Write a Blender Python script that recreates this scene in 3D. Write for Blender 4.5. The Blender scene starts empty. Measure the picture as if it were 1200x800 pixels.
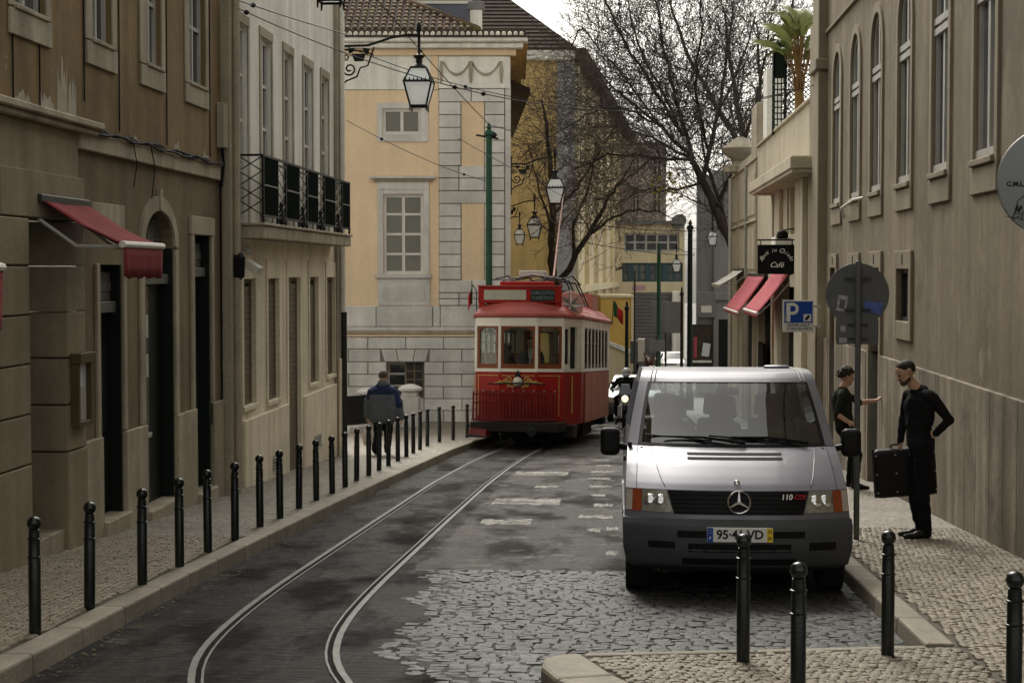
import bpy, bmesh, math, random
from math import pi, sin, cos, tan, atan, atan2, sqrt, radians
from mathutils import Vector, Matrix, noise as mnoise

RND = random.Random(11)
sc = bpy.context.scene
C = sc.collection

# ------------------------------------------------------------------ camera
CZ = 1.95                                   # eye height above the road under the camera
PITCH = radians(2.348); YAW = radians(3.573)
cd = bpy.data.cameras.new('camera'); cam = bpy.data.objects.new('camera', cd); C.objects.link(cam)
cd.lens = 60; cd.sensor_width = 36; cd.sensor_fit = 'HORIZONTAL'
cd.clip_start = 0.1; cd.clip_end = 3000
cam.location = (0, 0, CZ); cam.rotation_euler = (pi/2 - PITCH, 0, YAW)
sc.camera = cam

# ------------------------------------------------------------------ sky, sun, exposure
SUN_EL = radians(44); SUN_AZ = radians(-14)     # ahead of the camera, to the left of the street
w = bpy.data.worlds.new('World'); sc.world = w; w.use_nodes = True
nt = w.node_tree; nt.nodes.clear()
sky = nt.nodes.new('ShaderNodeTexSky'); sky.sky_type = 'NISHITA'; sky.sun_disc = False
sky.sun_elevation = SUN_EL; sky.sun_rotation = SUN_AZ
sky.air_density = 1.4; sky.dust_density = 5.0; sky.ozone_density = 1.0
hs = nt.nodes.new('ShaderNodeHueSaturation'); hs.inputs['Saturation'].default_value = 0.07
nt.links.new(sky.outputs[0], hs.inputs['Color'])
tc = nt.nodes.new('ShaderNodeTexCoord')
mp = nt.nodes.new('ShaderNodeMapping'); mp.inputs['Scale'].default_value = (1, 1, 2.6)
nz = nt.nodes.new('ShaderNodeTexNoise'); nz.inputs['Scale'].default_value = 1.7; nz.inputs['Detail'].default_value = 5
rp = nt.nodes.new('ShaderNodeMapRange'); rp.inputs[1].default_value = 0.3; rp.inputs[2].default_value = 0.7
rp.inputs[3].default_value = 0.82; rp.inputs[4].default_value = 1.12
nt.links.new(tc.outputs['Generated'], mp.inputs['Vector']); nt.links.new(mp.outputs[0], nz.inputs['Vector'])
nt.links.new(nz.outputs['Fac'], rp.inputs[0])
mx = nt.nodes.new('ShaderNodeMix'); mx.data_type = 'RGBA'; mx.blend_type = 'MULTIPLY'; mx.inputs[0].default_value = 1
nt.links.new(hs.outputs[0], mx.inputs[6]); nt.links.new(rp.outputs[0], mx.inputs[7])
bg = nt.nodes.new('ShaderNodeBackground'); bg.inputs['Strength'].default_value = 0.105
out = nt.nodes.new('ShaderNodeOutputWorld')
tn = nt.nodes.new('ShaderNodeMix'); tn.data_type = 'RGBA'; tn.blend_type = 'MULTIPLY'; tn.inputs[0].default_value = 1; tn.inputs[7].default_value = (1.03, 1.0, 0.915, 1)   # warm white overcast
nt.links.new(mx.outputs[2], tn.inputs[6]); nt.links.new(tn.outputs[2], bg.inputs['Color']); nt.links.new(bg.outputs[0], out.inputs['Surface'])

sl = bpy.data.lights.new('sun', 'SUN'); sl.energy = 0.55; sl.angle = radians(14); sl.color = (1.0, 0.95, 0.87)
so = bpy.data.objects.new('sun', sl); C.objects.link(so)
sd = Vector((sin(SUN_AZ)*cos(SUN_EL), cos(SUN_AZ)*cos(SUN_EL), sin(SUN_EL)))
so.rotation_euler = (-sd).to_track_quat('-Z', 'Y').to_euler(); so.location = sd*60
sc.view_settings.view_transform = 'Standard'; sc.view_settings.look = 'None'
sc.view_settings.exposure = 1.25; sc.view_settings.gamma = 1.0

# ------------------------------------------------------------------ scene bookkeeping
def tag(o, label=None, cat=None, group=None, kind=None):
    if label: o['label'] = label
    if cat: o['category'] = cat
    if group: o['group'] = group
    if kind: o['kind'] = kind
    return o
def thing(name, label, cat, loc=(0, 0, 0), rot=(0, 0, 0), group=None):
    o = bpy.data.objects.new(name, None); C.objects.link(o)
    o.location = loc; o.rotation_euler = rot; o.empty_display_size = 0.3
    return tag(o, label, cat, group)
def struct(name, loc=(0, 0, 0)):
    o = bpy.data.objects.new(name, None); C.objects.link(o); o.location = loc; o['kind'] = 'structure'
    return o
def kids(o): return [c for c in KIDS.get(o.name, [])]
KIDS = {}
def link(name, mesh, parent=None, loc=(0, 0, 0), rot=(0, 0, 0), scale=None):
    o = bpy.data.objects.new(name, mesh); C.objects.link(o)
    o.location = loc; o.rotation_euler = rot
    if scale: o.scale = scale
    if parent is not None:
        o.parent = parent; KIDS.setdefault(parent.name, []).append(o)
    return o
def dup(root, loc, rot=None, label=None, group=None, parent=None, scale=None):
    r = root.copy(); C.objects.link(r); r.location = loc
    if rot is not None: r.rotation_euler = rot
    if scale is not None: r.scale = (scale,)*3
    if label: r['label'] = label
    if group: r['group'] = group
    if parent is not None: r.parent = parent; KIDS.setdefault(parent.name, []).append(r)
    def rec(a, b):
        for ch in KIDS.get(a.name, []):
            c = ch.copy(); C.objects.link(c); c.parent = b
            KIDS.setdefault(b.name, []).append(c); rec(ch, c)
    rec(root, r)
    return r

class MB:
    """collects faces of one mesh"""
    def __init__(s, M=None): s.v = []; s.f = []; s.M = M; s.mi = []; s.cur = 0
    def add(s, vs, fs):
        o = len(s.v)
        if s.M is not None: vs = [s.M @ Vector(p) for p in vs]
        s.v += [tuple(p) for p in vs]
        for f in fs: s.f.append([i+o for i in f]); s.mi.append(s.cur)
    def hexa(s, p):      # p: 4 bottom then 4 top, same order
        s.add(p, [(3, 2, 1, 0), (4, 5, 6, 7), (0, 1, 5, 4), (1, 2, 6, 5), (2, 3, 7, 6), (3, 0, 4, 7)]); return s
    def box(s, x0, x1, y0, y1, z0, z1):
        return s.hexa([(x0, y0, z0), (x1, y0, z0), (x1, y1, z0), (x0, y1, z0), (x0, y0, z1), (x1, y0, z1), (x1, y1, z1), (x0, y1, z1)])
    def quad(s, a, b, c, d): s.add([a, b, c, d], [(0, 1, 2, 3)]); return s
    def prism(s, poly, axis, a, b):
        n = len(poly)
        g = {'x': lambda p, t: (t, p[0], p[1]), 'y': lambda p, t: (p[0], t, p[1]), 'z': lambda p, t: (p[0], p[1], t)}[axis]
        s.add([g(p, a) for p in poly]+[g(p, b) for p in poly],
              [tuple(range(n))[::-1], tuple(range(n, 2*n))]+[(i, (i+1) % n, n+(i+1) % n, n+i) for i in range(n)]); return s
    def tube(s, pts, r, n=6, caps=True, closed=False):
        pts = [Vector(p) for p in pts]; m = len(pts)
        rr = r if isinstance(r, (list, tuple)) else [r]*m
        up = None; vs = []
        for i, p in enumerate(pts):
            if closed: t = pts[(i+1) % m]-pts[i-1]
            else: t = pts[min(i+1, m-1)]-pts[max(i-1, 0)]
            if t.length < 1e-9: t = Vector((0, 0, 1))
            t.normalize()
            if up is None:
                a = Vector((0, 0, 1)) if abs(t.z) < .9 else Vector((1, 0, 0))
                up = t.cross(a).normalized()
            else:
                up = up-t*up.dot(t)
                if up.length < 1e-6: up = t.orthogonal()
                up.normalize()
            b = t.cross(up)
            for k in range(n):
                a = 2*pi*k/n
                vs.append(p+(up*cos(a)+b*sin(a))*rr[i])
        fs = []
        for i in range(m if closed else m-1):
            j = (i+1) % m
            for k in range(n):
                fs.append((i*n+k, i*n+(k+1) % n, j*n+(k+1) % n, j*n+k))
        if caps and not closed: fs += [tuple(range(n))[::-1], tuple(range((m-1)*n, m*n))]
        s.add(vs, fs); return s
    def lathe(s, prof, n=12, c=(0, 0, 0), axis='z'):
        vs = []; m = len(prof)
        for r, h in prof:
            for k in range(n):
                a = 2*pi*k/n
                q = (r*cos(a), r*sin(a), h)
                if axis == 'x': q = (q[2], q[0], q[1])
                if axis == 'y': q = (q[0], q[2], q[1])
                vs.append((q[0]+c[0], q[1]+c[1], q[2]+c[2]))
        fs = [(i*n+k, i*n+(k+1) % n, (i+1)*n+(k+1) % n, (i+1)*n+k) for i in range(m-1) for k in range(n)]
        fs += [tuple(range(n))[::-1], tuple(range((m-1)*n, m*n))]
        s.add(vs, fs); return s
    def ell(s, c, r, n=12, m=8):
        if not isinstance(r, (tuple, list)): r = (r, r, r)
        vs = [(c[0], c[1], c[2]-r[2])]
        for j in range(1, m):
            t = -pi/2+pi*j/m
            for k in range(n):
                a = 2*pi*k/n
                vs.append((c[0]+r[0]*cos(t)*cos(a), c[1]+r[1]*cos(t)*sin(a), c[2]+r[2]*sin(t)))
        vs.append((c[0], c[1], c[2]+r[2]))
        fs = [(0, 1+(k+1) % n, 1+k) for k in range(n)]
        for j in range(m-2):
            for k in range(n):
                a = 1+j*n; b = a+n
                fs.append((a+k, a+(k+1) % n, b+(k+1) % n, b+k))
        e = 1+(m-2)*n
        fs += [(e+k, e+(k+1) % n, len(vs)-1) for k in range(n)]
        s.add(vs, fs); return s
    def pbox(s, P, u0, u1, v0, v1, d0, d1):
        return s.hexa([P(u0, v0, d0), P(u1, v0, d0), P(u1, v0, d1), P(u0, v0, d1), P(u0, v1, d0), P(u1, v1, d0), P(u1, v1, d1), P(u0, v1, d1)])
    def ppoly(s, P, poly, d0, d1):
        n = len(poly)
        s.add([P(a, b, d0) for a, b in poly]+[P(a, b, d1) for a, b in poly],
              [tuple(range(n))[::-1], tuple(range(n, 2*n))]+[(i, (i+1) % n, n+(i+1) % n, n+i) for i in range(n)]); return s
    def grid(s, rows):
        m = len(rows); n = len(rows[0])
        s.add([p for r in rows for p in r], [(i*n+j, i*n+j+1, (i+1)*n+j+1, (i+1)*n+j) for i in range(m-1) for j in range(n-1)]); return s
    def mesh(s, name, mat, smooth=False, bevel=0, seg=1, thick=0):
        me = bpy.data.meshes.new(name); me.from_pydata(s.v, [], s.f)
        mats = mat if isinstance(mat, (list, tuple)) else [mat]
        for m in mats: me.materials.append(m)
        if len(mats) > 1: me.polygons.foreach_set('material_index', s.mi)
        bm = bmesh.new(); bm.from_mesh(me)
        bmesh.ops.recalc_face_normals(bm, faces=bm.faces)
        if thick:
            bmesh.ops.solidify(bm, geom=bm.faces[:], thickness=thick)
        if bevel:
            ed = [e for e in bm.edges if len(e.link_faces) == 2 and e.calc_face_angle(0) > 0.5]
            bmesh.ops.bevel(bm, geom=ed, offset=bevel, segments=seg, profile=0.5, affect='EDGES', clamp_overlap=True)
        bm.to_mesh(me); bm.free()
        if smooth:
            me.polygons.foreach_set('use_smooth', [True]*len(me.polygons))
            if smooth != 'all':
                try: me.set_sharp_from_angle(angle=radians(40))
                except Exception: pass
        me.update()
        return me
    def build(s, name, mat, parent=None, smooth=False, bevel=0, seg=1, thick=0, **k):
        return link(name, s.mesh(name, mat, smooth, bevel, seg, thick), parent, **k)

class Face:
    """a facade plane: u along the wall, v up, d outwards"""
    def __init__(s, o, u, d): s.o = Vector(o); s.u = Vector(u); s.d = Vector(d)
    def __call__(s, u, v, d=0.0):
        p = s.o+s.u*u+s.d*d
        return (p.x, p.y, p.z+v)

def wall_sheet(mb, P, u0, u1, v0, v1, holes=(), depth=0.2, nseg=12):
    """wall with reveals; hole = (u0,u1,v0,v1[,'arch'|'point'])"""
    us = sorted({u0, u1, *[h[0] for h in holes], *[h[1] for h in holes]})
    vs = sorted({v0, v1, *[h[2] for h in holes], *[h[3] for h in holes]})
    us = [u for u in us if u0-1e-6 <= u <= u1+1e-6]; vs = [v for v in vs if v0-1e-6 <= v <= v1+1e-6]
    for a, b in zip(us, us[1:]):
        run = None
        for c, d in zip(vs, vs[1:]):
            m = ((a+b)/2, (c+d)/2)
            if any(h[0] < m[0] < h[1] and h[2] < m[1] < h[3] for h in holes):
                if run: mb.quad(P(a, run[0]), P(b, run[0]), P(b, run[1]), P(a, run[1])); run = None
            else: run = (run[0], d) if run else (c, d)
        if run: mb.quad(P(a, run[0]), P(b, run[0]), P(b, run[1]), P(a, run[1]))
    for h in holes:
        a, b, c, d = h[:4]; kind = h[4] if len(h) > 4 else 'rect'
        if kind == 'rect':
            pts = [(a, c), (a, d), (b, d), (b, c)]
        else:
            arc = arch_pts(a, b, d, kind, nseg)
            pts = [(a, c)]+arc+[(b, c)]
            for (p, q) in zip(arc, arc[1:]):
                mb.quad(P(p[0], p[1]), P(q[0], q[1]), P(q[0], d), P(p[0], d))
        for p, q in zip(pts, pts[1:]+pts[:1]):
            mb.quad(P(p[0], p[1], 0), P(q[0], q[1], 0), P(q[0], q[1], -depth), P(p[0], p[1], -depth))
    return mb
def arch_pts(a, b, top, kind='arch', n=12):
    w2 = (b-a)/2; cx = (a+b)/2
    if kind == 'arch':
        return [(cx-w2*cos(pi*i/n), top-w2+w2*sin(pi*i/n)) for i in range(n+1)]
    h = w2*0.62                                        # flattened arch
    return [(cx-w2*cos(pi*i/n), top-h+h*sin(pi*i/n)) for i in range(n+1)]

# ------------------------------------------------------------------ ground profile
SL = 0.0505
def zr(y):
    if y < 60: return -SL*y
    if y < 130: return -SL*60-0.032*(y-60)
    return -SL*60-0.032*70-0.01*(y-130)
K = 0.13                                    # kerb height
PITCHG = -atan(SL)                          # things standing square on the slope
def lerp(tab, t):
    if t <= tab[0][0]: return tab[0][1]
    for (a, x), (b, y) in zip(tab, tab[1:]):
        if t <= b: return x+(y-x)*(t-a)/(b-a)
    return tab[-1][1]
def smooth_lerp(tab, t, h=0.6):
    return sum(lerp(tab, t+k*h/3) for k in (-3, -2, -1, 0, 1, 2, 3))/7

# ------------------------------------------------------------------ materials
def _n(nt, t, **k):
    n = nt.nodes.new(t)
    for a, b in k.items(): setattr(n, a, b)
    return n
def pmat(name, col, rough=0.75, var=0.18, scale=2.0, bump=0.0, bscale=30.0, streak=0.0, metal=0.0, spec=0.2, rand=0.0,
         patch=None, patch2=None, coord='world', fine=0.0, coat=0.0, emit=0.0, bdist=0.02, alpha=None, sheen=0.0, dirt=None):
    m = bpy.data.materials.new(name); m.use_nodes = True; nt = m.node_tree; L = nt.links
    b = nt.nodes['Principled BSDF']
    b.inputs['Roughness'].default_value = rough; b.inputs['Metallic'].default_value = metal
    b.inputs['Specular IOR Level'].default_value = spec
    if coat: b.inputs['Coat Weight'].default_value = coat; b.inputs['Coat Roughness'].default_value = 0.08
    if sheen: b.inputs['Sheen Weight'].default_value = sheen
    if coord == 'world': src = _n(nt, 'ShaderNodeNewGeometry').outputs['Position']
    else: src = _n(nt, 'ShaderNodeTexCoord').outputs['Object']
    def noise(sc_, det=4, rg=0.55, vec=None):
        n = _n(nt, 'ShaderNodeTexNoise'); n.inputs['Scale'].default_value = sc_; n.inputs['Detail'].default_value = det
        n.inputs['Roughness'].default_value = rg
        L.new(vec or src, n.inputs['Vector']); return n.outputs['Fac']
    def ramp(x, a, bb, lo, hi):
        r = _n(nt, 'ShaderNodeMapRange'); r.inputs[1].default_value = a; r.inputs[2].default_value = bb
        r.inputs[3].default_value = lo; r.inputs[4].default_value = hi; L.new(x, r.inputs[0]); return r.outputs[0]
    def mul(c, f):
        x = _n(nt, 'ShaderNodeMix', data_type='RGBA', blend_type='MULTIPLY'); x.inputs[0].default_value = 1
        L.new(c, x.inputs[6]); L.new(f, x.inputs[7]); return x.outputs[2]
    rgb = _n(nt, 'ShaderNodeRGB'); rgb.outputs[0].default_value = (*col, 1); c = rgb.outputs[0]
    if var: c = mul(c, ramp(noise(scale, 6, 0.62), 0.25, 0.75, 1-var, 1+var))
    if fine: c = mul(c, ramp(noise(scale*14, 3), 0.3, 0.7, 1-fine, 1+fine))
    if streak:
        mpn = _n(nt, 'ShaderNodeMapping'); mpn.inputs['Scale'].default_value = (2.7, 2.7, 0.22); L.new(src, mpn.inputs['Vector'])
        c = mul(c, ramp(noise(1.0, 5, 0.6, mpn.outputs[0]), 0.32, 0.70, 1-streak, 1+streak*0.3))
    for pt in (patch, patch2):
        if pt:
            pc, th, psc = pt[:3]; wd = pt[3] if len(pt) > 3 else 0.03
            mk = ramp(noise(psc, 6, 0.6), th, th+wd, 0, 1)
            x = _n(nt, 'ShaderNodeMix', data_type='RGBA'); L.new(mk, x.inputs[0]); L.new(c, x.inputs[6]); x.inputs[7].default_value = (*pc, 1)
            c = x.outputs[2]
    if rand:
        oi = _n(nt, 'ShaderNodeObjectInfo'); c = mul(c, ramp(oi.outputs['Random'], 0, 1, 1-rand, 1+rand))
    L.new(c, b.inputs['Base Color'])
    if emit: L.new(c, b.inputs['Emission Color']); b.inputs['Emission Strength'].default_value = emit
    if bump:
        bn = _n(nt, 'ShaderNodeBump'); bn.inputs['Strength'].default_value = bump; bn.inputs['Distance'].default_value = bdist
        L.new(noise(bscale, 5, 0.6), bn.inputs['Height']); L.new(bn.outputs[0], b.inputs['Normal'])
    return m
def glass_mat(name, tint=(0.8, 0.85, 0.85), refl=1.0, rough=0.02):
    """thin see-through glass: clear with a fresnel sheen"""
    m = bpy.data.materials.new(name); m.use_nodes = True; nt = m.node_tree; L = nt.links; nt.nodes.clear()
    o = _n(nt, 'ShaderNodeOutputMaterial'); t = _n(nt, 'ShaderNodeBsdfTransparent'); t.inputs[0].default_value = (*tint, 1)
    g = _n(nt, 'ShaderNodeBsdfGlossy'); g.inputs['Roughness'].default_value = rough
    fr = _n(nt, 'ShaderNodeFresnel'); fr.inputs['IOR'].default_value = 1.6
    ml = _n(nt, 'ShaderNodeMath', operation='MULTIPLY'); ml.inputs[1].default_value = refl; L.new(fr.outputs[0], ml.inputs[0])
    x = _n(nt, 'ShaderNodeMixShader'); L.new(ml.outputs[0], x.inputs[0]); L.new(t.outputs[0], x.inputs[1]); L.new(g.outputs[0], x.inputs[2])
    L.new(x.outputs[0], o.inputs['Surface']); return m
M = {}
M['brown'] = pmat('brown_plaster', (0.225, 0.160, 0.082), 0.9, 0.30, 0.9, 0.25, 18, 0.30, fine=0.08, patch=((0.28, 0.25, 0.19), 0.685, 1.3, 0.02), patch2=((0.085, 0.068, 0.05), 0.66, 0.55, 0.1))
M['brown_low'] = pmat('brown_lower_plaster', (0.200, 0.155, 0.098), 0.9, 0.25, 0.9, 0.25, 18, 0.30, fine=0.08, patch=((0.30, 0.27, 0.22), 0.70, 1.5, 0.02))
M['shutter_brown'] = pmat('grey_brown_shutter_paint', (0.155, 0.128, 0.085), 0.7, 0.15, 2, streak=0.15)
M['stone_l'] = pmat('weathered_limestone', (0.39, 0.345, 0.26), 0.85, 0.22, 1.6, 0.3, 25, 0.34, fine=0.1, rand=0.05)
M['stone_pillar'] = pmat('beige_render_block', (0.27, 0.232, 0.155), 0.88, 0.2, 1.2, 0.25, 25, 0.24, fine=0.08, rand=0.05)
M['white_render'] = pmat('grey_white_render', (0.82, 0.81, 0.74), 0.88, 0.10, 0.8, 0.2, 16, 0.26, fine=0.06)
M['cream_low'] = pmat('cream_stone_ground_floor', (0.80, 0.72, 0.56), 0.85, 0.18, 1.0, 0.2, 20, 0.26, fine=0.07)
M['right_wall'] = pmat('beige_render_long_wall', (0.220, 0.180, 0.124), 0.9, 0.30, 0.45, 0.2, 16, 0.30, fine=0.10, patch=((0.145, 0.118, 0.082), 0.55, 0.6, 0.12), patch2=((0.25, 0.21, 0.15), 0.62, 1.1, 0.06))
M['right_dado'] = pmat('stained_stone_dado', (0.265, 0.225, 0.165), 0.85, 0.36, 1.0, 0.2, 20, 0.60, fine=0.12, rand=0.13, patch=((0.135, 0.115, 0.085), 0.56, 1.3, 0.10))
M['right_trim'] = pmat('pale_stone_trim', (0.27, 0.228, 0.162), 0.8, 0.15, 1.6, 0.2, 25, 0.2, fine=0.06)
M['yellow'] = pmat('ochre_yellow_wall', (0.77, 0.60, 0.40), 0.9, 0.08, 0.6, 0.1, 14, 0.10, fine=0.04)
M['yellow_shade'] = pmat('shaded_ochre_wall', (0.58, 0.42, 0.18), 0.9, 0.12, 0.6, 0.1, 14, 0.18, fine=0.04)  # darker copy of the ochre wall, its shade put into the colour
M['ashlar'] = pmat('grey_white_ashlar', (0.60, 0.585, 0.55), 0.8, 0.20, 1.4, 0.25, 20, 0.16, fine=0.07, rand=0.10)
M['joint'] = pmat('dark_mortar_joint', (0.20, 0.19, 0.175), 0.95, 0.2, 3)
M['tile'] = pmat('clay_roof_tile', (0.118, 0.078, 0.052), 0.85, 0.4, 1.1, 0.3, 20, 0, fine=0.2, rand=0.28, patch=((0.13, 0.11, 0.045), 0.55, 1.6, 0.10))
M['tile_white'] = pmat('whitewashed_tile_end', (0.62, 0.58, 0.5), 0.85, 0.3, 3, rand=0.2)
M['tile_dark'] = pmat('dark_old_roof_tile', (0.075, 0.058, 0.048), 0.9, 0.3, 1.0, 0.5, 12, rand=0.15)
M['asphalt'] = None
M['kerb'] = pmat('limestone_kerb', (0.215, 0.190, 0.150), 0.7, 0.25, 2.2, 0.35, 30, fine=0.15, rand=0.10)
M['sett'] = pmat('basalt_sett', (0.056, 0.055, 0.053), 0.54, 0.6, 2.2, 0.9, 60, rand=0.55, spec=0.24, bdist=0.01)
M['cobble'] = pmat('limestone_cobble', (0.185, 0.158, 0.120), 0.62, 0.3, 4, 0.4, 60, rand=0.26, bdist=0.01)
M['earth'] = pmat('dark_joint_sand', (0.085, 0.077, 0.064), 0.95, 0.3, 8)
M['rail'] = pmat('worn_steel_rail', (0.105, 0.103, 0.097), 0.5, 0.5, 7, 0.15, 60, metal=0.1, spec=0.16)
M['rail_dark'] = pmat('rail_groove_black', (0.008, 0.007, 0.006), 0.9, 0.3, 8, spec=0.05)  # one near-black colour for the groove strip
M['paint_line'] = None
M['bollard'] = pmat('black_green_bollard_paint', (0.007, 0.010, 0.0095), 0.22, 0.3, 6, 0.10, 60, spec=0.4)
M['peel'] = pmat('bare_plaster_patch', (0.36, 0.33, 0.27), 0.95, 0.2, 4, 0.3, 30)
M['sett_joint'] = pmat('tarry_sett_joint', (0.020, 0.0185, 0.016), 0.8, 0.3, 6, spec=0.2)
M['pole_rust'] = pmat('rusty_pink_pole_paint', (0.24, 0.125, 0.10), 0.6, 0.2, 4)
M['litter'] = pmat('dry_litter', (0.13, 0.105, 0.065), 0.9, 0.5, 30)
M['iron'] = pmat('black_wrought_iron', (0.012, 0.013, 0.013), 0.45, 0.25, 9)
M['iron_green'] = pmat('dark_green_iron', (0.006, 0.014, 0.011), 0.45, 0.25, 5)
M['pole_green'] = pmat('green_painted_pole', (0.020, 0.075, 0.042), 0.5, 0.25, 3)
M['dark_frame'] = pmat('dark_painted_frame', (0.035, 0.034, 0.03), 0.5, 0.2, 3)
M['white_frame'] = pmat('white_painted_frame', (0.60, 0.59, 0.55), 0.55, 0.12, 3)
M['grey_frame'] = pmat('grey_painted_frame', (0.42, 0.41, 0.38), 0.6, 0.15, 3)
M['pane'] = pmat('dark_window_glass', (0.020, 0.024, 0.026), 0.06, 0.25, 1.2, spec=0.75)
M['pane_grey'] = pmat('curtained_window_glass', (0.10, 0.105, 0.105), 0.08, 0.25, 1.2, spec=0.7, streak=0.3)
M['olive_wood'] = pmat('weathered_olive_wood', (0.085, 0.062, 0.030), 0.6, 0.25, 5)
M['pane_olive'] = pmat('dim_curtained_glass', (0.085, 0.082, 0.062), 0.10, 0.25, 1.0, spec=0.6)
M['door_grey'] = pmat('grey_brown_door_paint', (0.115, 0.108, 0.098), 0.55, 0.15, 2, streak=0.1)
M['wood_dark'] = pmat('dark_stained_wood', (0.035, 0.022, 0.015), 0.5, 0.25, 3)
M['grey_dark'] = pmat('dark_steel_bracket', (0.05, 0.05, 0.05), 0.5, 0.2, 6, metal=0.3)
M['slate_pale'] = pmat('blue_grey_stone', (0.40, 0.405, 0.42), 0.8, 0.12, 1, streak=0.12)
M['pane_slate'] = pmat('dull_slate_glass', (0.05, 0.052, 0.062), 0.12, 0.2, 1, spec=0.6)
M['shutter_far'] = pmat('ribbed_grey_metal', (0.155, 0.145, 0.148), 0.6, 0.15, 1)
M['pale_grey_wall'] = pmat('pale_grey_render', (0.245, 0.238, 0.228), 0.9, 0.12, 0.6, streak=0.15)
M['shop_dark'] = pmat('dim_shop_interior', (0.045, 0.036, 0.024), 0.5, 0.5, 3)
M['pink_dark'] = pmat('dull_mauve_brown_wall', (0.34, 0.305, 0.29), 0.9, 0.15, 0.4, streak=0.15)
M['case_black'] = pmat('black_case_shell', (0.011, 0.011, 0.012), 0.5, 0.25, 6, 0.2, 80)
M['tram_sash'] = pmat('dark_brown_sash', (0.060, 0.036, 0.022), 0.5, 0.2, 4)
M['crest'] = pmat('pale_enamel_crest', (0.55, 0.52, 0.44), 0.4, 0.2, 20)
M['blind'] = pmat('grey_green_roller_blind', (0.36, 0.36, 0.29), 0.5, 0.12, 5)
M['route_black'] = pmat('black_route_panel', (0.014, 0.016, 0.015), 0.4, 0.1, 5)
M['route_text'] = pmat('pale_teal_lettering', (0.13, 0.19, 0.17), 0.5, 0.1, 5)
M['pink_pale'] = pmat('pale_pink_lettering', (0.55, 0.30, 0.26), 0.5, 0.1, 5)
M['white_shirt'] = pmat('white_shirt', (0.62, 0.62, 0.62), 0.8, 0.1, 6)
def worn_paint():
    m = bpy.data.materials.new('worn_road_paint'); m.use_nodes = True; nt = m.node_tree; L = nt.links; b = nt.nodes['Principled BSDF']; o = nt.nodes['Material Output']
    g = _n(nt, 'ShaderNodeNewGeometry').outputs['Position']; tr = _n(nt, 'ShaderNodeBsdfTransparent'); mixs = _n(nt, 'ShaderNodeMixShader')
    b.inputs['Base Color'].default_value = (.27, .26, .24, 1); b.inputs['Roughness'].default_value = .7; b.inputs['Specular IOR Level'].default_value = .2
    f = None
    for sc_, lo, hi in ((2.2, .26, .52), (16, .28, .52)):
        n = _n(nt, 'ShaderNodeTexNoise'); n.inputs['Scale'].default_value = sc_; n.inputs['Detail'].default_value = 6; n.inputs['Roughness'].default_value = .7; L.new(g, n.inputs['Vector'])
        r = _n(nt, 'ShaderNodeMapRange'); r.inputs[1].default_value = lo; r.inputs[2].default_value = hi; L.new(n.outputs[0], r.inputs[0])
        if f is None: f = r.outputs[0]
        else:
            q = _n(nt, 'ShaderNodeMath', operation='MULTIPLY'); L.new(f, q.inputs[0]); L.new(r.outputs[0], q.inputs[1]); f = q.outputs[0]
    L.new(f, mixs.inputs[0]); L.new(tr.outputs[0], mixs.inputs[1]); L.new(b.outputs[0], mixs.inputs[2]); L.new(mixs.outputs[0], o.inputs['Surface']); return m
def opal():
    m = bpy.data.materials.new('opal_lantern_glass'); m.use_nodes = True; nt = m.node_tree; nt.nodes.clear(); L = nt.links
    o = _n(nt, 'ShaderNodeOutputMaterial'); d = _n(nt, 'ShaderNodeBsdfDiffuse'); d.inputs[0].default_value = (.93, .95, .95, 1)
    t = _n(nt, 'ShaderNodeBsdfTranslucent'); t.inputs[0].default_value = (1, 1, 1, 1); tr = _n(nt, 'ShaderNodeBsdfTransparent'); tr.inputs[0].default_value = (.9, .92, .92, 1)
    a = _n(nt, 'ShaderNodeMixShader'); a.inputs[0].default_value = .6; L.new(d.outputs[0], a.inputs[1]); L.new(t.outputs[0], a.inputs[2])
    b = _n(nt, 'ShaderNodeMixShader'); b.inputs[0].default_value = .30; L.new(a.outputs[0], b.inputs[1]); L.new(tr.outputs[0], b.inputs[2])
    L.new(b.outputs[0], o.inputs[0]); return m
M['pane_lamp'] = opal()
M['dark_in'] = pmat('dark_doorway', (0.012, 0.013, 0.012), 0.8, 0.2, 3)  # gloom inside openings, put into a near-black colour
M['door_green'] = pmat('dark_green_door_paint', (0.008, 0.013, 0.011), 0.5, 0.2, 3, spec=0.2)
M['shutter_grey'] = pmat('grey_metal_shutter', (0.12, 0.118, 0.105), 0.55, 0.2, 3)
M['red_cloth'] = pmat('faded_red_canvas', (0.20, 0.026, 0.030), 0.85, 0.22, 3, 0.2, 30, 0.15)
M['pink_cloth'] = pmat('faded_pink_canvas', (0.40, 0.085, 0.105), 0.85, 0.12, 3)
M['white_paint'] = pmat('off_white_paint', (0.66, 0.64, 0.58), 0.5, 0.1, 3)
M['cream_paint'] = pmat('tram_cream_paint', (0.68, 0.64, 0.56), 0.4, 0.14, 2, coat=0.3)
M['tram_red'] = pmat('tram_red_paint', (0.27, 0.009, 0.006), 0.5, 0.28, 1.6, spec=0.2, coat=0.06)
M['tram_roof'] = pmat('tram_roof_faded_red', (0.33, 0.07, 0.062), 0.5, 0.2, 1.5, coat=0.1)
M['tram_ad'] = pmat('tram_side_advert_panel', (0.42, 0.16, 0.12), 0.45, 0.15, 1.5)
M['wood'] = pmat('varnished_brown_wood', (0.17, 0.05, 0.018), 0.4, 0.2, 4)
M['black'] = pmat('matt_black', (0.008, 0.008, 0.008), 0.7, 0.2, 5, spec=0.12)
M['under'] = pmat('underframe_grime', (0.018, 0.016, 0.014), 0.75, 0.3, 5)
M['gold'] = pmat('gold_paint', (0.52, 0.36, 0.12), 0.4, 0.15, 6)
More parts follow.
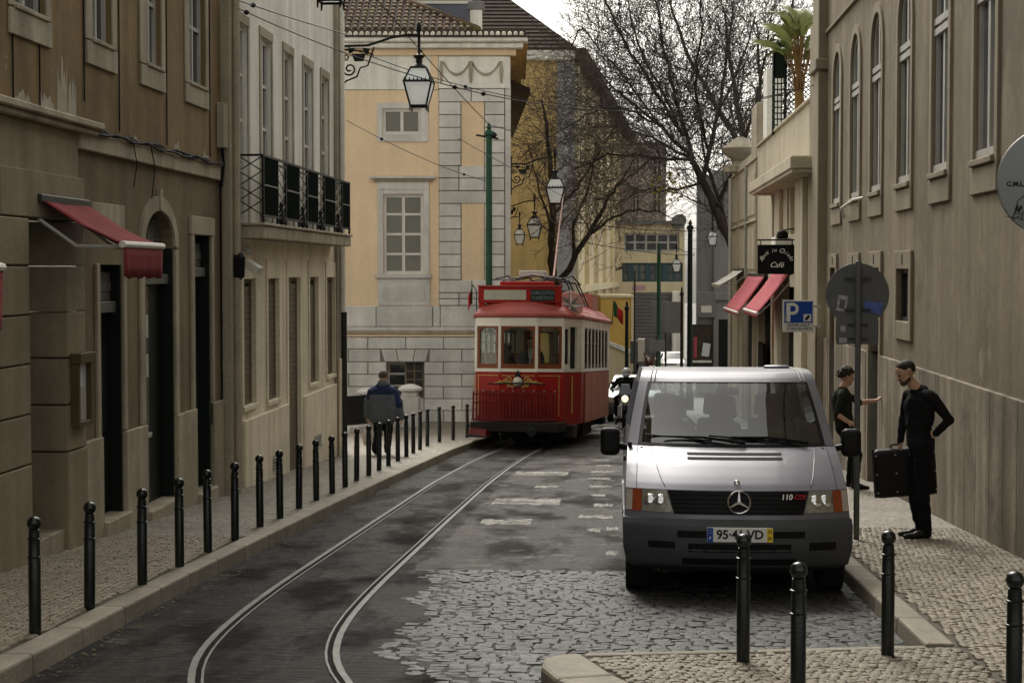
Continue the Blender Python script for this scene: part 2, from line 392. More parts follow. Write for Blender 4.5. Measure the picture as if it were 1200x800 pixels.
M['silver'] = pmat('silver_van_paint', (0.18, 0.18, 0.21), 0.50, 0.08, 2, metal=0.35, coat=0.25, coord='obj')
M['bumper'] = pmat('dark_grey_bumper_plastic', (0.060, 0.064, 0.070), 0.55, 0.15, 4, 0.1, 200, coord='obj')
M['grille'] = pmat('black_grille_plastic', (0.008, 0.008, 0.009), 0.5, 0.1, 4, spec=0.15)
M['rubber'] = pmat('tyre_rubber', (0.014, 0.014, 0.014), 0.85, 0.2, 8)
M['chrome'] = pmat('chrome', (0.75, 0.75, 0.75), 0.12, 0.03, 5, metal=1.0)
M['alloy'] = pmat('steel_wheel', (0.35, 0.35, 0.35), 0.4, 0.1, 5, metal=0.8)
M['lamp_glass'] = pmat('headlamp_reflector', (0.40, 0.40, 0.36), 0.16, 0.45, 11, 0.4, 40, metal=0.6, coat=0.8, coord='obj')
M['amber'] = pmat('amber_lens', (0.28, 0.06, 0.02), 0.2, 0.2, 12, coat=0.5, coord='obj')
M['lens_grey'] = pmat('frosted_lens', (0.42, 0.38, 0.32), 0.25, 0.2, 8, coat=0.5, coord='obj')
M['plate'] = pmat('number_plate_white', (0.70, 0.70, 0.66), 0.4, 0.05, 5)
M['blue_sign'] = pmat('sign_blue', (0.012, 0.06, 0.33), 0.35, 0.08, 3)
M['yellow_sign'] = pmat('plate_yellow', (0.75, 0.52, 0.03), 0.4, 0.05, 5)
M['sign_back'] = pmat('grey_sign_back', (0.115, 0.12, 0.118), 0.55, 0.18, 4, metal=0.2)
M['sign_grey'] = pmat('pale_grey_sign_back', (0.22, 0.228, 0.225), 0.5, 0.08, 3, metal=0.2)
M['glass'] = glass_mat('clear_glass', (0.78, 0.85, 0.86), 2.0)
M['glass_tram'] = glass_mat('tram_window_glass', (0.90, 0.92, 0.88), 0.9)
M['seat'] = pmat('grey_seat_fabric', (0.085, 0.09, 0.10), 0.9, 0.2, 6)
M['skin'] = pmat('skin', (0.50, 0.30, 0.21), 0.55, 0.1, 8, coord='obj')
M['black_cloth'] = pmat('black_cotton', (0.012, 0.012, 0.013), 0.9, 0.3, 6, 0.4, 14, coord='obj', bdist=0.03, spec=0.1)
M['dark_jeans'] = pmat('black_trousers', (0.010, 0.010, 0.011), 0.9, 0.3, 6, 0.4, 12, coord='obj', bdist=0.03, spec=0.1)
M['olive_cloth'] = pmat('dark_olive_shirt', (0.022, 0.024, 0.018), 0.9, 0.3, 6, 0.4, 14, coord='obj', bdist=0.03, spec=0.1)
M['navy_cloth'] = pmat('navy_jacket_yoke', (0.024, 0.040, 0.10), 0.8, 0.2, 6, 0.4, 14, coord='obj', bdist=0.03)
M['grey_cloth'] = pmat('slate_grey_jacket', (0.125, 0.145, 0.165), 0.8, 0.2, 6, 0.5, 12, coord='obj', bdist=0.03)
M['hair'] = pmat('dark_brown_hair', (0.022, 0.015, 0.010), 0.6, 0.3, 30, 0.6, 90, coord='obj')
M['hair_grey'] = pmat('greying_hair', (0.10, 0.085, 0.07), 0.7, 0.3, 30, 0.5, 90, coord='obj')
M['leather'] = pmat('black_leather', (0.012, 0.011, 0.010), 0.4, 0.2, 12)
M['bag'] = pmat('thin_white_plastic_bag', (0.80, 0.72, 0.66), 0.5, 0.15, 5)
M['bark'] = pmat('tree_bark', (0.050, 0.043, 0.035), 0.95, 0.35, 5, 0.6, 14, spec=0.1)
M['twig'] = pmat('bare_twig', (0.085, 0.073, 0.062), 0.95, 0.3, 1.0)
M['twig2'] = pmat('brown_bare_twig', (0.19, 0.15, 0.115), 0.95, 0.3, 1.0)
M['leaf'] = pmat('palm_leaf', (0.17, 0.20, 0.045), 0.5, 0.3, 2, 0.2, 20, spec=0.5)
M['leaf_dry'] = pmat('dry_leaf_stalk', (0.20, 0.12, 0.045), 0.8, 0.3, 2)
M['leaf_yellow'] = pmat('last_yellow_leaves', (0.42, 0.30, 0.03), 0.7, 0.25, 2)
M['moss'] = pmat('moss', (0.10, 0.11, 0.03), 0.95, 0.4, 6)
M['flag_green'] = pmat('flag_green', (0.02, 0.11, 0.04), 0.8, 0.15, 3)
M['flag_red'] = pmat('flag_red', (0.38, 0.02, 0.02), 0.8, 0.15, 3)
M['paper'] = pmat('pale_paper', (0.62, 0.64, 0.66), 0.6, 0.12, 7)
M['ochre_dark'] = pmat('deep_ochre_wall', (0.66, 0.44, 0.13), 0.9, 0.12, 0.8, streak=0.12)
M['cream_far'] = pmat('cream_far_wall', (0.70, 0.60, 0.40), 0.9, 0.1, 0.5, streak=0.12)
M['pink_far'] = pmat('greyish_pink_far_wall', (0.42, 0.37, 0.34), 0.9, 0.12, 0.5, streak=0.15)
M['grey_far'] = pmat('grey_far_wall', (0.20, 0.195, 0.19), 0.9, 0.15, 0.5, streak=0.2)
M['cafe_wall'] = pmat('cream_cafe_wall', (0.47, 0.42, 0.315), 0.88, 0.14, 0.8, 0.15, 16, 0.22, fine=0.05)
M['cafe_recess'] = pmat('yellow_recess_wall', (0.42, 0.30, 0.12), 0.9, 0.12, 0.8, streak=0.12)
M['teal'] = pmat('teal_window_frame', (0.05, 0.095, 0.11), 0.5, 0.12, 3)
M['slate'] = pmat('blue_grey_slate', (0.13, 0.14, 0.185), 0.7, 0.15, 2)
M['dark_red'] = pmat('dark_red_slats', (0.11, 0.010, 0.010), 0.4, 0.3, 3)
M['white_car'] = pmat('white_car_paint', (0.78, 0.78, 0.76), 0.3, 0.03, 3, coat=0.6)
M['dark_car'] = pmat('dark_grey_car_paint', (0.035, 0.038, 0.043), 0.3, 0.05, 3, coat=0.7)
M['gunmetal'] = pmat('gunmetal_paint', (0.10, 0.11, 0.13), 0.3, 0.05, 3, metal=0.4, coat=0.5)
M['helmet'] = pmat('grey_white_helmet', (0.42, 0.42, 0.42), 0.25, 0.3, 9, coat=0.6, coord='obj')
M['lit'] = pmat('lit_headlamp', (1.0, 0.86, 0.55), 0.3, 0.0, 3, emit=0.6)
M['white_text'] = pmat('white_lettering', (0.78, 0.77, 0.72), 0.5, 0.05, 5)
M['black_text'] = pmat('black_lettering', (0.015, 0.015, 0.016), 0.5, 0.05, 5)
M['sticker'] = pmat('torn_sticker', (0.34, 0.34, 0.36), 0.7, 0.5, 22)
M['sticker_blue'] = pmat('blue_sticker', (0.09, 0.13, 0.36), 0.6, 0.5, 25)
M['graffiti'] = pmat('graffiti_paint', (0.05, 0.05, 0.06), 0.8, 0.2, 5)
M['graffiti_pink'] = pmat('pink_graffiti', (0.50, 0.30, 0.34), 0.8, 0.3, 4)

def text_mesh(txt, size, shear=0.0, ext=0.004, align='CENTER', bold=0.0, space=1.0):
    cu = bpy.data.curves.new('lettering', 'FONT'); cu.body = txt; cu.size = size; cu.shear = shear; cu.extrude = ext/2
    cu.align_x = align; cu.align_y = 'CENTER'; cu.offset = bold; cu.space_character = space; cu.resolution_u = 3
    o = bpy.data.objects.new('lettering', cu); C.objects.link(o)
    dg = bpy.context.evaluated_depsgraph_get(); me = bpy.data.meshes.new_from_object(o.evaluated_get(dg))
    bpy.data.objects.remove(o); bpy.data.curves.remove(cu)
    return me
def text(name, txt, size, mat, parent, loc, rot=(pi/2, 0, 0), **k):
    me = text_mesh(txt, size, **k); me.materials.clear(); me.materials.append(mat)
    return link(name, me, parent, loc=loc, rot=rot)
# ================================================================== ground, road, pavements
def road_mat(name='worn_asphalt', gain=1.0, spec=.10):
    m = bpy.data.materials.new(name); m.use_nodes = True; nt = m.node_tree; L = nt.links; b = nt.nodes['Principled BSDF']
    g = _n(nt, 'ShaderNodeNewGeometry').outputs['Position']
    def mapn(s):
        x = _n(nt, 'ShaderNodeMapping'); x.inputs['Scale'].default_value = s; L.new(g, x.inputs['Vector']); return x.outputs[0]
    def noise(v, s, d=5, r=.6):
        n = _n(nt, 'ShaderNodeTexNoise'); n.inputs['Scale'].default_value = s; n.inputs['Detail'].default_value = d; n.inputs['Roughness'].default_value = r
        L.new(v, n.inputs['Vector']); return n.outputs['Fac']
    def ramp(x, a, bb, lo, hi):
        r = _n(nt, 'ShaderNodeMapRange'); r.inputs[1].default_value = a; r.inputs[2].default_value = bb
        r.inputs[3].default_value = lo; r.inputs[4].default_value = hi; L.new(x, r.inputs[0]); return r.outputs[0]
    def mix(f, a, c, bt='MIX'):
        x = _n(nt, 'ShaderNodeMix', data_type='RGBA', blend_type=bt)
        if isinstance(f, float): x.inputs[0].default_value = f
        else: L.new(f, x.inputs[0])
        for i, q in ((6, a), (7, c)):
            if isinstance(q, tuple): x.inputs[i].default_value = (*q, 1)
            else: L.new(q, x.inputs[i])
        return x.outputs[2]
    big = noise(mapn((0.55, 0.28, 1)), 1.0, 6, .62)
    stain = noise(mapn((1.1, 0.45, 1)), 1.3, 6, .65)
    grit = noise(g, 42, 4, .75)
    mid = noise(mapn((4.5, 7, 1)), 1.6, 6, .7)
    worn = ramp(big, .50, .57, 0, 1)
    col = mix(ramp(stain, .35, .65, 0, 1), (0.0075, 0.007, 0.006), (0.015, 0.0138, 0.012))
    col = mix(worn, col, (0.030, 0.0275, 0.024))
    col = mix(ramp(noise(mapn((1.2, .9, 1)), 1.5, 7, .68), .60, .635, 0, .75), col, (0.075, 0.070, 0.062))
    col = mix(ramp(noise(mapn((.8, .7, 1)), 1.9, 7, .7), .60, .63, 0, .85), col, (0.010, 0.0095, 0.009))
    rip = noise(mapn((2.6, 13, 1)), 1.5, 6, .72)
    col = mix(1.0, col, ramp(rip, .3, .7, .45, 1.6), 'MULTIPLY')
    crack = _n(nt, 'ShaderNodeTexVoronoi', feature='DISTANCE_TO_EDGE'); crack.inputs['Scale'].default_value = .55
    wv = _n(nt, 'ShaderNodeVectorMath', operation='ADD'); L.new(g, wv.inputs[0])
    nv = _n(nt, 'ShaderNodeTexNoise'); nv.inputs['Scale'].default_value = 2.2; nv.inputs['Detail'].default_value = 5; L.new(g, nv.inputs['Vector']); L.new(nv.outputs['Color'], wv.inputs[1]); L.new(wv.outputs[0], crack.inputs['Vector'])
    col = mix(ramp(crack.outputs['Distance'], .006, .022, .8, 0), col, (0.012, 0.011, 0.010))
    col = mix(1.0, col, ramp(mid, .28, .72, .62, 1.45), 'MULTIPLY')
    col = mix(1.0, col, ramp(grit, .3, .7, .5, 1.6), 'MULTIPLY')
    col = mix(1.0, col, (gain, gain*.98, gain*.95), 'MULTIPLY')
    L.new(col, b.inputs['Base Color'])
    L.new(ramp(stain, .44, .62, .42, .95), b.inputs['Roughness'])
    bn = _n(nt, 'ShaderNodeBump'); bn.inputs['Strength'].default_value = .9; bn.inputs['Distance'].default_value = .016
    ad = _n(nt, 'ShaderNodeMath', operation='ADD'); L.new(grit, ad.inputs[0])
    L.new(ramp(rip, .3, .7, 0, 2.6), ad.inputs[1])
    L.new(ad.outputs[0], bn.inputs['Height']); L.new(bn.outputs[0], b.inputs['Normal'])
    b.inputs['Specular IOR Level'].default_value = spec
    return m
M['asphalt'] = road_mat(); M['lane'] = road_mat('worn_lane_surface', 2.1, .20)
M['paint_line'] = worn_paint()
def calcada_mat():
    m = bpy.data.materials.new('small_stone_paving'); m.use_nodes = True; nt = m.node_tree; L = nt.links; b = nt.nodes['Principled BSDF']
    g = _n(nt, 'ShaderNodeNewGeometry').outputs['Position']
    v = _n(nt, 'ShaderNodeTexVoronoi', feature='DISTANCE_TO_EDGE'); v.inputs['Scale'].default_value = 14; L.new(g, v.inputs['Vector'])
    v2 = _n(nt, 'ShaderNodeTexVoronoi', feature='F1'); v2.inputs['Scale'].default_value = 14; L.new(g, v2.inputs['Vector'])
    r = _n(nt, 'ShaderNodeMapRange'); r.inputs[2].default_value = .12; L.new(v.outputs['Distance'], r.inputs[0])
    n = _n(nt, 'ShaderNodeTexNoise'); n.inputs['Scale'].default_value = 1.1; n.inputs['Detail'].default_value = 5; L.new(g, n.inputs['Vector'])
    hv = _n(nt, 'ShaderNodeSeparateColor'); L.new(v2.outputs['Color'], hv.inputs[0])
    r2 = _n(nt, 'ShaderNodeMapRange'); r2.inputs[3].default_value = .75; r2.inputs[4].default_value = 1.25; L.new(hv.outputs[0], r2.inputs[0])
    r3 = _n(nt, 'ShaderNodeMapRange'); r3.inputs[1].default_value = .3; r3.inputs[2].default_value = .7; r3.inputs[3].default_value = .75; r3.inputs[4].default_value = 1.2; L.new(n.outputs[0], r3.inputs[0])
    mx = _n(nt, 'ShaderNodeMix', data_type='RGBA'); L.new(r.outputs[0], mx.inputs[0]); mx.inputs[6].default_value = (.06, .052, .04, 1); mx.inputs[7].default_value = (.20, .172, .132, 1)
    q = mx.outputs[2]
    for f in (r2.outputs[0], r3.outputs[0]):
        x = _n(nt, 'ShaderNodeMix', data_type='RGBA', blend_type='MULTIPLY'); x.inputs[0].default_value = 1; L.new(q, x.inputs[6]); L.new(f, x.inputs[7]); q = x.outputs[2]
    L.new(q, b.inputs['Base Color']); b.inputs['Roughness'].default_value = .65
    bn = _n(nt, 'ShaderNodeBump'); bn.inputs['Strength'].default_value = .6; bn.inputs['Distance'].default_value = .01; L.new(r.outputs[0], bn.inputs['Height']); L.new(bn.outputs[0], b.inputs['Normal'])
    return m
M['calcada'] = calcada_mat()

XL, XR = -5.2, 3.72
def strip(name, xl, xr, ys, h, mat, parent=None):
    """sheet following the slope between two edges xl(y), xr(y)"""
    mb = MB(); mb.grid([[(xl(y), y, zr(y)+h), (xr(y), y, zr(y)+h)] for y in ys]); return mb.build(name, mat, parent)
def frange(a, b, s):
    r = []; x = a
    while x < b-1e-6: r.append(x); x += s
    return r+[b]
ysall = [-40, -10]+frange(0, 130, 5)+[160, 250, 400, 700]
g = strip('ground', lambda y: -400, lambda y: 400, ysall, -0.03, M['grey_far']); g['kind'] = 'structure'
g = strip('road', lambda y: -4.6 if y < 44 else -9, lambda y: 2.3 if y < 44 else 6, [-10]+frange(0, 130, 2), 0, M['asphalt']); g['kind'] = 'structure'

RRX = [(7, -.10), (15, -2.0), (26, -1.95), (30, -1.87), (33, -1.76), (38, -1.50), (46, -.82), (60, .3)]
g = strip('lane_surface', lambda y: lerp(RRX, y)+.16+.10*mnoise.noise(Vector((y*1.1, 4, 0)))+.05*mnoise.noise(Vector((y*5, 9, 0))), lambda y: 1.955, frange(15.38, 58, .1), .0022, M['lane']); g['kind'] = 'structure'
KL = [(6, -3.52), (10, -3.55), (14, -3.58), (17, -3.56), (21, -3.52), (25, -3.46), (30, -3.35), (34, -3.25), (37, -3.08), (39.3, -2.86), (42, -2.6), (46, -2.45), (70, -2.4)]
kl = lambda y: smooth_lerp(KL, y)
kr = lambda y: 1.95 if y < 45 else 1.95+0.004*(y-45)
# left kerb, stone by stone
kb = struct('kerb')
def kerb_stone(xa, xb, ya, yb, wd, side):
    mb = MB(); gz = .006
    def P(x, y, h): return (x, y, zr(y)+h)
    ya += gz; yb -= gz
    s = side
    mb.hexa([P(xa, ya, -.1), P(xb, yb, -.1), P(xb+s*wd, yb, -.1), P(xa+s*wd, ya, -.1), P(xa+s*.012, ya, K+.004), P(xb+s*.012, yb, K+.004), P(xb+s*wd, yb, K+.004), P(xa+s*wd, ya, K+.004)])
    return mb.build('kerb_stone', M['kerb'], kb, bevel=.018, seg=2)
y = 7.0
while y < 44:
    l = RND.uniform(.85, 1.15); kerb_stone(kl(y), kl(y+l), y, y+l, .21, -1); y += l
y = 10.95
while y < 44:
    l = RND.uniform(.85, 1.15); kerb_stone(kr(y), kr(y+l), y, y+l, .20, 1); y += l

NEARL = 17.0; NEARR = 18.5
g = strip('pavement_base', lambda y: XL-.05, lambda y: kl(y)-.2, frange(6, NEARL, 1), K-.012, M['earth']); g['kind'] = 'structure'
def lx(y): return XL-.05 if y < 31 else -9
g = strip('pavement', lx, lambda y: kl(y)-.2, frange(NEARL, 50, 1), K, M['calcada']); g['kind'] = 'structure'
g = strip('pavement', lambda y: kr(y)+.19, lambda y: XR+.05, frange(NEARR, 70, 1), K, M['calcada']); g['kind'] = 'structure'
g = strip('pavement_base', lambda y: 2.14, lambda y: XR+.05, frange(6, NEARR, .5), K-.012, M['earth']); g['kind'] = 'structure'
# the raised corner of pavement in front of the van
ISL = [(-.43, 10.2), (-.36, 10.33), (-.22, 10.42), (1.95, 10.88), (2.16, 10.92), (2.16, 6.2), (.95, 6.2), (.55, 7.4), (-.05, 8.95), (-.33, 9.6), (-.43, 9.95)]
mb = MB(); n = len(ISL)
mb.add([(x, y, zr(y)+K-.012) for x, y in ISL]+[(x, y, zr(y)-.1) for x, y in ISL], [tuple(range(n))]+[(i, (i+1) % n, n+(i+1) % n, n+i) for i in range(n)])
g = mb.build('pavement_corner', M['earth']); g['kind'] = 'structure'
def inset_kerb(a, b, wd, i, h=.004):
    """kerb stone along an island edge from a to b, laid inwards"""
    a = Vector((*a, 0)); b = Vector((*b, 0)); t = (b-a).normalized(); nn = Vector((-t.y, t.x, 0))
    cen = Vector((.9, 8.5, 0))
    if nn.dot(cen-a) < 0: nn = -nn
    a2 = a+t*.006; b2 = b-t*.006; o = -nn*.014
    def P(v, hh): return (v.x, v.y, zr(v.y)+hh)
    mb = MB(); mb.hexa([P(a2+o, -.1), P(b2+o, -.1), P(b2+nn*wd, -.1), P(a2+nn*wd, -.1), P(a2, K+h), P(b2, K+h), P(b2+nn*wd, K+h), P(a2+nn*wd, K+h)])
    return mb.build('kerb_stone', M['kerb'], kb, bevel=.018, seg=2)
inset_kerb((-.22, 10.42), (.85, 10.645), .085, 0); inset_kerb((.85, 10.645), (1.95, 10.88), .085, 0)
# the wide rounded corner stone and the broad slanting stones that follow it
def poly_stone(poly, h=.006):
    n = len(poly); mb = MB()
    mb.add([(x, y, zr(y)-.1) for x, y in poly]+[(x, y, zr(y)+K+h) for x, y in poly], [tuple(range(n))[::-1], tuple(range(n, 2*n))]+[(i, (i+1) % n, n+(i+1) % n, n+i) for i in range(n)])
    return mb.build('kerb_stone', M['kerb'], kb, bevel=.025, seg=2)
poly_stone([(-.235, 10.425), (-.37, 10.35), (-.45, 10.22), (-.45, 9.95), (-.35, 9.58), (-.02, 9.72), (-.20, 10.32)])
poly_stone([(-.345, 9.565), (-.06, 8.93), (.25, 9.08), (-.014, 9.705)])
poly_stone([(-.055, 8.915), (.22, 8.27), (.53, 8.40), (.255, 9.065)])
poly_stone([(.225, 8.255), (.55, 7.4), (.86, 7.55), (.535, 8.385)])

def inside(poly, x, y):
    r = False
    for (xa, ya), (xb, yb) in zip(poly, poly[1:]+poly[:1]):
        if (ya > y) != (yb > y) and x < (xb-xa)*(y-ya)/(yb-ya)+xa: r = not r
    return r
def stone_variant(name, sx, sy, h, mat, seed):
    r = random.Random(seed); mb = MB()
    c = [(-sx/2, -sy/2), (sx/2, -sy/2), (sx/2, sy/2), (-sx/2, sy/2)]
    j = lambda k: r.uniform(-k, k)
    base = [(x+j(sx*.08), y+j(sy*.08)) for x, y in c]
    ins = .88
    lo = [(x, y, -.03) for x, y in base]; mid = [(x, y, h*.25) for x, y in base]; top = [(x*ins+j(.003), y*ins+j(.003), h+j(.0035)) for x, y in base]
    vs = lo+mid+top+[(j(.012), j(.012), h+.006)]
    fs = []
    for k in range(4):
        fs += [(k, (k+1) % 4, 4+(k+1) % 4, 4+k), (4+k, 4+(k+1) % 4, 8+(k+1) % 4, 8+k), (8+k, 8+(k+1) % 4, 12)]
    mb.add(vs, fs)
    return mb.mesh(name, mat)
def lay(cells, sx, sy, h, mat, name, rest_name, parent, zoff, tilt=.04, seed=1, maxn=300):
    """cells: list of (x,y,ang); nearest as parts, the rest one mesh"""
    r = random.Random(seed); vars_ = [stone_variant(name, sx, sy, h, mat, seed*50+i) for i in range(8)]
    cells.sort(key=lambda c: c[0]**2*.3+c[1]**2)
    big = MB()
    vdat = [([v.co.copy() for v in m.vertices], [tuple(p.vertices) for p in m.polygons]) for m in vars_]
    for i, (x, y, a, *sink) in enumerate(cells):
        k = r.randrange(8); sc1 = r.uniform(.9, 1.06); dz = r.uniform(-.004, .004)-(sink[0] if sink else 0)
        loc = (x, y, zr(y)+zoff+dz); rot = (r.uniform(-tilt, tilt)-SL, r.uniform(-tilt, tilt), a+r.uniform(-.09, .09)+r.choice((0, pi)))
        if i < maxn: link(name, vars_[k], parent, loc, rot, (sc1, sc1, 1))
        else:
            M4 = Matrix.Translation(loc) @ Matrix.Rotation(rot[2], 4, 'Z') @ Matrix.Rotation(rot[1], 4, 'Y') @ Matrix.Rotation(rot[0], 4, 'X') @ Matrix.Diagonal((sc1, sc1, 1, 1))
            big.add([M4 @ c for c in vdat[k][0]], vdat[k][1])
    if big.v:
        o = big.build(rest_name, mat, parent); o['kind'] = 'stuff'
sett_edge = [(9, -.75), (9.6, -.95), (10.3, -1.30), (11, -1.62), (11.9, -1.62), (12.6, -1.5), (13.6, -1.72), (14.6, -1.7), (15.5, -1.9)]
st = struct('cobbled_road_patch')
bd_ = strip('bedding', lambda y: lerp(sett_edge, y)+.20, lambda y: 1.95 if y > 10.2 else -.3, frange(8.6, 15.42, .08), .004, M['sett_joint'], st)
cells = []; y = 8.7; row = 0
while y < 15.42:
    x = -2.2+RND.uniform(0, .1)
    while x < 1.93:
        l = RND.uniform(.118, .140)
        xl = lerp(sett_edge, y)+.16*mnoise.noise(Vector((x*2, y*2.2, 0)))
        if xl < x and not inside(ISL, x, y+.03) and not (y < 10 and x > -.2): cells.append((x+l/2, y+.03*mnoise.noise(Vector((x*.8, y, 3))), RND.uniform(-.03, .03), .011*max(0, 1-(x-xl)/.45)*RND.uniform(.6, 1.3)))
        x += l
    y += .088; row += 1
lay(cells, .126, .084, .008, M['sett'], 'sett', 'far_setts', st, .001, .075, 3)
def calcada(poly_test, x0, x1, y0, y1, parent, ang, seed):
    cells = []; p = .060
    for i in range(int((x1-x0+2)/p)+40):
        for j in range(int((y1-y0+2)/p)+40):
            a = x0-1.5+i*p+(.5*p if j % 2 else 0); b = y0-1.5+j*p
            cx, cy = (x0+x1)/2, (y0+y1)/2
            x = cx+(a-cx)*cos(ang)-(b-cy)*sin(ang); y = cy+(a-cx)*sin(ang)+(b-cy)*cos(ang)
            x += RND.uniform(-.008, .008); y += RND.uniform(-.008, .008)
            if y0 <= y <= y1 and poly_test(x, y): cells.append((x, y, ang))
    lay(cells, .056, .056, .008, M['cobble'], 'cobble', 'far_cobbles', parent, K-.007, .06, seed)
pv = struct('left_cobbles'); calcada(lambda x, y: XL < x < kl(y)-.24, XL, -3.7, 8.9, NEARL, pv, .5, 5)
pv = struct('right_cobbles'); calcada(lambda x, y: (2.2 if y > 9 else 2.1) < x < XR, 2.1, XR, 8.0, NEARR, pv, .35, 6)
pv = struct('corner_cobbles')
isl_in = [(-.17, 10.3), (1.95, 10.76), (2.14, 10.8), (2.14, 7), (.9, 7), (.55, 8.42), (.27, 9.08), (0, 9.75)]
calcada(lambda x, y: inside(isl_in, x, y), -.3, 2.14, 8.0, 10.9, pv, .2, 7)

# ------------------------------------------------------------------ tram rails
RL = [(7, -1.45), (8, -1.82), (9, -2.25), (10, -2.60), (11, -2.76), (12, -2.84), (14, -2.89), (20, -2.88), (26, -2.86), (30, -2.77), (33, -2.66), (38, -2.40), (46, -1.72), (60, -.6)]
RR = [(7, -.10), (8, -.62), (9, -1.20), (10, -1.66), (11, -1.87), (12, -1.98), (14, -2.03), (20, -2.02), (26, -1.99), (30, -1.91), (33, -1.80), (38, -1.54), (46, -.86), (60, .26)]
tr = struct('tram_rails')
def ribbon(f, a, b, h, mat, name, base=None):
    mb = MB(); ys = frange(7.2, 55, .35)
    rows = []
    for y in ys:
        x = f(y); z = zr(y)
        rows.append([(x+a, y, z-.01), (x+a, y, z+h), (x+b, y, z+h), (x+b, y, z-.01)])
    mb.grid(rows); return mb.build(name, mat, tr)
for tab, s in ((RL, 1), (RR, -1)):
    f = lambda y, tab=tab: smooth_lerp(tab, y, .9)
    ribbon(f, *sorted((-.024*s, .022*s)), .010, M['rail'], 'rail')
    ribbon(f, *sorted((.022*s, .058*s)), .003, M['rail_dark'], 'rail_groove')
    ribbon(f, *sorted((.058*s, .074*s)), .009, M['rail'], 'guard_rail')
# ------------------------------------------------------------------ road markings, worn
def blob_bar(x0, x1, y0, y1, seed, parent):
    r = random.Random(seed); n = 14; pts = []
    for i in range(n): pts.append((x0+(x1-x0)*i/(n-1), y0+r.uniform(-.12, .12)))
    for i in range(n): pts.append((x1-(x1-x0)*i/(n-1), y1+r.uniform(-.12, .12)))
    mb = MB(); mb.add([(x, y, zr(y)+.004) for x, y in pts], [tuple(range(len(pts)))]); return mb.build('painted_bar', M['paint_line'], parent)
rm = struct('road_marking')
for i, (x0, x1, y0, y1) in enumerate([(-1.72, -.84, 28.1, 28.9), (-1.68, -.78, 22.5, 23.5), (-1.62, -1.02, 19.75, 20.35), (-1.25, -.9, 25.4, 25.8)]): blob_bar(x0, x1, y0, y1, i, rm)
for i in range(9):
    y = 19.0+i*1.65; blob_bar(-.42+RND.uniform(-.1, .1), -.15+RND.uniform(-.05, .1), y, y+.34, 20+i, rm)
blob_bar(-.12, .0, 16.8, 17.05, 50, rm); blob_bar(-.13, 0, 19.2, 19.5, 51, rm)

# ------------------------------------------------------------------ bollards
def make_bollard():
    t = thing('bollard', 'x', 'bollard', (0, 0, 0))
    MB().lathe([(.040, -.06), (.040, .50), (.0385, .505), (.0375, .62), (.0365, .63), (.034, .685), (.024, .692)], 16).build('shaft', M['bollard'], t, smooth=True)
    for z in (.505, .625):
        MB().lathe([(.038, z-.007), (.0445, z-.004), (.0445, z+.004), (.038, z+.007)], 16).build('ring', M['bollard'], t, smooth=True)
    MB().lathe([(.022, .685), (.036, .697), (.044, .715), (.0455, .730), (.041, .750), (.028, .765), (.008, .772)], 16).build('ball_cap', M['bollard'], t, smooth=True)
    return t
b0 = make_bollard(); used = False
ORD = ['first', 'second', 'third', 'fourth', 'fifth', 'sixth', 'seventh', 'eighth', 'ninth', 'tenth', 'eleventh', 'twelfth', 'thirteenth', 'fourteenth', 'fifteenth', 'sixteenth', 'seventeenth', 'eighteenth', 'nineteenth', 'twentieth', 'twenty-first', 'twenty-second', 'twenty-third', 'twenty-fourth']
LB = [(-3.81, 10.88), (-3.81, 12.03), (-3.78, 13.29), (-3.78, 14.45), (-3.80, 15.55), (-3.80, 16.67), (-3.82, 17.95), (-3.80, 18.93), (-3.82, 20.18), (-3.82, 21.35), (-3.80, 22.44), (-3.81, 23.57), (-3.84, 24.81), (-3.82, 25.91), (-3.83, 27.10), (-3.84, 28.29), (-3.85, 29.59), (-3.86, 30.88), (-3.87, 32.00), (-3.88, 33.19), (-3.90, 34.64), (-3.82, 36.25), (-3.62, 37.22), (-3.42, 38.45)]
GL = 'black bollards in a row along the kerb beside the tram rails'
for i, (x, y) in enumerate(LB):
    lab = f'black bollard {ORD[i]} from the near end of the row beside the tram rails'
    lean = (RND.uniform(-.012, .012), RND.uniform(-.012, .012), RND.uniform(0, 6))
    if i == 0: b0.location = (x, y, zr(y)+K); tag(b0, lab, None, GL)
    else: dup(b0, (x, y, zr(y)+K), lean, lab, GL)
GR = 'black bollards on the pavement corner in front of the van'
for (x, y, lab) in [(.75, 10.21, 'black bollard standing in front of the number plate of the silver van'),
                    (.93, 8.81, 'black bollard nearest the camera, in front of the van bumper corner'),
                    (1.65, 10.49, 'black bollard at the kerb between the van and the man with the case'),
                    (1.96, 8.52, 'black bollard below the pale round sign, cut by the picture edge')]:
    dup(b0, (x, y, zr(y)+K), (0, 0, 0), lab, GR)

lt = MB(); R7 = random.Random(17)
for k in range(420):
    y = 9.5+24*R7.random()**1.3; left = R7.random() < .8
    x = kl(y)+.02+abs(R7.gauss(0, .10)) if left else kr(y)-.02-abs(R7.gauss(0, .06))
    if not left and y < 11: continue
    a = R7.uniform(0, 6.28); q = R7.uniform(.008, .028); z = zr(y)+.006
    c, s_ = cos(a)*q, sin(a)*q
    lt.add([(x+c, y+s_, z), (x-s_*.6, y+c*.6, z+.006), (x-c, y-s_, z+.002), (x+s_*.6, y-c*.6, z+.007)], [(0, 1, 2, 3)])
o = lt.build('gutter_litter', M['litter']); o['kind'] = 'stuff'; o['label'] = 'dry leaves and grit lying in the gutters along the kerbs'
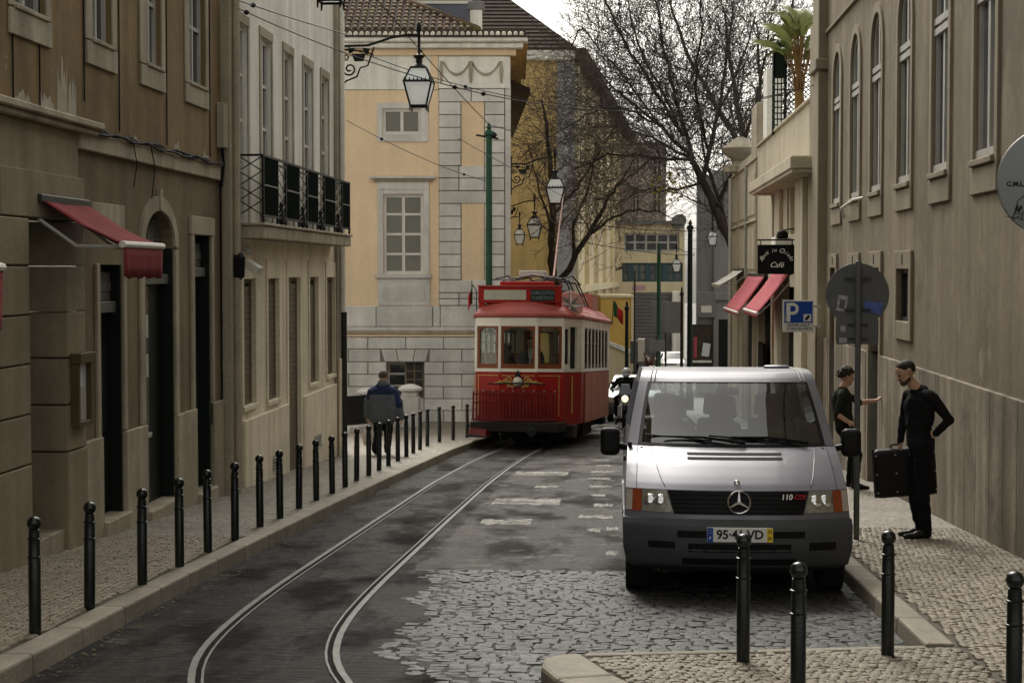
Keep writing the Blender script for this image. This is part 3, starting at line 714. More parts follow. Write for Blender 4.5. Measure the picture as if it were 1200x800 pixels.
# ================================================================== facade helpers
PLF = Face((XL, 0, 0), (0, 1, 0), (1, 0, 0))
PRF = Face((XR, 0, 0), (0, 1, 0), (-1, 0, 0))
def casement(parent, P, a, b, c, d, dep, cols=2, rows=2, fm='white_frame', pm='pane', bar=.05, name='window', rowz=None, thick=.05):
    """timber frame with glazing bars; every pane a sub-part"""
    mb = MB()
    us = [a+(b-a)*i/cols for i in range(cols+1)]; vs = rowz or [c+(d-c)*i/rows for i in range(rows+1)]
    h = bar/2
    for i, u in enumerate(us):
        lo, hi = (u, u+bar) if i == 0 else ((u-bar, u) if i == cols else (u-h, u+h))
        mb.pbox(P, lo, hi, c, d, -dep, -dep+thick)
    for i, v in enumerate(vs):
        lo, hi = (v, v+bar) if i == 0 else ((v-bar, v) if i == len(vs)-1 else (v-h*.8, v+h*.8))
        mb.pbox(P, a+.001, b-.001, lo, hi, -dep+.002, -dep+thick-.004)
    w_ = mb.build(name, M[fm], parent)
    for i in range(cols):
        for j in range(len(vs)-1):
            MB().pbox(P, us[i]+.002, us[i+1]-.002, vs[j]+.002, vs[j+1]-.002, -dep+.008, -dep+.016).build('pane', M[pm], w_)
    return w_
def slat_panel(parent, P, a, b, c, d, dep, mat, pitch=.09, name='shutter', frame='dark_frame'):
    """louvred or ribbed leaf: a frame with slats as sub-parts joined when tiny"""
    f = MB(); t = .05
    f.pbox(P, a, a+t, c, d, -dep, -dep+.045); f.pbox(P, b-t, b, c, d, -dep, -dep+.045); f.pbox(P, a+t, b-t, c, c+t, -dep, -dep+.045); f.pbox(P, a+t, b-t, d-t, d, -dep, -dep+.045)
    w_ = f.build(name, M[mat], parent)
    v = c+t
    while v+pitch <= d-t+1e-6:
        MB().hexa([P(a+t, v, -dep), P(b-t, v, -dep), P(b-t, v, -dep+.035), P(a+t, v, -dep+.035), P(a+t, v+pitch*.93, -dep), P(b-t, v+pitch*.93, -dep), P(b-t, v+pitch*.95, -dep+.027), P(a+t, v+pitch*.95, -dep+.027)]).build('slat', M[mat], w_)
        v += pitch
    return w_

# ================================================================== brown corner house (near left)
bh = thing('brown_townhouse', 'brown plastered house with peeling paint, arched doorway and red awning', 'house', (XL, 14, zr(14)))
bh.location = (0, 0, 0)
upw = [(14.47, 15.28), (16.64, 17.31), (18.60, 19.21), (20.47, 21.29)]
upo = [(14.33, 15.42), (16.43, 17.46), (18.33, 19.35), (20.26, 21.42)]
more = [(12.35, 13.1), (10.2, 10.95), (8.0, 8.75)]
mb = MB(); holes = [(a, b, 4.24, 6.35) for a, b in upw+more]+[(a, b, 7.9, 9.4) for a, b in upw]
wall_sheet(mb, PLF, 3, 22.17, 3.285, 10.4, holes, .12)
mb.pbox(PLF, 3, 22.15, 3.2, 10.39, -.5, -.13)
mb.build('wall', M['brown'], bh)
for i, (a, b) in enumerate(upw+more):
    w_ = casement(bh, PLF, a, b, 4.24, 6.35, .10, 2, 3, 'grey_frame', 'pane_grey' if i % 2 == 0 else 'pane', .055)
    oa, ob = upo[i] if i < 4 else (a-.14, b+.14)
    mb = MB(); t = .022
    mb.pbox(PLF, oa, a, 4.22, 6.5, 0, t); mb.pbox(PLF, b, ob, 4.22, 6.5, 0, t); mb.pbox(PLF, a, b, 6.36, 6.5, 0, t)
    mb.build('surround', M['stone_l'], w_, bevel=.006)
    MB().pbox(PLF, oa+.01, ob-.01, 3.98, 4.205, 0, .03).build('apron_panel', M['stone_l'], w_, bevel=.006)
    MB().pbox(PLF, a-.03, b+.03, 4.206, 4.245, -.09, .05).build('sill', M['stone_l'], w_, bevel=.005)
for a, b in upw: casement(bh, PLF, a, b, 7.9, 9.4, .10, 2, 3, 'grey_frame', 'pane', .055)
# ground floor: plaster, openings and stone trim
holes = [(16.87, 17.69, -1.3, 2.02), (18.50, 19.80, -1.3, 2.64, 'flat'), (20.71, 21.59, -1.3, 2.40)]
PB = Face((XL-.03, 0, 0), (0, 1, 0), (1, 0, 0))
mb = MB(); wall_sheet(mb, PB, 16.2, 22.17, -1.6, 3.14, holes, .17); mb.build('ground_floor_wall', M['brown_low'], bh)
mb = MB(); wall_sheet(mb, PLF, 3, 16.2, 2.45, 3.27, (), .2); mb.pbox(PLF, 3, 14.6, -1.6, 2.44, -.5, -.4); mb.build('frieze_wall', M['stone_pillar'], bh)
MB().pbox(PLF, 3, 16.55, 3.275, 3.33, 0, .10).build('cornice', M['stone_l'], bh, bevel=.012)
MB().pbox(PLF, 3, 16.60, 3.332, 3.40, 0, .15).build('cornice', M['stone_l'], bh, bevel=.012)
MB().pbox(PLF, 16.21, 22.16, 3.13, 3.31, -.02, .035).build('string_course', M['stone_l'], bh, bevel=.008)
courses = [2.84, 2.42, 2.0, 1.57, 1.14, .70, .26]
for k in range(6):
    zt, zb = courses[k], courses[k+1]
    if k: MB().pbox(PLF, 15.645, 16.215, zb+.007, zt-.007, -.42, .055).build('stone_block', M['stone_pillar'], bh, bevel=.009)
    for (a, b) in ((9.4, 10.7), (10.712, 12.0), (12.012, 13.25), (13.262, 14.655)):
        if k: MB().pbox(PLF, a, b, zb+.007, zt-.007, -.42, .055).build('stone_block', M['stone_pillar'], bh, bevel=.009)
MB().pbox(PLF, 14.0, 16.22, 2.425, 2.84, -.3, .052).build('stone_block', M['stone_pillar'], bh, bevel=.009)
MB().pbox(PLF, 15.645, 16.225, -1.3, .252, -.42, .06).build('plinth_block', M['stone_pillar'], bh, bevel=.009)
MB().pbox(PLF, 9.4, 14.655, -1.3, .252, -.42, .06).build('plinth_block', M['stone_pillar'], bh, bevel=.009)
MB().pbox(PLF, 14.66, 15.64, -1.3, -.46, -.45, .02).build('doorstep', M['stone_l'], bh, bevel=.01)
d_ = MB().pbox(PLF, 14.66, 15.64, -.46, 2.42, -.34, -.30).build('door', M['dark_frame'], bh)
for a in (14.70, 15.0, 15.3): MB().pbox(PLF, a, a+.27, -.40, 2.36, -.30, -.275).build('door_board', M['dark_frame'], d_, bevel=.006)
# openings of the plaster part
def trim(parent, mat, P, *boxes, name='surround'):
    for bx in boxes: MB().pbox(P, *bx).build(name, M[mat], parent, bevel=.006)
trim(bh, 'stone_l', PB, (16.76, 16.868, .28, 2.03, 0, .035), (17.692, 17.80, .28, 2.03, 0, .035), (16.66, 17.76, 2.38, 2.64, 0, .03))
trim(bh, 'stone_l', PB, (18.34, 18.498, .27, 2.2, 0, .035), (19.802, 19.95, .27, 2.2, 0, .035))
trim(bh, 'stone_l', PB, (20.57, 20.708, -.02, 2.40, 0, .035), (21.592, 21.72, -.02, 2.40, 0, .035), (20.55, 21.74, 2.404, 2.63, 0, .04))
mb = MB(); inn = arch_pts(18.50, 19.80, 2.64, 'flat'); o_ = [(18.34+(u-18.50)*(19.95-18.34)/1.3, 2.205+(v-2.237)*1.42+.03) for u, v in inn]
for (p, q, r_, s_) in zip(inn, inn[1:], o_, o_[1:]):
    mb.hexa([PB(p[0], p[1], 0), PB(q[0], q[1], 0), PB(q[0], q[1], .035), PB(p[0], p[1], .035), PB(r_[0], r_[1], 0), PB(s_[0], s_[1], 0), PB(s_[0], s_[1], .035), PB(r_[0], r_[1], .035)])
mb.build('arch_stone', M['stone_l'], bh)
MB().pbox(PB, 19.10, 19.2, 2.64, 2.88, .0, .05).build('keystone', M['stone_l'], bh, bevel=.006)
for a, b, t in ((16.226, 16.868, .285), (17.692, 18.498, .262), (19.802, 20.708, .262), (21.592, 22.16, .268)):
    MB().pbox(PB, a, b, -1.5, t, 0, .055).build('base_slab', M['stone_l'], bh, bevel=.008)
for a, b, v in ((16.87, 17.69, -.58), (18.50, 19.80, -.70), (20.71, 21.59, -.80)):
    MB().pbox(PB, a-.02, b+.02, -1.5, v+.0, -.35, .10).build('doorstep', M['stone_l'], bh, bevel=.01)
def dark_door(a, b, c, d, top):
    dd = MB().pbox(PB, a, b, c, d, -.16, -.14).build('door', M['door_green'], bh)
    m_ = (a+b)/2
    for x0, x1 in ((a+.03, m_-.012), (m_+.012, b-.03)):
        for z0, z1 in ((c+.08, c+.75), (c+.85, c+1.75)): MB().pbox(PB, x0+.05, x1-.05, z0, z1, -.14, -.122).build('door_panel', M['door_green'], dd, bevel=.01)
    bx = MB().pbox(PB, a+.01, b-.01, top, top+.12, -.14, -.05).build('roller_box', M['shutter_grey'], bh, bevel=.01)
    v = top+.125; k = 0
    while v+.1 < d:
        MB().pbox(PB, a+.012, b-.012, v, v+.098, -.138, -.11+.01*(k % 2)).build('shutter_slat', M['shutter_grey'], bx); v += .1; k += 1
dark_door(16.87, 17.69, -.58, 2.02, 1.52); dark_door(20.71, 21.59, -.80, 2.40, 1.88)
dd = MB().pbox(PB, 18.5, 19.8, -.70, 2.66, -.16, -.14).build('door', M['door_green'], bh)
MB().pbox(PB, 18.52, 19.78, 1.80, 1.92, -.138, -.05).build('roller_box', M['shutter_grey'], dd, bevel=.01)
MB().pbox(PB, 18.53, 19.12, 1.925, 2.55, -.138, -.125).build('fanlight', M['pane_grey'], dd); MB().pbox(PB, 19.18, 19.77, 1.925, 2.55, -.138, -.125).build('fanlight', M['pane_grey'], dd)
MB().pbox(PB, 18.53, 19.12, .1, 1.78, -.138, -.112).build('glass_leaf', M['pane_grey'], dd)
for z in (1.2, .75): MB().pbox(PB, 18.55, 19.10, z, z+.26, -.111, -.106).build('poster', M['paper' if 0 else 'grey_frame'], dd)
MB().pbox(PB, 18.53, 19.12, -.66, .06, -.138, -.10).build('door_panel', M['dark_frame'], dd, bevel=.01)
MB().pbox(PB, 18.51, 19.13, .07, .12, -.108, -.08).build('door_rail', M['grey_frame'], dd)
for a, b, c, d in ((16.87, 17.69, -.58, 2.02), (20.71, 21.59, -.80, 2.40), (18.50, 19.80, -.70, 2.22)):
    for u0, u1 in ((a+.001, a+.03), (b-.03, b-.001)): MB().pbox(PB, u0, u1, c, d-.001, -.139, -.006).build('door_lining', M['door_green'], bh)
# rest of the body: roof and back
MB().box(XL-9, XL-.3, 3, 22.1, 10.4, 10.6).build('roof', M['tile_dark'], bh)
MB().box(XL-9, XL-.6, 3, 3.2, -2, 10.4).build('gable_wall', M['brown'], bh)

# things fixed to the brown house
def wall_awning(name_label, y0, y1, xo, zw, zf, mat, P, group, drop=.26):
    t = thing('awning', name_label, 'awning', (P.o.x, (y0+y1)/2, zw), group=group); s = P.d.x
    L = lambda a, b, c: (a*s, b-(y0+y1)/2, c-zw)
    mb = MB(); n = 8; rows = []
    for i in range(n+1):
        f = i/n; sag = -.03*sin(pi*f)
        rows.append([L(.05+(xo-.05)*f, y0+(y1-y0)*j/6, zw+(zf-zw)*f+sag-.012*sin(pi*j/6)+.014*mnoise.noise(Vector((f*5, j*1.1, y0)))*sin(pi*f)) for j in range(7)])
    mb.grid(rows); mb.build('canopy', M[mat], t, smooth='all', thick=.006)
    MB().tube([L(xo, y0-.02, zf), L(xo, y1+.02, zf)], .032, 8).build('front_bar', M['white_paint'], t)
    mb = MB(); rows = []
    for i in range(4):
        rows.append([L(xo+.012+.012*sin(j*2.1)*i/3, y0+(y1-y0)*j/14, zf-.02-drop*i/3-(.03 if i == 3 else 0)*abs(sin(j*.9))) for j in range(15)])
    mb.grid(rows); mb.build('valance', M['red_cloth'] if mat == 'red_cloth' else M[mat], t, smooth='all', thick=.005)
    for y in (y0+.05, y1-.05):
        MB().tube([L(.02, y, zw-.18), L(xo*.45, y+.02, zw-.30+(zf-zw)*.3), L(xo-.03, y, zf-.02)], .018, 6).build('folding_arm', M['grey_frame'], t)
    MB().box(*sorted((0, .09*s)), y0-.06-(y0+y1)/2, y1+.06-(y0+y1)/2, -.04, .04).build('head_box', M['dark_frame'], t, bevel=.012)
    return t
aw = wall_awning('faded red shop awning half folded out over the dark doorway', 14.95, 16.25, .80, 2.60, 2.19, 'red_cloth', PLF, None)
MB().box(.3, .62, .18, .30, -.135, -.128).build('patch', M['stone_l'], aw, rot=(0, radians(26), 0))
wall_awning('red shop awning at the left edge, only its corner showing', 10.4, 11.95, .80, 2.35, 1.98, 'red_cloth', PLF, None, .42)
t = thing('menu_case', 'wooden glazed menu case on the pillar beside the awning', 'menu case', PLF(15.95, .8, .056))
F0 = Face((0, 0, 0), (0, 1, 0), (1, 0, 0))
mb = MB(); mb.pbox(F0, -.21, -.16, -.32, .36, 0, .08); mb.pbox(F0, .16, .21, -.32, .36, 0, .08); mb.pbox(F0, -.16, .16, -.32, -.27, 0, .08); mb.pbox(F0, -.23, .23, .28, .38, 0, .11)
mb.build('case', M['olive_wood'], t, bevel=.006)
MB().pbox(F0, -.16, .16, -.27, .28, 0, .03).build('menu_sheet', M['paper'], t)
MB().pbox(F0, -.10, .10, -.27, .05, .031, .036).build('menu_picture', M['grey_frame'], t)
t = thing('intercom_panel', 'grey intercom plate with buttons beside the dark doorway', 'intercom', PB(17.02, .98, -.12))
MB().pbox(F0, -.15, .15, -.17, .17, 0, .02).build('plate', M['dark_frame'], t, bevel=.004)
for i in range(3):
    for j in range(6): MB().pbox(F0, -.09+i*.07, -.06+i*.07, -.13+j*.045, -.11+j*.045, .02, .026).build('button', M['grey_frame'], t)
t = thing('cable_bundle', 'sagging black cables clipped along the ledge of the brown house', 'cables')
for k in range(3):
    pts = [PLF(16.3+i*.3, 3.345+.02*sin(i*1.7+k)-.012*k+.03*mnoise.noise(Vector((i*.4, k*3, 0))), .05+.01*k) for i in range(20)]
    MB().tube(pts, .014, 5).build('cable', M['black'], t)
for (y, h) in ((17.9, 2.95), (18.6, 2.85)):
    MB().tube([PLF(y, 3.34, .05), PLF(y+.12, 3.1, .06), PLF(y+.02, h-.1, .05)], .006, 4).build('loose_end', M['black'], t)
for (y, z0) in ((14.42, 3.4), (15.1, 3.4), (17.55, 3.4), (19.42, 3.4), (16.38, 3.6), (21.5, 3.4)):
    tag(MB().tube([PLF(y, z0, .012), PLF(y+.01, 5.2, .012), PLF(y, 7, .012)], .008, 5).build('wall_cable', M['black']),
        {14.42: 'thin black cable running up the brown wall under the nearest window', 15.1: 'second thin black cable hanging below the nearest upper window', 17.55: 'thin black cable up the wall beside the second upper window', 19.42: 'thin black cable up the wall beside the third upper window', 16.38: 'thin black cable at the edge of the second window surround', 21.5: 'thin black cable on the wall by the drainpipe'}[y], 'cable', 'thin cables on the brown house front')
t = thing('junction_box', 'pale cable box at the end of the brown house ledge', 'junction box', PLF(22.0, 3.85, 0))
MB().pbox(F0, -.10, .12, -.3, .28, 0, .1).build('box', M['stone_l'], t, bevel=.01)
MB().tube([(.05, 0, -.3), (.06, .03, -.5), (.05, -.05, -.8)], .02, 6).build('cable', M['black'], t)

# ================================================================== pale house with the balcony
wh = thing('pale_townhouse', 'pale grey house with a long iron balcony and tall shuttered windows', 'house')
upl = [(23.02, 23.74), (24.65, 25.38), (26.36, 27.05), (28.01, 28.79), (29.70, 30.41)]
lowl = [(23.37, 24.14, .07, 1.84), (25.03, 25.86, .02, 1.84), (26.60, 27.61, -1.5, 1.85), (28.46, 29.27, .05, 1.85), (30.14, 31.0, .09, 1.84)]
mb = MB(); wall_sheet(mb, PLF, 22.17, 31.75, 2.38, 10.0, [(a, b, 2.60, 5.35) for a, b in upl]+[(a, b, 7.4, 9.2) for a, b in upl], .12)
mb.pbox(PLF, 22.2, 31.7, 2.38, 9.98, -.6, -.14)
mb.build('upper_wall', M['white_render'], wh)
mb = MB(); wall_sheet(mb, PLF, 22.17, 31.75, -2.2, 2.38, lowl, .10); mb.pbox(PLF, 22.2, 31.7, -2.2, 2.37, -.6, -.12); mb.build('ground_floor_wall', M['cream_low'], wh)
for i, (a, b) in enumerate(upl):
    w_ = casement(wh, PLF, a, b, 2.62, 5.35, .10, 2, 4, 'white_frame', 'pane', .06, rowz=[2.62, 3.35, 4.05, 4.68, 5.35])
    MB().pbox(PLF, a-.10, a-.002, 2.62, 5.36, 0, .02).build('surround', M['stone_l'], w_, bevel=.004)
    MB().pbox(PLF, b+.002, b+.10, 2.62, 5.36, 0, .02).build('surround', M['stone_l'], w_, bevel=.004)
    MB().pbox(PLF, a-.10, b+.10, 5.362, 5.50, 0, .025).build('lintel', M['stone_l'], w_, bevel=.004)
    casement(wh, PLF, a, b, 7.4, 9.2, .10, 2, 3, 'white_frame', 'pane', .06)
for i, (a, b, c, d) in enumerate(lowl):
    c2 = max(c, zr((a+b)/2)+K-.02)
    w_ = slat_panel(wh, PLF, a, b, c2, d, .09, 'shutter_brown', .09, 'door' if i == 2 else 'window')
    tt = .10 if i != 2 else .12
    trim(w_, 'cream_low', PLF, (a-tt, a-.002, c2, d+.28, 0, .022), (b+.002, b+tt, c2, d+.28, 0, .022), (a, b, d+.004, d+.28, 0, .020))
    if i != 2: MB().pbox(PLF, a-.05, b+.05, c-.07, c-.002, -.08, .04).build('sill', M['cream_low'], w_, bevel=.006)
for a, b in ((23.32, 26.46), (27.75, 31.0)):
    MB().pbox(PLF, a, b, -2.0, -.12 if a < 25 else -.10, 0, .05).build('plinth', M['cream_low'], wh, bevel=.012)
MB().pbox(PLF, 22.18, 22.62, -2, 9.9, 0, .12).build('corner_pilaster', M['stone_l'], wh, bevel=.012)
MB().pbox(PLF, 22.66, 23.0, -2, 9.9, 0, .07).build('corner_pilaster', M['stone_l'], wh, bevel=.012)
MB().pbox(PLF, 31.05, 31.75, -2.2, 9.9, 0, .07).build('corner_pilaster', M['stone_l'], wh, bevel=.012)
MB().pbox(PLF, 31.02, 31.76, -2.2, .35, .07, .11).build('pilaster_base', M['cream_low'], wh, bevel=.012)
MB().tube([PLF(31.25, 9.9, .12), PLF(31.25, 1.2, .12)], .05, 10).build('downpipe', M['white_render'], wh, smooth=True)
MB().tube([PLF(31.25, 1.2, .14), PLF(31.25, -1.45, .14)], .055, 10).build('downpipe', M['dark_frame'], wh, smooth=True)
MB().tube([PLF(22.34, 9.9, .16), PLF(22.34, -1.0, .16)], .045, 10).build('downpipe', M['stone_l'], wh, smooth=True)
MB().box(XL-9, XL-.3, 22.2, 31.7, 10, 10.3).build('roof', M['tile_dark'], wh)
MB().box(XL-9, XL-.02, 31.5, 31.74, -2.4, 10).build('gable_wall', M['white_render'], wh)
for (a, b, z) in ((25.14, 25.72, -1.04), (28.62, 29.28, -1.08)):
    v = MB().pbox(PLF, a, b, z, z+.22, .02, .052).build('vent', M['black'], wh)
    for k in range(5): MB().pbox(PLF, a-.01, b+.01, z+.005+k*.045, z+.028+k*.045, .052, .066).build('vent_slat', M['grey_frame'], v)
# balcony
BX = .36
MB().pbox(PLF, 23.07, 30.7, 2.40, 2.575, 0, BX).build('balcony_slab', M['stone_l'], wh, bevel=.012)
MB().pbox(PLF, 23.04, 30.73, 2.577, 2.615, 0, BX+.03).build('balcony_edge', M['stone_l'], wh, bevel=.008)
rl = MB()
for z in (3.52, 2.70): rl.pbox(PLF, 23.09, 30.7, z, z+.03, BX-.035, BX)
rl.pbox(PLF, 23.09, 23.12, 3.5201, 3.5499, 0, BX-.036); rl.pbox(PLF, 30.66, 30.69, 3.5201, 3.5499, 0, BX-.036)
rail = rl.build('balcony_railing', M['iron'], wh)
dense = [(23.13, 24.16), (24.72, 25.79), (26.42, 27.39), (27.98, 29.07), (29.8, 30.66)]
for a, b in dense:
    for u in (a, b-.04): MB().pbox(PLF, u, u+.04, 2.62, 3.518, BX-.034, BX-.002).build('post', M['iron'], rail)
    n_ = int((b-a-.08)/.058); st_ = (b-a-.08)/n_
    for k in range(n_):
        u = a+.04+k*st_+.006
        MB().tube([PLF(u+.02, 2.732, BX-.018), PLF(u+.02, 2.95, BX-.018), PLF(u+.012, 3.1, BX-.014), PLF(u+.028, 3.3, BX-.02), PLF(u+.02, 3.518, BX-.018)], [.012, .024, .017, .024, .012], 4).build('baluster', M['iron_green'], rail)
    mm = MB()
    for k in range(n_): mm.ell(PLF(a+.06+k*st_, 3.13, BX+.004), .012, 6, 4)
    o = mm.build('rosette', M['grey_frame'], rail); o['kind'] = 'stuff'
for (a, b) in zip([q[1] for q in dense], [q[0] for q in dense][1:]):
    MB().pbox(PLF, a, b, 3.44, 3.47, BX-.03, BX-.006).build('lattice_bar', M['iron'], rail)
    for k in range(4):
        z = 2.73+k*.18
        MB().tube([PLF(a, z, BX-.018), PLF(b, z+.18, BX-.018)], .007, 4).build('lattice_bar', M['iron'], rail)
        MB().tube([PLF(b, z, BX-.022), PLF(a, z+.18, BX-.022)], .007, 4).build('lattice_bar', M['iron'], rail)
    MB().lathe([(.01, 2.62), (.07, 2.66), (.05, 2.80), (.02, 2.86), (.035, 2.92), (.005, 2.96)], 8, (PLF((a+b)/2, 0, BX-.02)[0], (a+b)/2, 0)).build('urn_finial', M['iron'], rail, smooth=True)
for k in range(4):
    z = 2.72+k*.2
    MB().tube([PLF(23.105, z, .02), PLF(23.105, z+.2, BX-.02)], .008, 4).build('lattice_bar', M['iron'], rail)
    MB().tube([PLF(23.11, z, BX-.02), PLF(23.11, z+.2, .02)], .008, 4).build('lattice_bar', M['iron'], rail)
MB().pbox(PLF, 23.09, 23.13, 2.62, 3.518, .01, .035).build('post', M['iron'], rail)
# security camera, wall lamp box
t = thing('security_camera', 'small white security camera under the balcony end', 'camera', PLF(23.35, 2.12, .0))
MB().tube([(0, 0, .12), (.10, 0, .12), (.14, 0, .05)], .02, 6).build('bracket', M['grey_frame'], t)
MB().box(.05, .34, -.05, .06, -.06, .05).build('housing', M['white_paint'], t, bevel=.012, rot=(0, radians(28), radians(-25)))
MB().ell((.08, 0, .13), (.05, .07, .07), 10, 6).build('dome', M['grey_frame'], t, smooth='all')
MB().tube([(.01, 0, .05), (.015, -.06, -.2), (.01, -.22, -.42)], .009, 4).build('cable', M['black'], t)
t = thing('wall_alarm_box', 'small black box clamped to the drainpipe between the houses', 'alarm box', PLF(22.36, 2.05, .17))
MB().lathe([(.02, -.22), (.085, -.17), (.095, .08), (.06, .14), (.02, .18)], 6).build('box', M['black'], t)
MB().tube([(0, 0, -.2), (0, .01, -.9), (0, 0, -2.7)], .018, 5).build('cable', M['dark_frame'], t)

R5 = random.Random(5)
def peel(y, z, w_, h_):
    n = 9; pts = [(y+w_*(k/n-.5)*(.6+.4*R5.random()), z) for k in range(n+1)]
    top = [(y+w_*(.5-k/n)*.75, z+h_*(.25+.75*R5.random()*(1-abs(.5-k/n)))) for k in range(n+1)]
    MB().ppoly(PLF, pts+top, -.002, .003).build('peeled_patch', M['peel'], bh)
for y, z, w_, h_ in ((15.75, 3.41, .34, .85), (16.05, 3.41, .30, .5), (15.3, 3.41, .5, .22), (19.9, 3.33, .3, .22), (21.3, 3.33, .4, .2), (14.7, 3.41, .5, .14), (18.2, 3.33, .3, .1)): peel(y, z, w_, h_)
# ================================================================== yellow palace with the ashlar corner (faces the camera)
ct, sn = cos(YAW), sin(YAW)
FWD = Vector((-sn, ct, 0)); RGT = Vector((ct, sn, 0))
DY = 48.2
PY = Face(FWD*DY, RGT, -FWD)              # u to the right from the camera axis, v = height, d towards the street
Q = DY/2000.0                             # metres per photo pixel in this plane, used only to scale measured elevations
U = lambda px: (px-600)*Q
V = lambda py: CZ+(318-py)*Q
yb = thing('yellow_palace', 'ochre yellow building with grey ashlar corner, garland frieze and tiled roof', 'building')
uL = -11.0; uE = U(598.5)
GZ = zr(46)+K-.5
# core wall (joint coloured behind the ashlar, yellow above)
win_b = (U(453), U(497), V(466.5), V(424.5)); win_t = (U(449.5), U(496.5), V(321), V(228)); win_s = (U(449), U(494), V(158.5), V(128.5))
mb = MB(); wall_sheet(mb, PY, uL, uE, GZ-1, V(360), [win_b], .35); mb.build('base_core', M['joint'], yb)
mb = MB(); wall_sheet(mb, PY, uL, U(514.5), V(359.9), V(107), [win_t, win_s], .25)
mb.pbox(PY, U(541), U(567.5), V(196), V(120), -.2, -.012); mb.pbox(PY, U(541), U(567.5), V(329), V(237), -.2, -.012)
mb.build('wall', M['yellow'], yb)
mb = MB(); mb.pbox(PY, U(514.5), uE-.01, V(360), V(60), -.5, -.035); mb.build('corner_core', M['joint'], yb)
mb = MB(); mb.pbox(PY, uL, uE-.1, GZ-1, V(62), -.9, -.52); mb.build('back_core', M['dark_in'], yb)
# ashlar base courses
G = .011
def ash(u0, u1, v0, v1, d=.035, parent=None, mat='ashlar', bv=.012):
    RN = RND.uniform(-.006, .006)
    return MB().pbox(PY, u0+G, u1-G, v0+G, v1-G, -.02, d+RN).build('ashlar_block', M[mat], parent or yb, bevel=bv)
cy = [394.9, 409, 423.9, 438.6, 453.1, 467.2, 481.2, 495.5, 510]
JA = [U(431+44.3*k) for k in range(-7, 4)]; JB = [U(408.3+44.3*k) for k in range(-7, 5)]
for r in range(8):
    vt, vb = V(cy[r]), V(cy[r+1]); js = [uL]+[j for j in (JA if r % 2 == 0 else JB) if uL+.2 < j < uE-.2]+[uE]
    for a, b in zip(js, js[1:]):
        segs = [(a, b)]
        if r == 1:                                   # flat arch of wedge stones above the window
            w0, w1 = U(446), U(503)
            segs = [(a, min(b, w0)), (max(a, w1), b)]
        if r in (2, 3, 4): segs = [(a, min(b, win_b[0])), (max(a, win_b[1]), b)]
        for p, q in segs:
            if q-p > .08: ash(p, q, vb, vt)
wt = [446, 464, 486, 503]; wb = [450.3, 467, 484, 499.3]
for k in range(3):
    mb = MB(); g2 = G
    mb.hexa([PY(U(wb[k])+g2, V(423.9)+G, -.02), PY(U(wb[k+1])-g2, V(423.9)+G, -.02), PY(U(wb[k+1])-g2, V(423.9)+G, .045), PY(U(wb[k])+g2, V(423.9)+G, .045),
             PY(U(wt[k])+g2, V(409)-G, -.02), PY(U(wt[k+1])-g2, V(409)-G, -.02), PY(U(wt[k+1])-g2, V(409)-G, .045), PY(U(wt[k])+g2, V(409)-G, .045)])
    mb.build('wedge_stone', M['ashlar'], yb, bevel=.012)
# moulding and plain plinth course
MB().pbox(PY, uL, uE+.02, V(394.4), V(391.5), -.02, .055).build('moulding', M['yellow'], yb, bevel=.01)
MB().pbox(PY, uL, uE+.05, V(391.3), V(387.5), -.02, .085).build('moulding', M['stone_l'], yb, bevel=.015)
MB().pbox(PY, uL, uE+.03, V(387.3), V(383), -.02, .05).build('moulding', M['ashlar'], yb, bevel=.01)
js = [uL, U(352), U(397), U(441), U(507), U(516), uE]
for k, (a, b) in enumerate(zip(js, js[1:])):
    ash(a, b, V(382.8), V(358), .02 if k != 3 else .05)
# base window with one dark gap and a grille leaf
w_ = casement(yb, PY, win_b[0], win_b[1], win_b[2], win_b[3], .28, 2, 3, 'grey_frame', 'pane', .07)
sh = MB().pbox(PY, U(474), U(496), V(466), V(425), -.22, -.19).build('shutter_leaf', M['shutter_brown'], yb)
for i in range(2):
    for j in range(4): MB().pbox(PY, U(476+i*10), U(484+i*10), V(464-j*10), V(456-j*10), -.19, -.178).build('shutter_panel', M['dark_frame'], sh, bevel=.008)
# the corner: grey blocks round recessed yellow panels
rowsA = [(121, 135.8), (135.8, 150.6), (150.6, 165.4), (165.4, 180.2), (180.2, 195)]
for a, b in rowsA+[(239.0+14.8*k, 253.8+14.8*k) for k in range(6)]:
    ash(U(514.5), U(540.5), V(b), V(a)); ash(U(568), U(591.5), V(b), V(a))
for a, b in ((195, 209.3), (209.3, 224)):
    ash(U(514.5), U(538), V(b), V(a)); ash(U(538), U(568), V(b), V(a)); ash(U(568), U(591.5), V(b), V(a))
ash(U(514.5), U(591.5), V(239), V(224), .03)
ash(U(514.5), U(553), V(343), V(328)); ash(U(553), U(591.5), V(343), V(328))
for a, b in ((343, 350), (350, 358)): ash(U(514.5), U(538), V(b), V(a)); ash(U(538), U(591.5), V(b), V(a))
ash(U(514.5), U(552.5), V(121), V(105.5)); ash(U(552.5), U(591.5), V(121), V(105.5))
MB().pbox(PY, U(592), uE, V(359), V(100), -.04, .0).build('corner_strip', M['ashlar'], yb, bevel=.008)
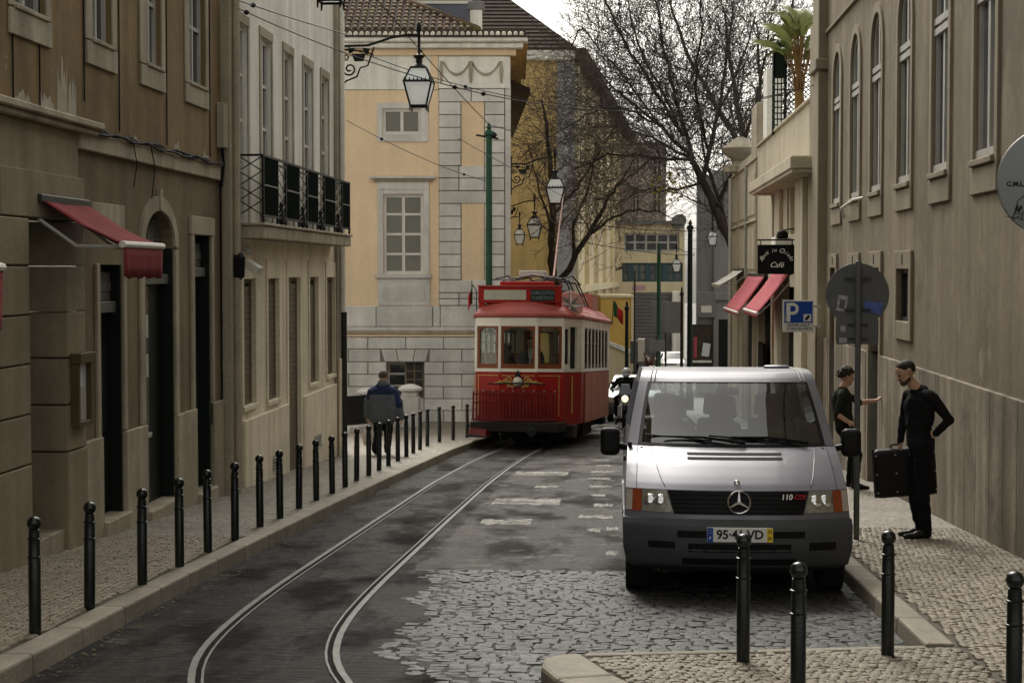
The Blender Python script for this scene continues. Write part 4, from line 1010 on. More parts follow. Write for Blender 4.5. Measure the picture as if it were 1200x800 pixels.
# frieze, garlands, cornice
MB().pbox(PY, uL, U(513.5), V(106.5), V(62), -.02, .03).build('frieze', M['white_render'], yb)
MB().pbox(PY, U(514.5), uE-.01, V(105), V(68), -.03, .035).build('frieze', M['white_render'], yb, bevel=.006)
MB().pbox(PY, U(505), U(514), V(106.5), V(68), .0, .05).build('pilaster_strip', M['yellow'], yb)
for i, (a, b) in enumerate(((520, 551), (553, 586))):
    for s_ in range(3):
        pts = [PY(U(a+(b-a)*t/10), V(74+s_*1.2+(16-2*s_)*(1-(2*t/10-1)**2)), .06-.01*s_) for t in range(11)]
        MB().tube(pts, .022, 5).build('garland', M['stone_l'], yb)
for x in (517.5, 552, 587.5):
    MB().tube([PY(U(x), V(74), .06), PY(U(x), V(85), .08), PY(U(x), V(99), .05)], [.03, .06, .035], 6).build('tassel', M['stone_l'], yb)
MB().pbox(PY, uL, uE+.15, V(67.5), V(60), -.03, .12).build('cornice', M['yellow'], yb, bevel=.02)
MB().pbox(PY, uL, uE+.35, V(59.7), V(53.5), -.03, .32).build('cornice', M['white_render'], yb, bevel=.04, seg=2)
MB().pbox(PY, uL, uE+.48, V(53.2), V(48), -.03, .46).build('cornice', M['white_render'], yb, bevel=.03)
# side return of the cornice along the street behind the corner
mb = MB()
for (a, b, c_) in ((48, 53.2, .48), (53.5, 60, .33), (60, 68, .14)):
    mb.pbox(PY, uE-.2, uE+c_, V(b), V(a), -9, -.05)
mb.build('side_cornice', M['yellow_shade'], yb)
# small window, tall window
trim(yb, 'ashlar', PY, (U(443), win_s[0]-.002, V(167), V(122), 0, .045), (win_s[1]+.002, U(502.5), V(167), V(122), 0, .045), (win_s[0], win_s[1], win_s[3]+.002, V(122), 0, .043), (win_s[0], win_s[1], V(167), win_s[2]-.002, 0, .043))
casement(yb, PY, *win_s, .12, 2, 1, 'white_frame', 'pane_olive', .085, thick=.08)
trim(yb, 'ashlar', PY, (U(443), win_t[0]-.002, V(321), V(222.6), 0, .045), (win_t[1]+.002, U(503), V(321), V(222.6), 0, .045), (win_t[0], win_t[1], win_t[3]+.002, V(222.6), 0, .043), (U(443), U(503), V(222.4), V(213.5), 0, .055))
MB().pbox(PY, U(438.5), U(507.5), V(213.3), V(210.5), 0, .12).build('window_hood', M['stone_l'], yb, bevel=.012)
MB().pbox(PY, U(434), U(511), V(210.3), V(207), 0, .20).build('window_hood', M['ashlar'], yb, bevel=.015)
MB().pbox(PY, U(440), U(506), V(326), V(321.3), 0, .12).build('window_sill', M['ashlar'], yb, bevel=.015)
casement(yb, PY, *win_t, .14, 2, 4, 'white_frame', 'pane_olive', .085, thick=.08)
MB().pbox(PY, U(443), U(504), V(357.8), V(326.3), 0, .05).build('apron', M['ashlar'], yb, bevel=.01)
MB().pbox(PY, U(449), U(498), V(352), V(336), .05, .062).build('apron_panel', M['ashlar'], yb, bevel=.008)
# roof: tiles in rows, hip to the right
TP, TR = .198, .31                                # tile width, row pitch
PITCHR = radians(27)
roof_z = V(44)+.12
mbr = MB(); o0 = lambda u, t: PY(u, roof_z+t*tan(PITCHR), .30-t)
mbr.add([o0(uL, 0), o0(U(561), 0), o0(U(404), 4.0), o0(uL, 4.0)], [(0, 1, 2, 3)]); mbr.build('roof_deck', M['tile_dark'], yb)
def tile_mesh():
    mb = MB(); n = 6; L_ = TR*1.12; rows = []
    for j in range(2):
        r_ = TP*.36*(1.0 if j == 0 else .84)
        rows.append([(-r_*cos(pi*i/n), j*L_, r_*sin(pi*i/n)*.9+j*.0) for i in range(n+1)])
    mb.grid(rows); mb.add([rows[0][i] for i in range(n+1)], [tuple(range(n+1))])
    return mb.mesh('roof_tile', M['tile'], smooth=True)
tm = tile_mesh(); ntile = 0
tiles_rest = MB()
for r in range(14):
    s_ = r*TR; t = s_*cos(PITCHR)
    uhip = U(561)-t/4.0*(U(561)-U(404))
    u = U(393)+(TP/2 if r % 2 else 0)*0
    while u < uhip-.06:
        p = o0(u, t); rot = (PITCHR-.13, 0, YAW+RND.uniform(-.05, .05))
        if ntile < 290: link('roof_tile', tm, yb, (p[0], p[1], p[2]+.03+RND.uniform(0, .014)), rot); ntile += 1
        u += TP
mb = MB(); mb.tube([o0(U(561), .0), o0(U(404), 4.0)], .11, 8); mb.build('hip_ridge', M['tile'], yb, smooth='all')
tw = None
mb = MB(); n = 6
for j, y in enumerate((0, .35)):
    pass
rows = [[(-.062*cos(pi*i/n), y, .085*sin(pi*i/n)) for i in range(n+1)] for y in (0, .42)]
mb.grid(rows); mb.add(rows[0], [tuple(range(n+1))]); em = mb.mesh('eave_tile', M['tile_white'], smooth=True)
MB().pbox(PY, uL, uE+.5, V(48)+.001, V(46.6), -.2, .50).build('eave_board', M['tile_dark'], yb)
u = U(392)
while u < U(615):
    p = PY(u, V(46.4), .54); link('eave_tile', em, yb, p, (radians(12), 0, YAW)); u += .165
MB().pbox(PY, uL, uE+.42, V(43.2), V(38.6), -.35, .30).build('eave_course', M['tile_dark'], yb)
u = U(392); 
while u < U(612):
    p = PY(u+.08, V(41.5), .34); link('eave_tile_upper', bpy.data.meshes.get('eave_tile_dark') or tile_mesh(), yb, p, (radians(20), 0, YAW)) if False else None
    u += .165
# long side wing behind the corner with a deep brown eave
C0 = Vector(PY(uE, 0, -.6)); C1 = Vector((-4.35, 62, 0)); C2 = Vector((-6.4, 88, 0))
def seg_wall(mb, a, b, z0, z1, th=.4):
    t = (b-a).normalized(); nn = Vector((-t.y, t.x, 0))*th
    mb.hexa([(a.x, a.y, z0), (b.x, b.y, z0), (b.x+nn.x, b.y+nn.y, z0), (a.x+nn.x, a.y+nn.y, z0), (a.x, a.y, z1), (b.x, b.y, z1), (b.x+nn.x, b.y+nn.y, z1), (a.x+nn.x, a.y+nn.y, z1)])
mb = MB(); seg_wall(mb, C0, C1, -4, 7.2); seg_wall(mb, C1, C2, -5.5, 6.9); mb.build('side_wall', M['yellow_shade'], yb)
a = Vector((-2.62, 50.5, 0)); b = Vector((-4.15, 67, 0))
mb = MB(); mb.hexa([(a.x, a.y, 7.18), (b.x, b.y, 7.18), (b.x-1.2, b.y, 7.25), (a.x-1.2, a.y, 7.25), (a.x, a.y, 7.34), (b.x, b.y, 7.34), (b.x-1.2, b.y, 7.9), (a.x-1.2, a.y, 7.9)]); mb.build('side_eave', M['wood_dark'], yb)
# body behind so that the sky does not shine through
mb = MB(); mb.pbox(PY, uL, uE-.5, -3, V(60), -12, -1.0); mb.build('body', M['yellow_shade'], yb)

# slate dormer and chimney on the roof
t = thing('roof_dormer', 'blue grey slate box dormer with a white edge on the yellow roof', 'dormer', PY(U(530), V(38), -2.2), (0, 0, YAW))
MB().box(-1.9, .62, 0, 2, -.4, 1.08).build('slate_side', M['slate'], t)
MB().box(-1.95, .67, -.05, 2, 1.081, 1.17).build('white_edge', M['white_paint'], t)
t = thing('chimney', 'short rendered chimney with a metal cowl beside the slate dormer', 'chimney', PY(U(557), V(38)+.42, -1.5), (0, 0, YAW))
MB().box(-.17, .17, -.17, .17, -.8, .36).build('stack', M['white_render'], t, bevel=.01)
MB().box(-.24, .24, -.2, .2, .36, .60).build('cowl', M['grey_far'], t, bevel=.02)
MB().lathe([(.10, .60), (.13, .64), (.12, .72), (.03, .76)], 10).build('cap', M['grey_far'], t)
MB().box(-.22, .30, -.22, .22, -.9, -.30).build('base', M['yellow'], t)

# ---------------------------------------------------------------- iron fence and stone piers at the side lane
fx = [(-6.55, 40.6), (-5.62, 43.9)]
t = thing('iron_fence', 'black iron fence panel on a low stone wall beside the walking man', 'fence', (fx[0][0], fx[0][1], zr(42)+K), (0, 0, atan2(fx[1][1]-fx[0][1], fx[1][0]-fx[0][0])))
Lf = sqrt((fx[1][0]-fx[0][0])**2+(fx[1][1]-fx[0][1])**2); s5 = -SL*.95
def fb(mb, x0, x1, y0, y1, z0, z1):
    mb.hexa([(x0, y0, z0+s5*x0), (x1, y0, z0+s5*x1), (x1, y1, z0+s5*x1), (x0, y1, z0+s5*x0), (x0, y0, z1+s5*x0), (x1, y0, z1+s5*x1), (x1, y1, z1+s5*x1), (x0, y1, z1+s5*x0)])
mb = MB(); fb(mb, 0, Lf-.3, -.12, .12, -.2, .22); mb.build('low_wall', M['ashlar'], t, bevel=.02)
mb = MB(); fb(mb, 0, Lf-.3, -.02, .02, .90, .95); fb(mb, 0, Lf-.3, -.02, .02, .24, .28); fb(mb, 0, Lf-.3, -.015, .015, .56, .585); mb.build('rail', M['iron'], t)
k = 0; x = .04
while x < Lf-.32:
    mb = MB(); fb(mb, x, x+.022, -.011, .011, .28, .90); mb.build('bar', M['iron'], t); x += .058
mb = MB(); x = .07
while x < Lf-.34:
    for z in (.36, .48, .66, .78): mb.ell((x, 0, z+s5*x), (.024, .012, .03), 6, 4)
    x += .058
o = mb.build('ornament', M['iron'], t); o['kind'] = 'stuff'
def pier(x, y, label, h, w=.24):
    t = thing('stone_pier', label, 'pier', (x, y, zr(y)+K))
    MB().box(-w, w, -w, w, -.3, h-.34).build('shaft', M['ashlar'], t, bevel=.02)
    MB().box(-w*.85, w*.85, -w*.85, w*.85, h-.34, h-.20).build('neck', M['ashlar'], t, bevel=.02)
    MB().lathe([(w*1.0, h-.20), (w*1.32, h-.16), (w*1.32, h-.10), (w*.95, h-.05), (w*.35, h)], 16).build('cap', M['ashlar'], t, smooth=True)
pier(-5.42, 44.2, 'stone gate pier with domed cap right of the walking man', 1.12)
pier(-6.62, 44.9, 'stone gate pier behind the iron fence, mostly hidden by the walking man', 1.02)

# ================================================================== lanterns
def lantern(name_label, loc, arm, yaw=0.0, s=1.0, group=None, crown=True):
    """wall bracket with scrolls; the lantern hangs from the arm end. local +x is away from the wall."""
    t = thing('wall_lantern', name_label, 'street lamp', loc, (0, 0, yaw), group)
    iron = M['iron']
    MB().box(-.03, .02, -.05, .05, -.75, .35).build('back_plate', iron, t)
    MB().tube([(0, 0, .12), (arm*.35, 0, .13), (arm*.65, 0, .27), (arm*.85, 0, .32), (arm, 0, .31)], .024*s, 6).build('arm', iron, t)
    MB().tube([(0, 0, .06), (arm*.3, 0, .02), (arm*.42, 0, -.05)], .016, 5).build('arm_brace', iron, t)
    def scroll(cx, cz, r0, turns, sgn, n=20):
        return [(cx+sgn*(r0*(1-.8*i/n))*cos(turns*2*pi*i/n+pi), 0, cz+(r0*(1-.8*i/n))*sin(turns*2*pi*i/n+pi)) for i in range(n+1)]
    if arm > .9:
        MB().tube([(0, 0, -.62), (.10, 0, -.52), (.30, 0, -.44), (.36, 0, -.28), (.50, 0, -.24), (.62, 0, .1)], .017, 5).build('scroll', iron, t)
        MB().tube(scroll(.16, -.30, .13, 1.4, 1), .017, 5).build('scroll', iron, t)
        MB().tube(scroll(.09, -.08, .07, 1.3, 1), .014, 5).build('scroll', iron, t)
        # little caravel emblem in the bracket
        sh = MB().prism([(.20, -.02), (.46, -.02), (.42, -.16), (.25, -.16)], 'y', -.012, .012).build('ship_emblem', iron, t)
        MB().prism([(.12, .07), (.26, .09), (.22, .0), (.16, -.02)], 'y', -.01, .01).build('ship_sail', iron, sh)
        MB().prism([(.40, .09), (.54, .07), (.50, -.04), (.44, -.01)], 'y', -.01, .01).build('ship_sail', iron, sh)
    L = struct_part = bpy.data.objects.new('lantern', None); C.objects.link(L); L.parent = t; KIDS.setdefault(t.name, []).append(L); L.location = (arm, 0, .31)
    MB().lathe([(.02, .24), (.05, .20), (.05, .08), (.028, .05), (.024, -.34), (.05, -.36), (.11, -.37), (.10, -.41), (.065, -.43), (.065, -.52), (.10, -.54), (.13, -.58)], 8).build('hanger', iron, L, smooth=True)
    def ring(z, r): return [(r, r, z), (-r, r, z), (-r, -r, z), (r, -r, z)]
    zt, zm, zb = -.60, -.86, -1.30
    rt, rm_, rb = .11*1.25, .205*1.25, .118*1.25
    fr = MB()
    for a, b, q in ((ring(zt, rt), ring(zm, rm_), .016), (ring(zm, rm_), ring(zb, rb), .018)):
        for i in range(4):
            fr.tube([a[i], b[i]], q, 5); 
    for z, r_, q in ((zt, rt, .02), (zm, rm_, .022), (zb, rb, .02)):
        p = ring(z, r_)
        for i in range(4): fr.tube([p[i], p[(i+1) % 4]], q, 5)
    for p in ring(zb, rb): fr.tube([p, (p[0]*1.04, p[1]*1.04, zb-.10)], [.018, .012], 5)
    fr.build('frame', iron, L)
    MB().hexa([*[(x*1.1, y*1.1, zt-.01) for x, y, z in ring(0, rt)], *[(x*.5, y*.5, zt+.05) for x, y, z in ring(0, rt)]]).build('roof', iron, L)
    cr = MB()
    for i in range(4):
        a = ring(zm+.02, rm_); p, q = Vector(a[i]), Vector(a[(i+1) % 4])
        for k in range(7):
            c_ = p.lerp(q, (k+.5)/7); e = (q-p).normalized()*.018
            cr.add([c_-e, c_+e, c_+Vector((0, 0, .055))], [(0, 1, 2)])
    if crown: cr.build('crest', iron, L, thick=.006)
    for (z0, r0, z1, r1) in ((zm+.012, rm_*.96, zt-.012, rt*.96), (zb+.012, rb*.96, zm-.014, rm_*.96)):
        a, b = ring(z0, r0), ring(z1, r1)
        for i in range(4): MB().quad(a[i], a[(i+1) % 4], b[(i+1) % 4], b[i]).build('pane', M['pane_lamp'], L, thick=.004)
    return t
GLN = 'black iron street lanterns on wall brackets'
lantern('large white-glazed lantern on a scroll bracket at the corner of the pale house', (XL+.07, 31.45, 5.98), 1.45, 0, 1, GLN)
lantern('lantern at the top edge whose lower half only shows above the balcony house', (XL+.12, 22.85, 6.55), 1.22, 0, 1, GLN)
lantern('lantern on a scroll bracket in front of the forked bare tree', (PY(uE+.01, 4.85, -.1)), 1.24, YAW, 1, GLN)
lantern('smaller lantern with curved arm on the shaded yellow wall', (-4.2, 61, 4.15), 1.2, 0, 1, GLN)
lantern('farthest and smallest lantern on the shaded yellow wall, above the tram', (-5.95, 82, 4.25), 1.2, 0, 1, GLN)

# ================================================================== green pole and overhead wires
def pole(label, x, y, ztop, r=.085, mat='pole_green', finial=True, cat='pole', name='tram_pole', group=None):
    t = thing(name, label, cat, (x, y, zr(y)), group=group); h = ztop-zr(y)
    MB().lathe([(r*1.5, 0), (r*1.5, .7), (r*1.1, .78), (r, 1.2), (r*.85, h-.35)], 12).build('shaft', M[mat], t, smooth=True)
    if finial: MB().lathe([(r*.85, h-.35), (r*1.4, h-.32), (r*1.1, h-.22), (r*.5, h-.18), (r*.75, h-.12), (r*.15, h)], 10).build('finial', M[mat], t, smooth=True)
    else: MB().lathe([(r*.86, h-.351), (r*.86, h)], 12).build('cap', M[mat], t)
    return t
gp = pole('tall green tram pole in front of the grey ashlar corner', -3.50, 46.1, 5.95, .095)
MB().tube([(-.35, 0, 7.95), (.25, 0, 7.85)], .03, 6).build('cross_arm', M['iron'], gp)
MB().ell((.1, 0, 7.95), (.12, .08, .09), 8, 6).build('insulator', M['iron'], gp)
def wire(label, a, b, sag=.25, r=.010, beads=(), group='overhead tram wires across the street'):
    t = thing('overhead_wire', label, 'wire', group=group); a = Vector(a); b = Vector(b); n = 24
    pts = [a.lerp(b, i/n)-Vector((0, 0, sag*4*(i/n)*(1-i/n))) for i in range(n+1)]
    MB().tube(pts, r, 4).build('cable', M['iron'], t)
    for f in beads:
        p = a.lerp(b, f)-Vector((0, 0, sag*4*f*(1-f)))
        MB().ell(p, (.04, .04, .035), 8, 6).build('insulator', M['iron'], t)
    return t
wire('span wire from the pilaster to the far lantern bracket with a black insulator', (-5.1, 22.4, 5.55), (-5.0, 31.3, 6.3), .02, .011, (.14,))
wire('long span wire across the street between the pale house and the long beige building', (-5.08, 22.6, 5.45), (XR, 31.9, 5.42), .9, .008, (.012, .30, .345))
wire('wire from the lantern bracket to the right side café parapet', (-5.05, 31.4, 6.1), (XR, 33.2, 5.5), .75, .007, (.25,))
wire('slanting stay wire running down to the green pole', (-5.0, 31.6, 7.6), (-3.5, 46.1, 5.9), .08, .014, (.42,))
wire('wire from the green pole towards the tree', (-3.5, 46.1, 5.9), (3.6, 60, 6.6), .5, .010, ())
wire('thin wire low across the yellow wall', (-5.05, 31.6, 4.75), (-3.45, 46.1, 4.35), .12, .008, (.18, .75))
wire('tram contact wire running along the tracks above the tram', (-3.2, 34, 4.6), (-.2, 60, 3.7), .05, .008, ())
wire('far span wire between green poles behind the tram', (-1.9, 66, 3.9), (3.1, 70, 3.6), .12, .016, (.3, .6, .8))
wire('second far span wire between green poles, slightly lower', (-1.9, 66, 3.2), (3.1, 70, 2.6), .12, .014, (.25, .7))
# ================================================================== long beige building on the right
rb = thing('long_beige_building', 'long beige rendered building with tall arched windows and a stained stone dado', 'building')
aw_c = [29.5, 27.25, 25.05, 22.6, 20.1, 17.68, 15.2, 12.7, 10.2]
ups = [(c-.5, c+.5, 3.10, 5.68, 'arch') for c in aw_c]
lows = [(29.44, 30.14, -2.2, 2.01), (26.75, 27.75, 1.02, 2.0), (24.51, 25.49, -2.2, 2.0), (22.02, 23.0, 1.30, 1.98)]
mb = MB(); wall_sheet(mb, PRF, 7.5, 31.0, .77, 6.18, ups+[(a, b, max(c, .77), d) for a, b, c, d in lows], .10)
mb.pbox(PRF, 7.5, 30.9, -2, 6.1, -.9, -.30); mb.build('wall', M['right_wall'], rb)
mb = MB(); wall_sheet(mb, PRF, 7.5, 31.0, -2.4, .77, [lows[0][:3]+(.77,), lows[2][:3]+(.77,)], .14); mb.build('base_core', M['joint'], rb)
mb = MB(); wall_sheet(mb, PRF, 7.5, 31.0, 6.24, 10.5, [(c-.5, c+.5, 7.3, 9.6) for c in aw_c], .10); mb.build('upper_wall', M['right_wall'], rb)
MB().pbox(PRF, 7.5, 31.0, 6.182, 6.238, -.1, .05).build('string_course', M['right_trim'], rb, bevel=.01)
MB().box(XR+.32, XR+9, 7.6, 31.9, 10.5, 10.8).build('roof', M['tile_dark'], rb)
MB().box(XR+.3, XR+9, 31.7, 31.95, -2.5, 10.5).build('gable_wall', M['right_wall'], rb)
for i, c in enumerate(aw_c):
    a, b = c-.5, c+.5
    if i < 7:
        # timber window under the arch
        mb = MB(); D0 = -.085
        for u in (a, b-.07, c-.05): mb.pbox(PRF, u, u+(.07 if u != c-.05 else .10), 3.12, 5.2 if u != c-.05 else 5.62, D0, D0+.06)
        for z in (3.12, 4.72, 4.84): mb.pbox(PRF, a+.001, b-.001, z, z+.08, D0+.002, D0+.085)
        pts = arch_pts(a, b, 5.68, 'arch', 12); pi_ = [(c+(u-c)*.86, 5.18+(v-5.18)*.86) for u, v in pts]
        for p, q, r_, s_ in zip(pts, pts[1:], pi_, pi_[1:]):
            mb.hexa([PRF(*p, D0), PRF(*q, D0), PRF(*q, D0+.06), PRF(*p, D0+.06), PRF(*r_, D0), PRF(*s_, D0), PRF(*s_, D0+.06), PRF(*r_, D0+.06)])
        w_ = mb.build('window', M['grey_frame'], rb)
        for (p, q) in ((a, c), (c, b)):
            MB().pbox(PRF, p+.002, q-.002, 3.13, 4.74, D0+.01, D0+.02).build('pane', M['pane' if (i+int(p > c-.01)) % 3 else 'pane_grey'], w_)
        MB().ppoly(PRF, [(a+.01, 4.86)]+[(c+(u-c)*.97, min(v, 5.67)) for u, v in pts]+[(b-.01, 4.86)], D0+.012, D0+.022).build('fanlight', M['pane'], w_)
        mb = MB(); o_ = [(c+(u-c)*1.28, 5.18+(v-5.18)*1.28) for u, v in pts]
        for p, q, r_, s_ in zip(pts, pts[1:], o_, o_[1:]):
            mb.hexa([PRF(*p, 0), PRF(*q, 0), PRF(*q, .03), PRF(*p, .03), PRF(*r_, 0), PRF(*s_, 0), PRF(*s_, .03), PRF(*r_, .03)])
        mb.pbox(PRF, a-.14, a, 3.03, 5.18, 0, .03); mb.pbox(PRF, b, b+.14, 3.03, 5.18, 0, .03)
        mb.build('surround', M['right_trim'], w_)
        MB().pbox(PRF, a-.04, b+.04, 3.035, 3.10, -.08, .07).build('sill', M['right_trim'], w_, bevel=.008)
        MB().pbox(PRF, a-.14, b+.14, 2.745, 3.028, 0, .035).build('apron_panel', M['right_trim'], w_, bevel=.008)
    casement(rb, PRF, a, b, 7.3, 9.6, .09, 2, 3, 'grey_frame', 'pane', .07)
for i, (a, b, c, d) in enumerate(lows):
    cc = max(c, zr((a+b)/2)+K-.03)
    if i in (0, 2):
        w_ = MB().pbox(PRF, a, b, cc, d, -.14, -.10).build('door', M['door_grey' if i == 2 else 'dark_frame'], rb)
        for z0, z1 in ((cc+.1, cc+.8), (cc+.9, cc+1.9), (cc+2.0, d-.08)): MB().pbox(PRF, a+.1, b-.1, z0, z1, -.10, -.085).build('door_panel', M['door_grey' if i == 2 else 'dark_frame'], w_, bevel=.01)
        MB().ell(PRF(a+.1, cc+1.0, -.06), .03, 8, 6).build('handle', M['chrome'], w_)
    else:
        w_ = casement(rb, PRF, a, b, c, d, .085, 2, 1, 'dark_frame', 'pane', .05)
    lo = cc if i in (0, 2) else c-.24
    trim(w_, 'right_trim', PRF, (a-.15, a-.002, lo, d+.24, 0, .04), (b+.002, b+.15, lo, d+.24, 0, .04), (a, b, d+.002, d+.24, 0, .038))
    if i in (1, 3): trim(w_, 'right_trim', PRF, (a, b, c-.24, c-.002, 0, .038))
    MB().pbox(PRF, (a+b)/2-.03, (a+b)/2+.03, d+.06, d+.19, .038, .044).build('slot', M['black'], w_)
y = 7.6
while y < 24.30:
    l = RND.uniform(.5, .66); b = min(y+l, 24.33)
    MB().pbox(PRF, y+.003, b-.003, -2.2, .765, -.02, .05+RND.uniform(0, .004)).build('dado_slab', M['right_dado'], rb, bevel=.006); y = b
for a, b in ((25.66, 27.1), (27.12, 28.4), (28.42, 29.27), (30.31, 30.98)):
    MB().pbox(PRF, a, b, -2.2, .765, -.02, .045).build('dado_slab', M['right_dado'], rb, bevel=.006)
MB().pbox(PRF, 31.0, 31.95, -2.4, 10.4, -.2, .16).build('corner_pilaster', M['right_trim'], rb, bevel=.015)
MB().pbox(PRF, 30.9, 32.05, 5.55, 5.75, -.2, .22).build('pilaster_band', M['right_trim'], rb, bevel=.02)
MB().pbox(PRF, 31.97, 33.0, -2.4, 6.6, -.2, .09).build('corner_pilaster', M['right_trim'], rb, bevel=.015)
MB().pbox(PRF, 30.98, 32.0, -2.4, 1.0, .165, .19).build('pilaster_base', M['right_trim'], rb, bevel=.015)
tag(MB().tube([PRF(28.15, 2.83, .05), PRF(27.4, 2.95, .2), PRF(26.6, 3.05, .12), PRF(26.0, 3.06, .05)], .022, 6).build('plastic_pipe', M['white_paint']), 'short curved white pipe sticking out below the second arched sill', 'pipe')

# ================================================================== cafe building
cb = thing('cafe_building', 'cream cafe building with a flat canopy, roof terrace and pink awnings', 'building')
ch = [(36.0, 38.9, -3.2, 1.62), (41.4, 45.2, -3.2, 1.45), (47.2, 51.0, -3.2, 1.30), (35.0, 38.2, 2.75, 3.80), (39.0, 41.9, 2.75, 3.80)]
mb = MB(); wall_sheet(mb, PRF, 33.0, 56.7, -3.6, 5.25, ch, .14); mb.pbox(PRF, 33.1, 56.7, -3.6, 5.2, -9, -8.6); mb.build('wall', M['cafe_wall'], cb)
for a, b, c, d in ch[3:]:
    w_ = MB().pbox(PRF, a, b, c, d, -.16, -.13).build('recess', M['cafe_recess'], cb)
    MB().pbox(PRF, a+.5, a+1.3, c, d-.15, -.13, -.11).build('pane', M['pane_grey'], w_)
    MB().pbox(PRF, b-.35, b-.05, c, d, -.129, -.04).build('mullion', M['cafe_wall'], w_)
for a, b, c, d in ch[:3]:
    w_ = MB().pbox(PRF, a, b, c, d, -.16, -.13).build('door', M['dark_in'], cb)  # near-black panel carrying the gloom of the opening in its colour
    MB().pbox(PRF, a+.1, a+.9, c, d-.3, -.13, -.10).build('door_leaf', M['wood_dark'], w_)
    trim(w_, 'cafe_wall', PRF, (a-.2, a-.002, c, d+.25, 0, .06), (b+.002, b+.2, c, d+.25, 0, .06), (a, b, d+.002, d+.25, 0, .055))
MB().box(3.18, XR-.001, 32.1, 42.3, 3.86, 4.10).build('canopy', M['cafe_wall'], cb, bevel=.02)
MB().box(3.22, XR-.001, 32.15, 42.2, 3.80, 3.857).build('canopy_soffit', M['cafe_wall'], cb)
MB().pbox(PRF, 33.0, 46.3, 5.252, 5.33, -.4, .06).build('parapet_coping', M['cafe_wall'], cb, bevel=.02)
MB().pbox(PRF, 46.3, 56.72, 4.98, 5.06, -.01, .05).build('ledge', M['cafe_wall'], cb, bevel=.02)
MB().pbox(PRF, 46.3, 56.72, 3.30, 3.37, -.01, .07).build('ledge', M['cafe_wall'], cb, bevel=.02)
for y in (46.4, 49.9, 53.2): MB().pbox(PRF, y, y+.12, -3.4, 4.9, -.01, .05).build('pilaster_strip', M['cafe_wall'], cb, bevel=.01)
for a, b, z in ((47, 49.6, 2.0), (50.2, 52.9, 2.0), (53.6, 56.3, 2.0), (47, 49.6, 3.5), (50.2, 52.9, 3.5), (53.6, 56.3, 3.5)): MB().pbox(PRF, a, b, z, z+1.15, -.01, .03).build('wall_panel', M['cafe_wall'], cb, bevel=.01)
MB().pbox(PRF, 34.0, 35.4, -3, 3.8, -.01, .12).build('pilaster', M['cafe_wall'], cb, bevel=.015)
MB().pbox(PRF, 39.3, 40.3, -3, 3.8, -.01, .08).build('pilaster', M['cafe_wall'], cb, bevel=.015)
MB().tube([PRF(56.6, 5.0, .06), PRF(56.6, -3, .06)], .06, 8).build('downpipe', M['white_paint'], cb)
MB().tube([PRF(49.8, 5.0, .07), PRF(49.8, 1.8, .07)], .03, 8).build('downpipe', M['grey_frame'], cb)
MB().pbox(PRF, 43.4, 44.9, -2.2, .12, .01, .08).build('dark_board', M['black'], cb)
MB().pbox(PRF, 39.95, 41.2, .2, 1.35, .01, .06).build('red_banner', M['dark_red'], cb)
MB().pbox(PRF, 37.2, 38.1, 2.1, 2.70, -.01, .35).build('wall_box', M['white_render'], cb, bevel=.02)
MB().box(XR+.02, XR+9, 33.1, 56.6, 5.0, 5.2).build('terrace_floor', M['grey_far'], cb)
MB().box(XR+.05, XR+9, 56.5, 56.75, -3.6, 5.2).build('end_wall', M['cafe_wall'], cb)
for (y0, y1, z0, z1, m) in ((43.4, 44.4, 5.25, 7.05, 'white_render'), (46.5, 48.3, 5.06, 6.5, 'stone_l')):
    tag(MB().box(XR-.02, XR+.38, y0, y1, z0, z1).build('terrace_pier', M[m], None, bevel=.02), {'white_render': 'tall whitewashed pier standing on the cafe terrace beside the trellis', 'stone_l': 'lower grey pier on the cafe terrace beside the bare tree'}[m], 'pier')
t = thing('stone_urn', 'squat weathered stone urn at the end of the cafe parapet', 'urn', (XR+.1, 54.2, 5.06))
MB().lathe([(.55, 0), (.55, .18), (.3, .25), (.25, .35), (.55, .6), (.62, .75), (.45, .85), (.2, 1.05), (.1, 1.1)], 14).build('urn', M['stone_l'], t, smooth=True)
wall_awning('pink cafe awning nearer the camera, steeply folded out', 37.0, 40.9, .74, 1.93, 1.05, 'pink_cloth', PRF, 'faded pink awnings of the cafe', .05)
wall_awning('pink cafe awning farther along, beside the white drainpipe', 43.0, 48.4, .74, 1.86, .92, 'pink_cloth', PRF, 'faded pink awnings of the cafe', .05)
wall_awning('small dirty white awning behind the two pink ones', 50.5, 54.5, .75, 2.0, 1.55, 'white_paint', PRF, None, .05)

# cafe sign
t = thing('cafe_sign', 'black hanging sign with white script reading Rock in Chiado Cafe', 'sign', (3.31, 36.2, 2.21))
MB().box(-.395, .395, -.035, .035, -.315, .30).build('board', M['black'], t, bevel=.006)
MB().tube([(-.40, 0, .40), (.41, 0, .40)], .018, 6).build('hanging_bar', M['iron'], t)
for x in (-.33, .33): MB().tube([(x, 0, .30), (x, 0, .40)], .012, 5).build('hook', M['iron'], t)
MB().tube([(.41, 0, .40), (.05, 0, .44), (.41, 0, .68)], .01, 5).build('stay', M['iron'], t)
arc = 'Rock in Chiado'
for i, ch_ in enumerate(arc):
    if ch_ == ' ': continue
    a = radians(158-136*i/(len(arc)-1)); 
    text('letter', ch_, .108 if ch_.islower() else .135, M['white_text'], t, (.335*cos(a), -.038, -.115+.30*sin(a)), (pi/2, -(a-pi/2)*.75, 0), shear=.35, bold=.001)
text('lettering', 'Café', .155, M['white_text'], t, (0, -.038, -.125), shear=.35, bold=.001)
t = thing('sign_lamp', 'small dark lamp fixed above the black cafe sign', 'lamp', (3.42, 36.1, 2.72))
MB().lathe([(.03, .10), (.10, .06), (.13, -.05), (.09, -.09)], 10).build('hood', M['black'], t, smooth=True)
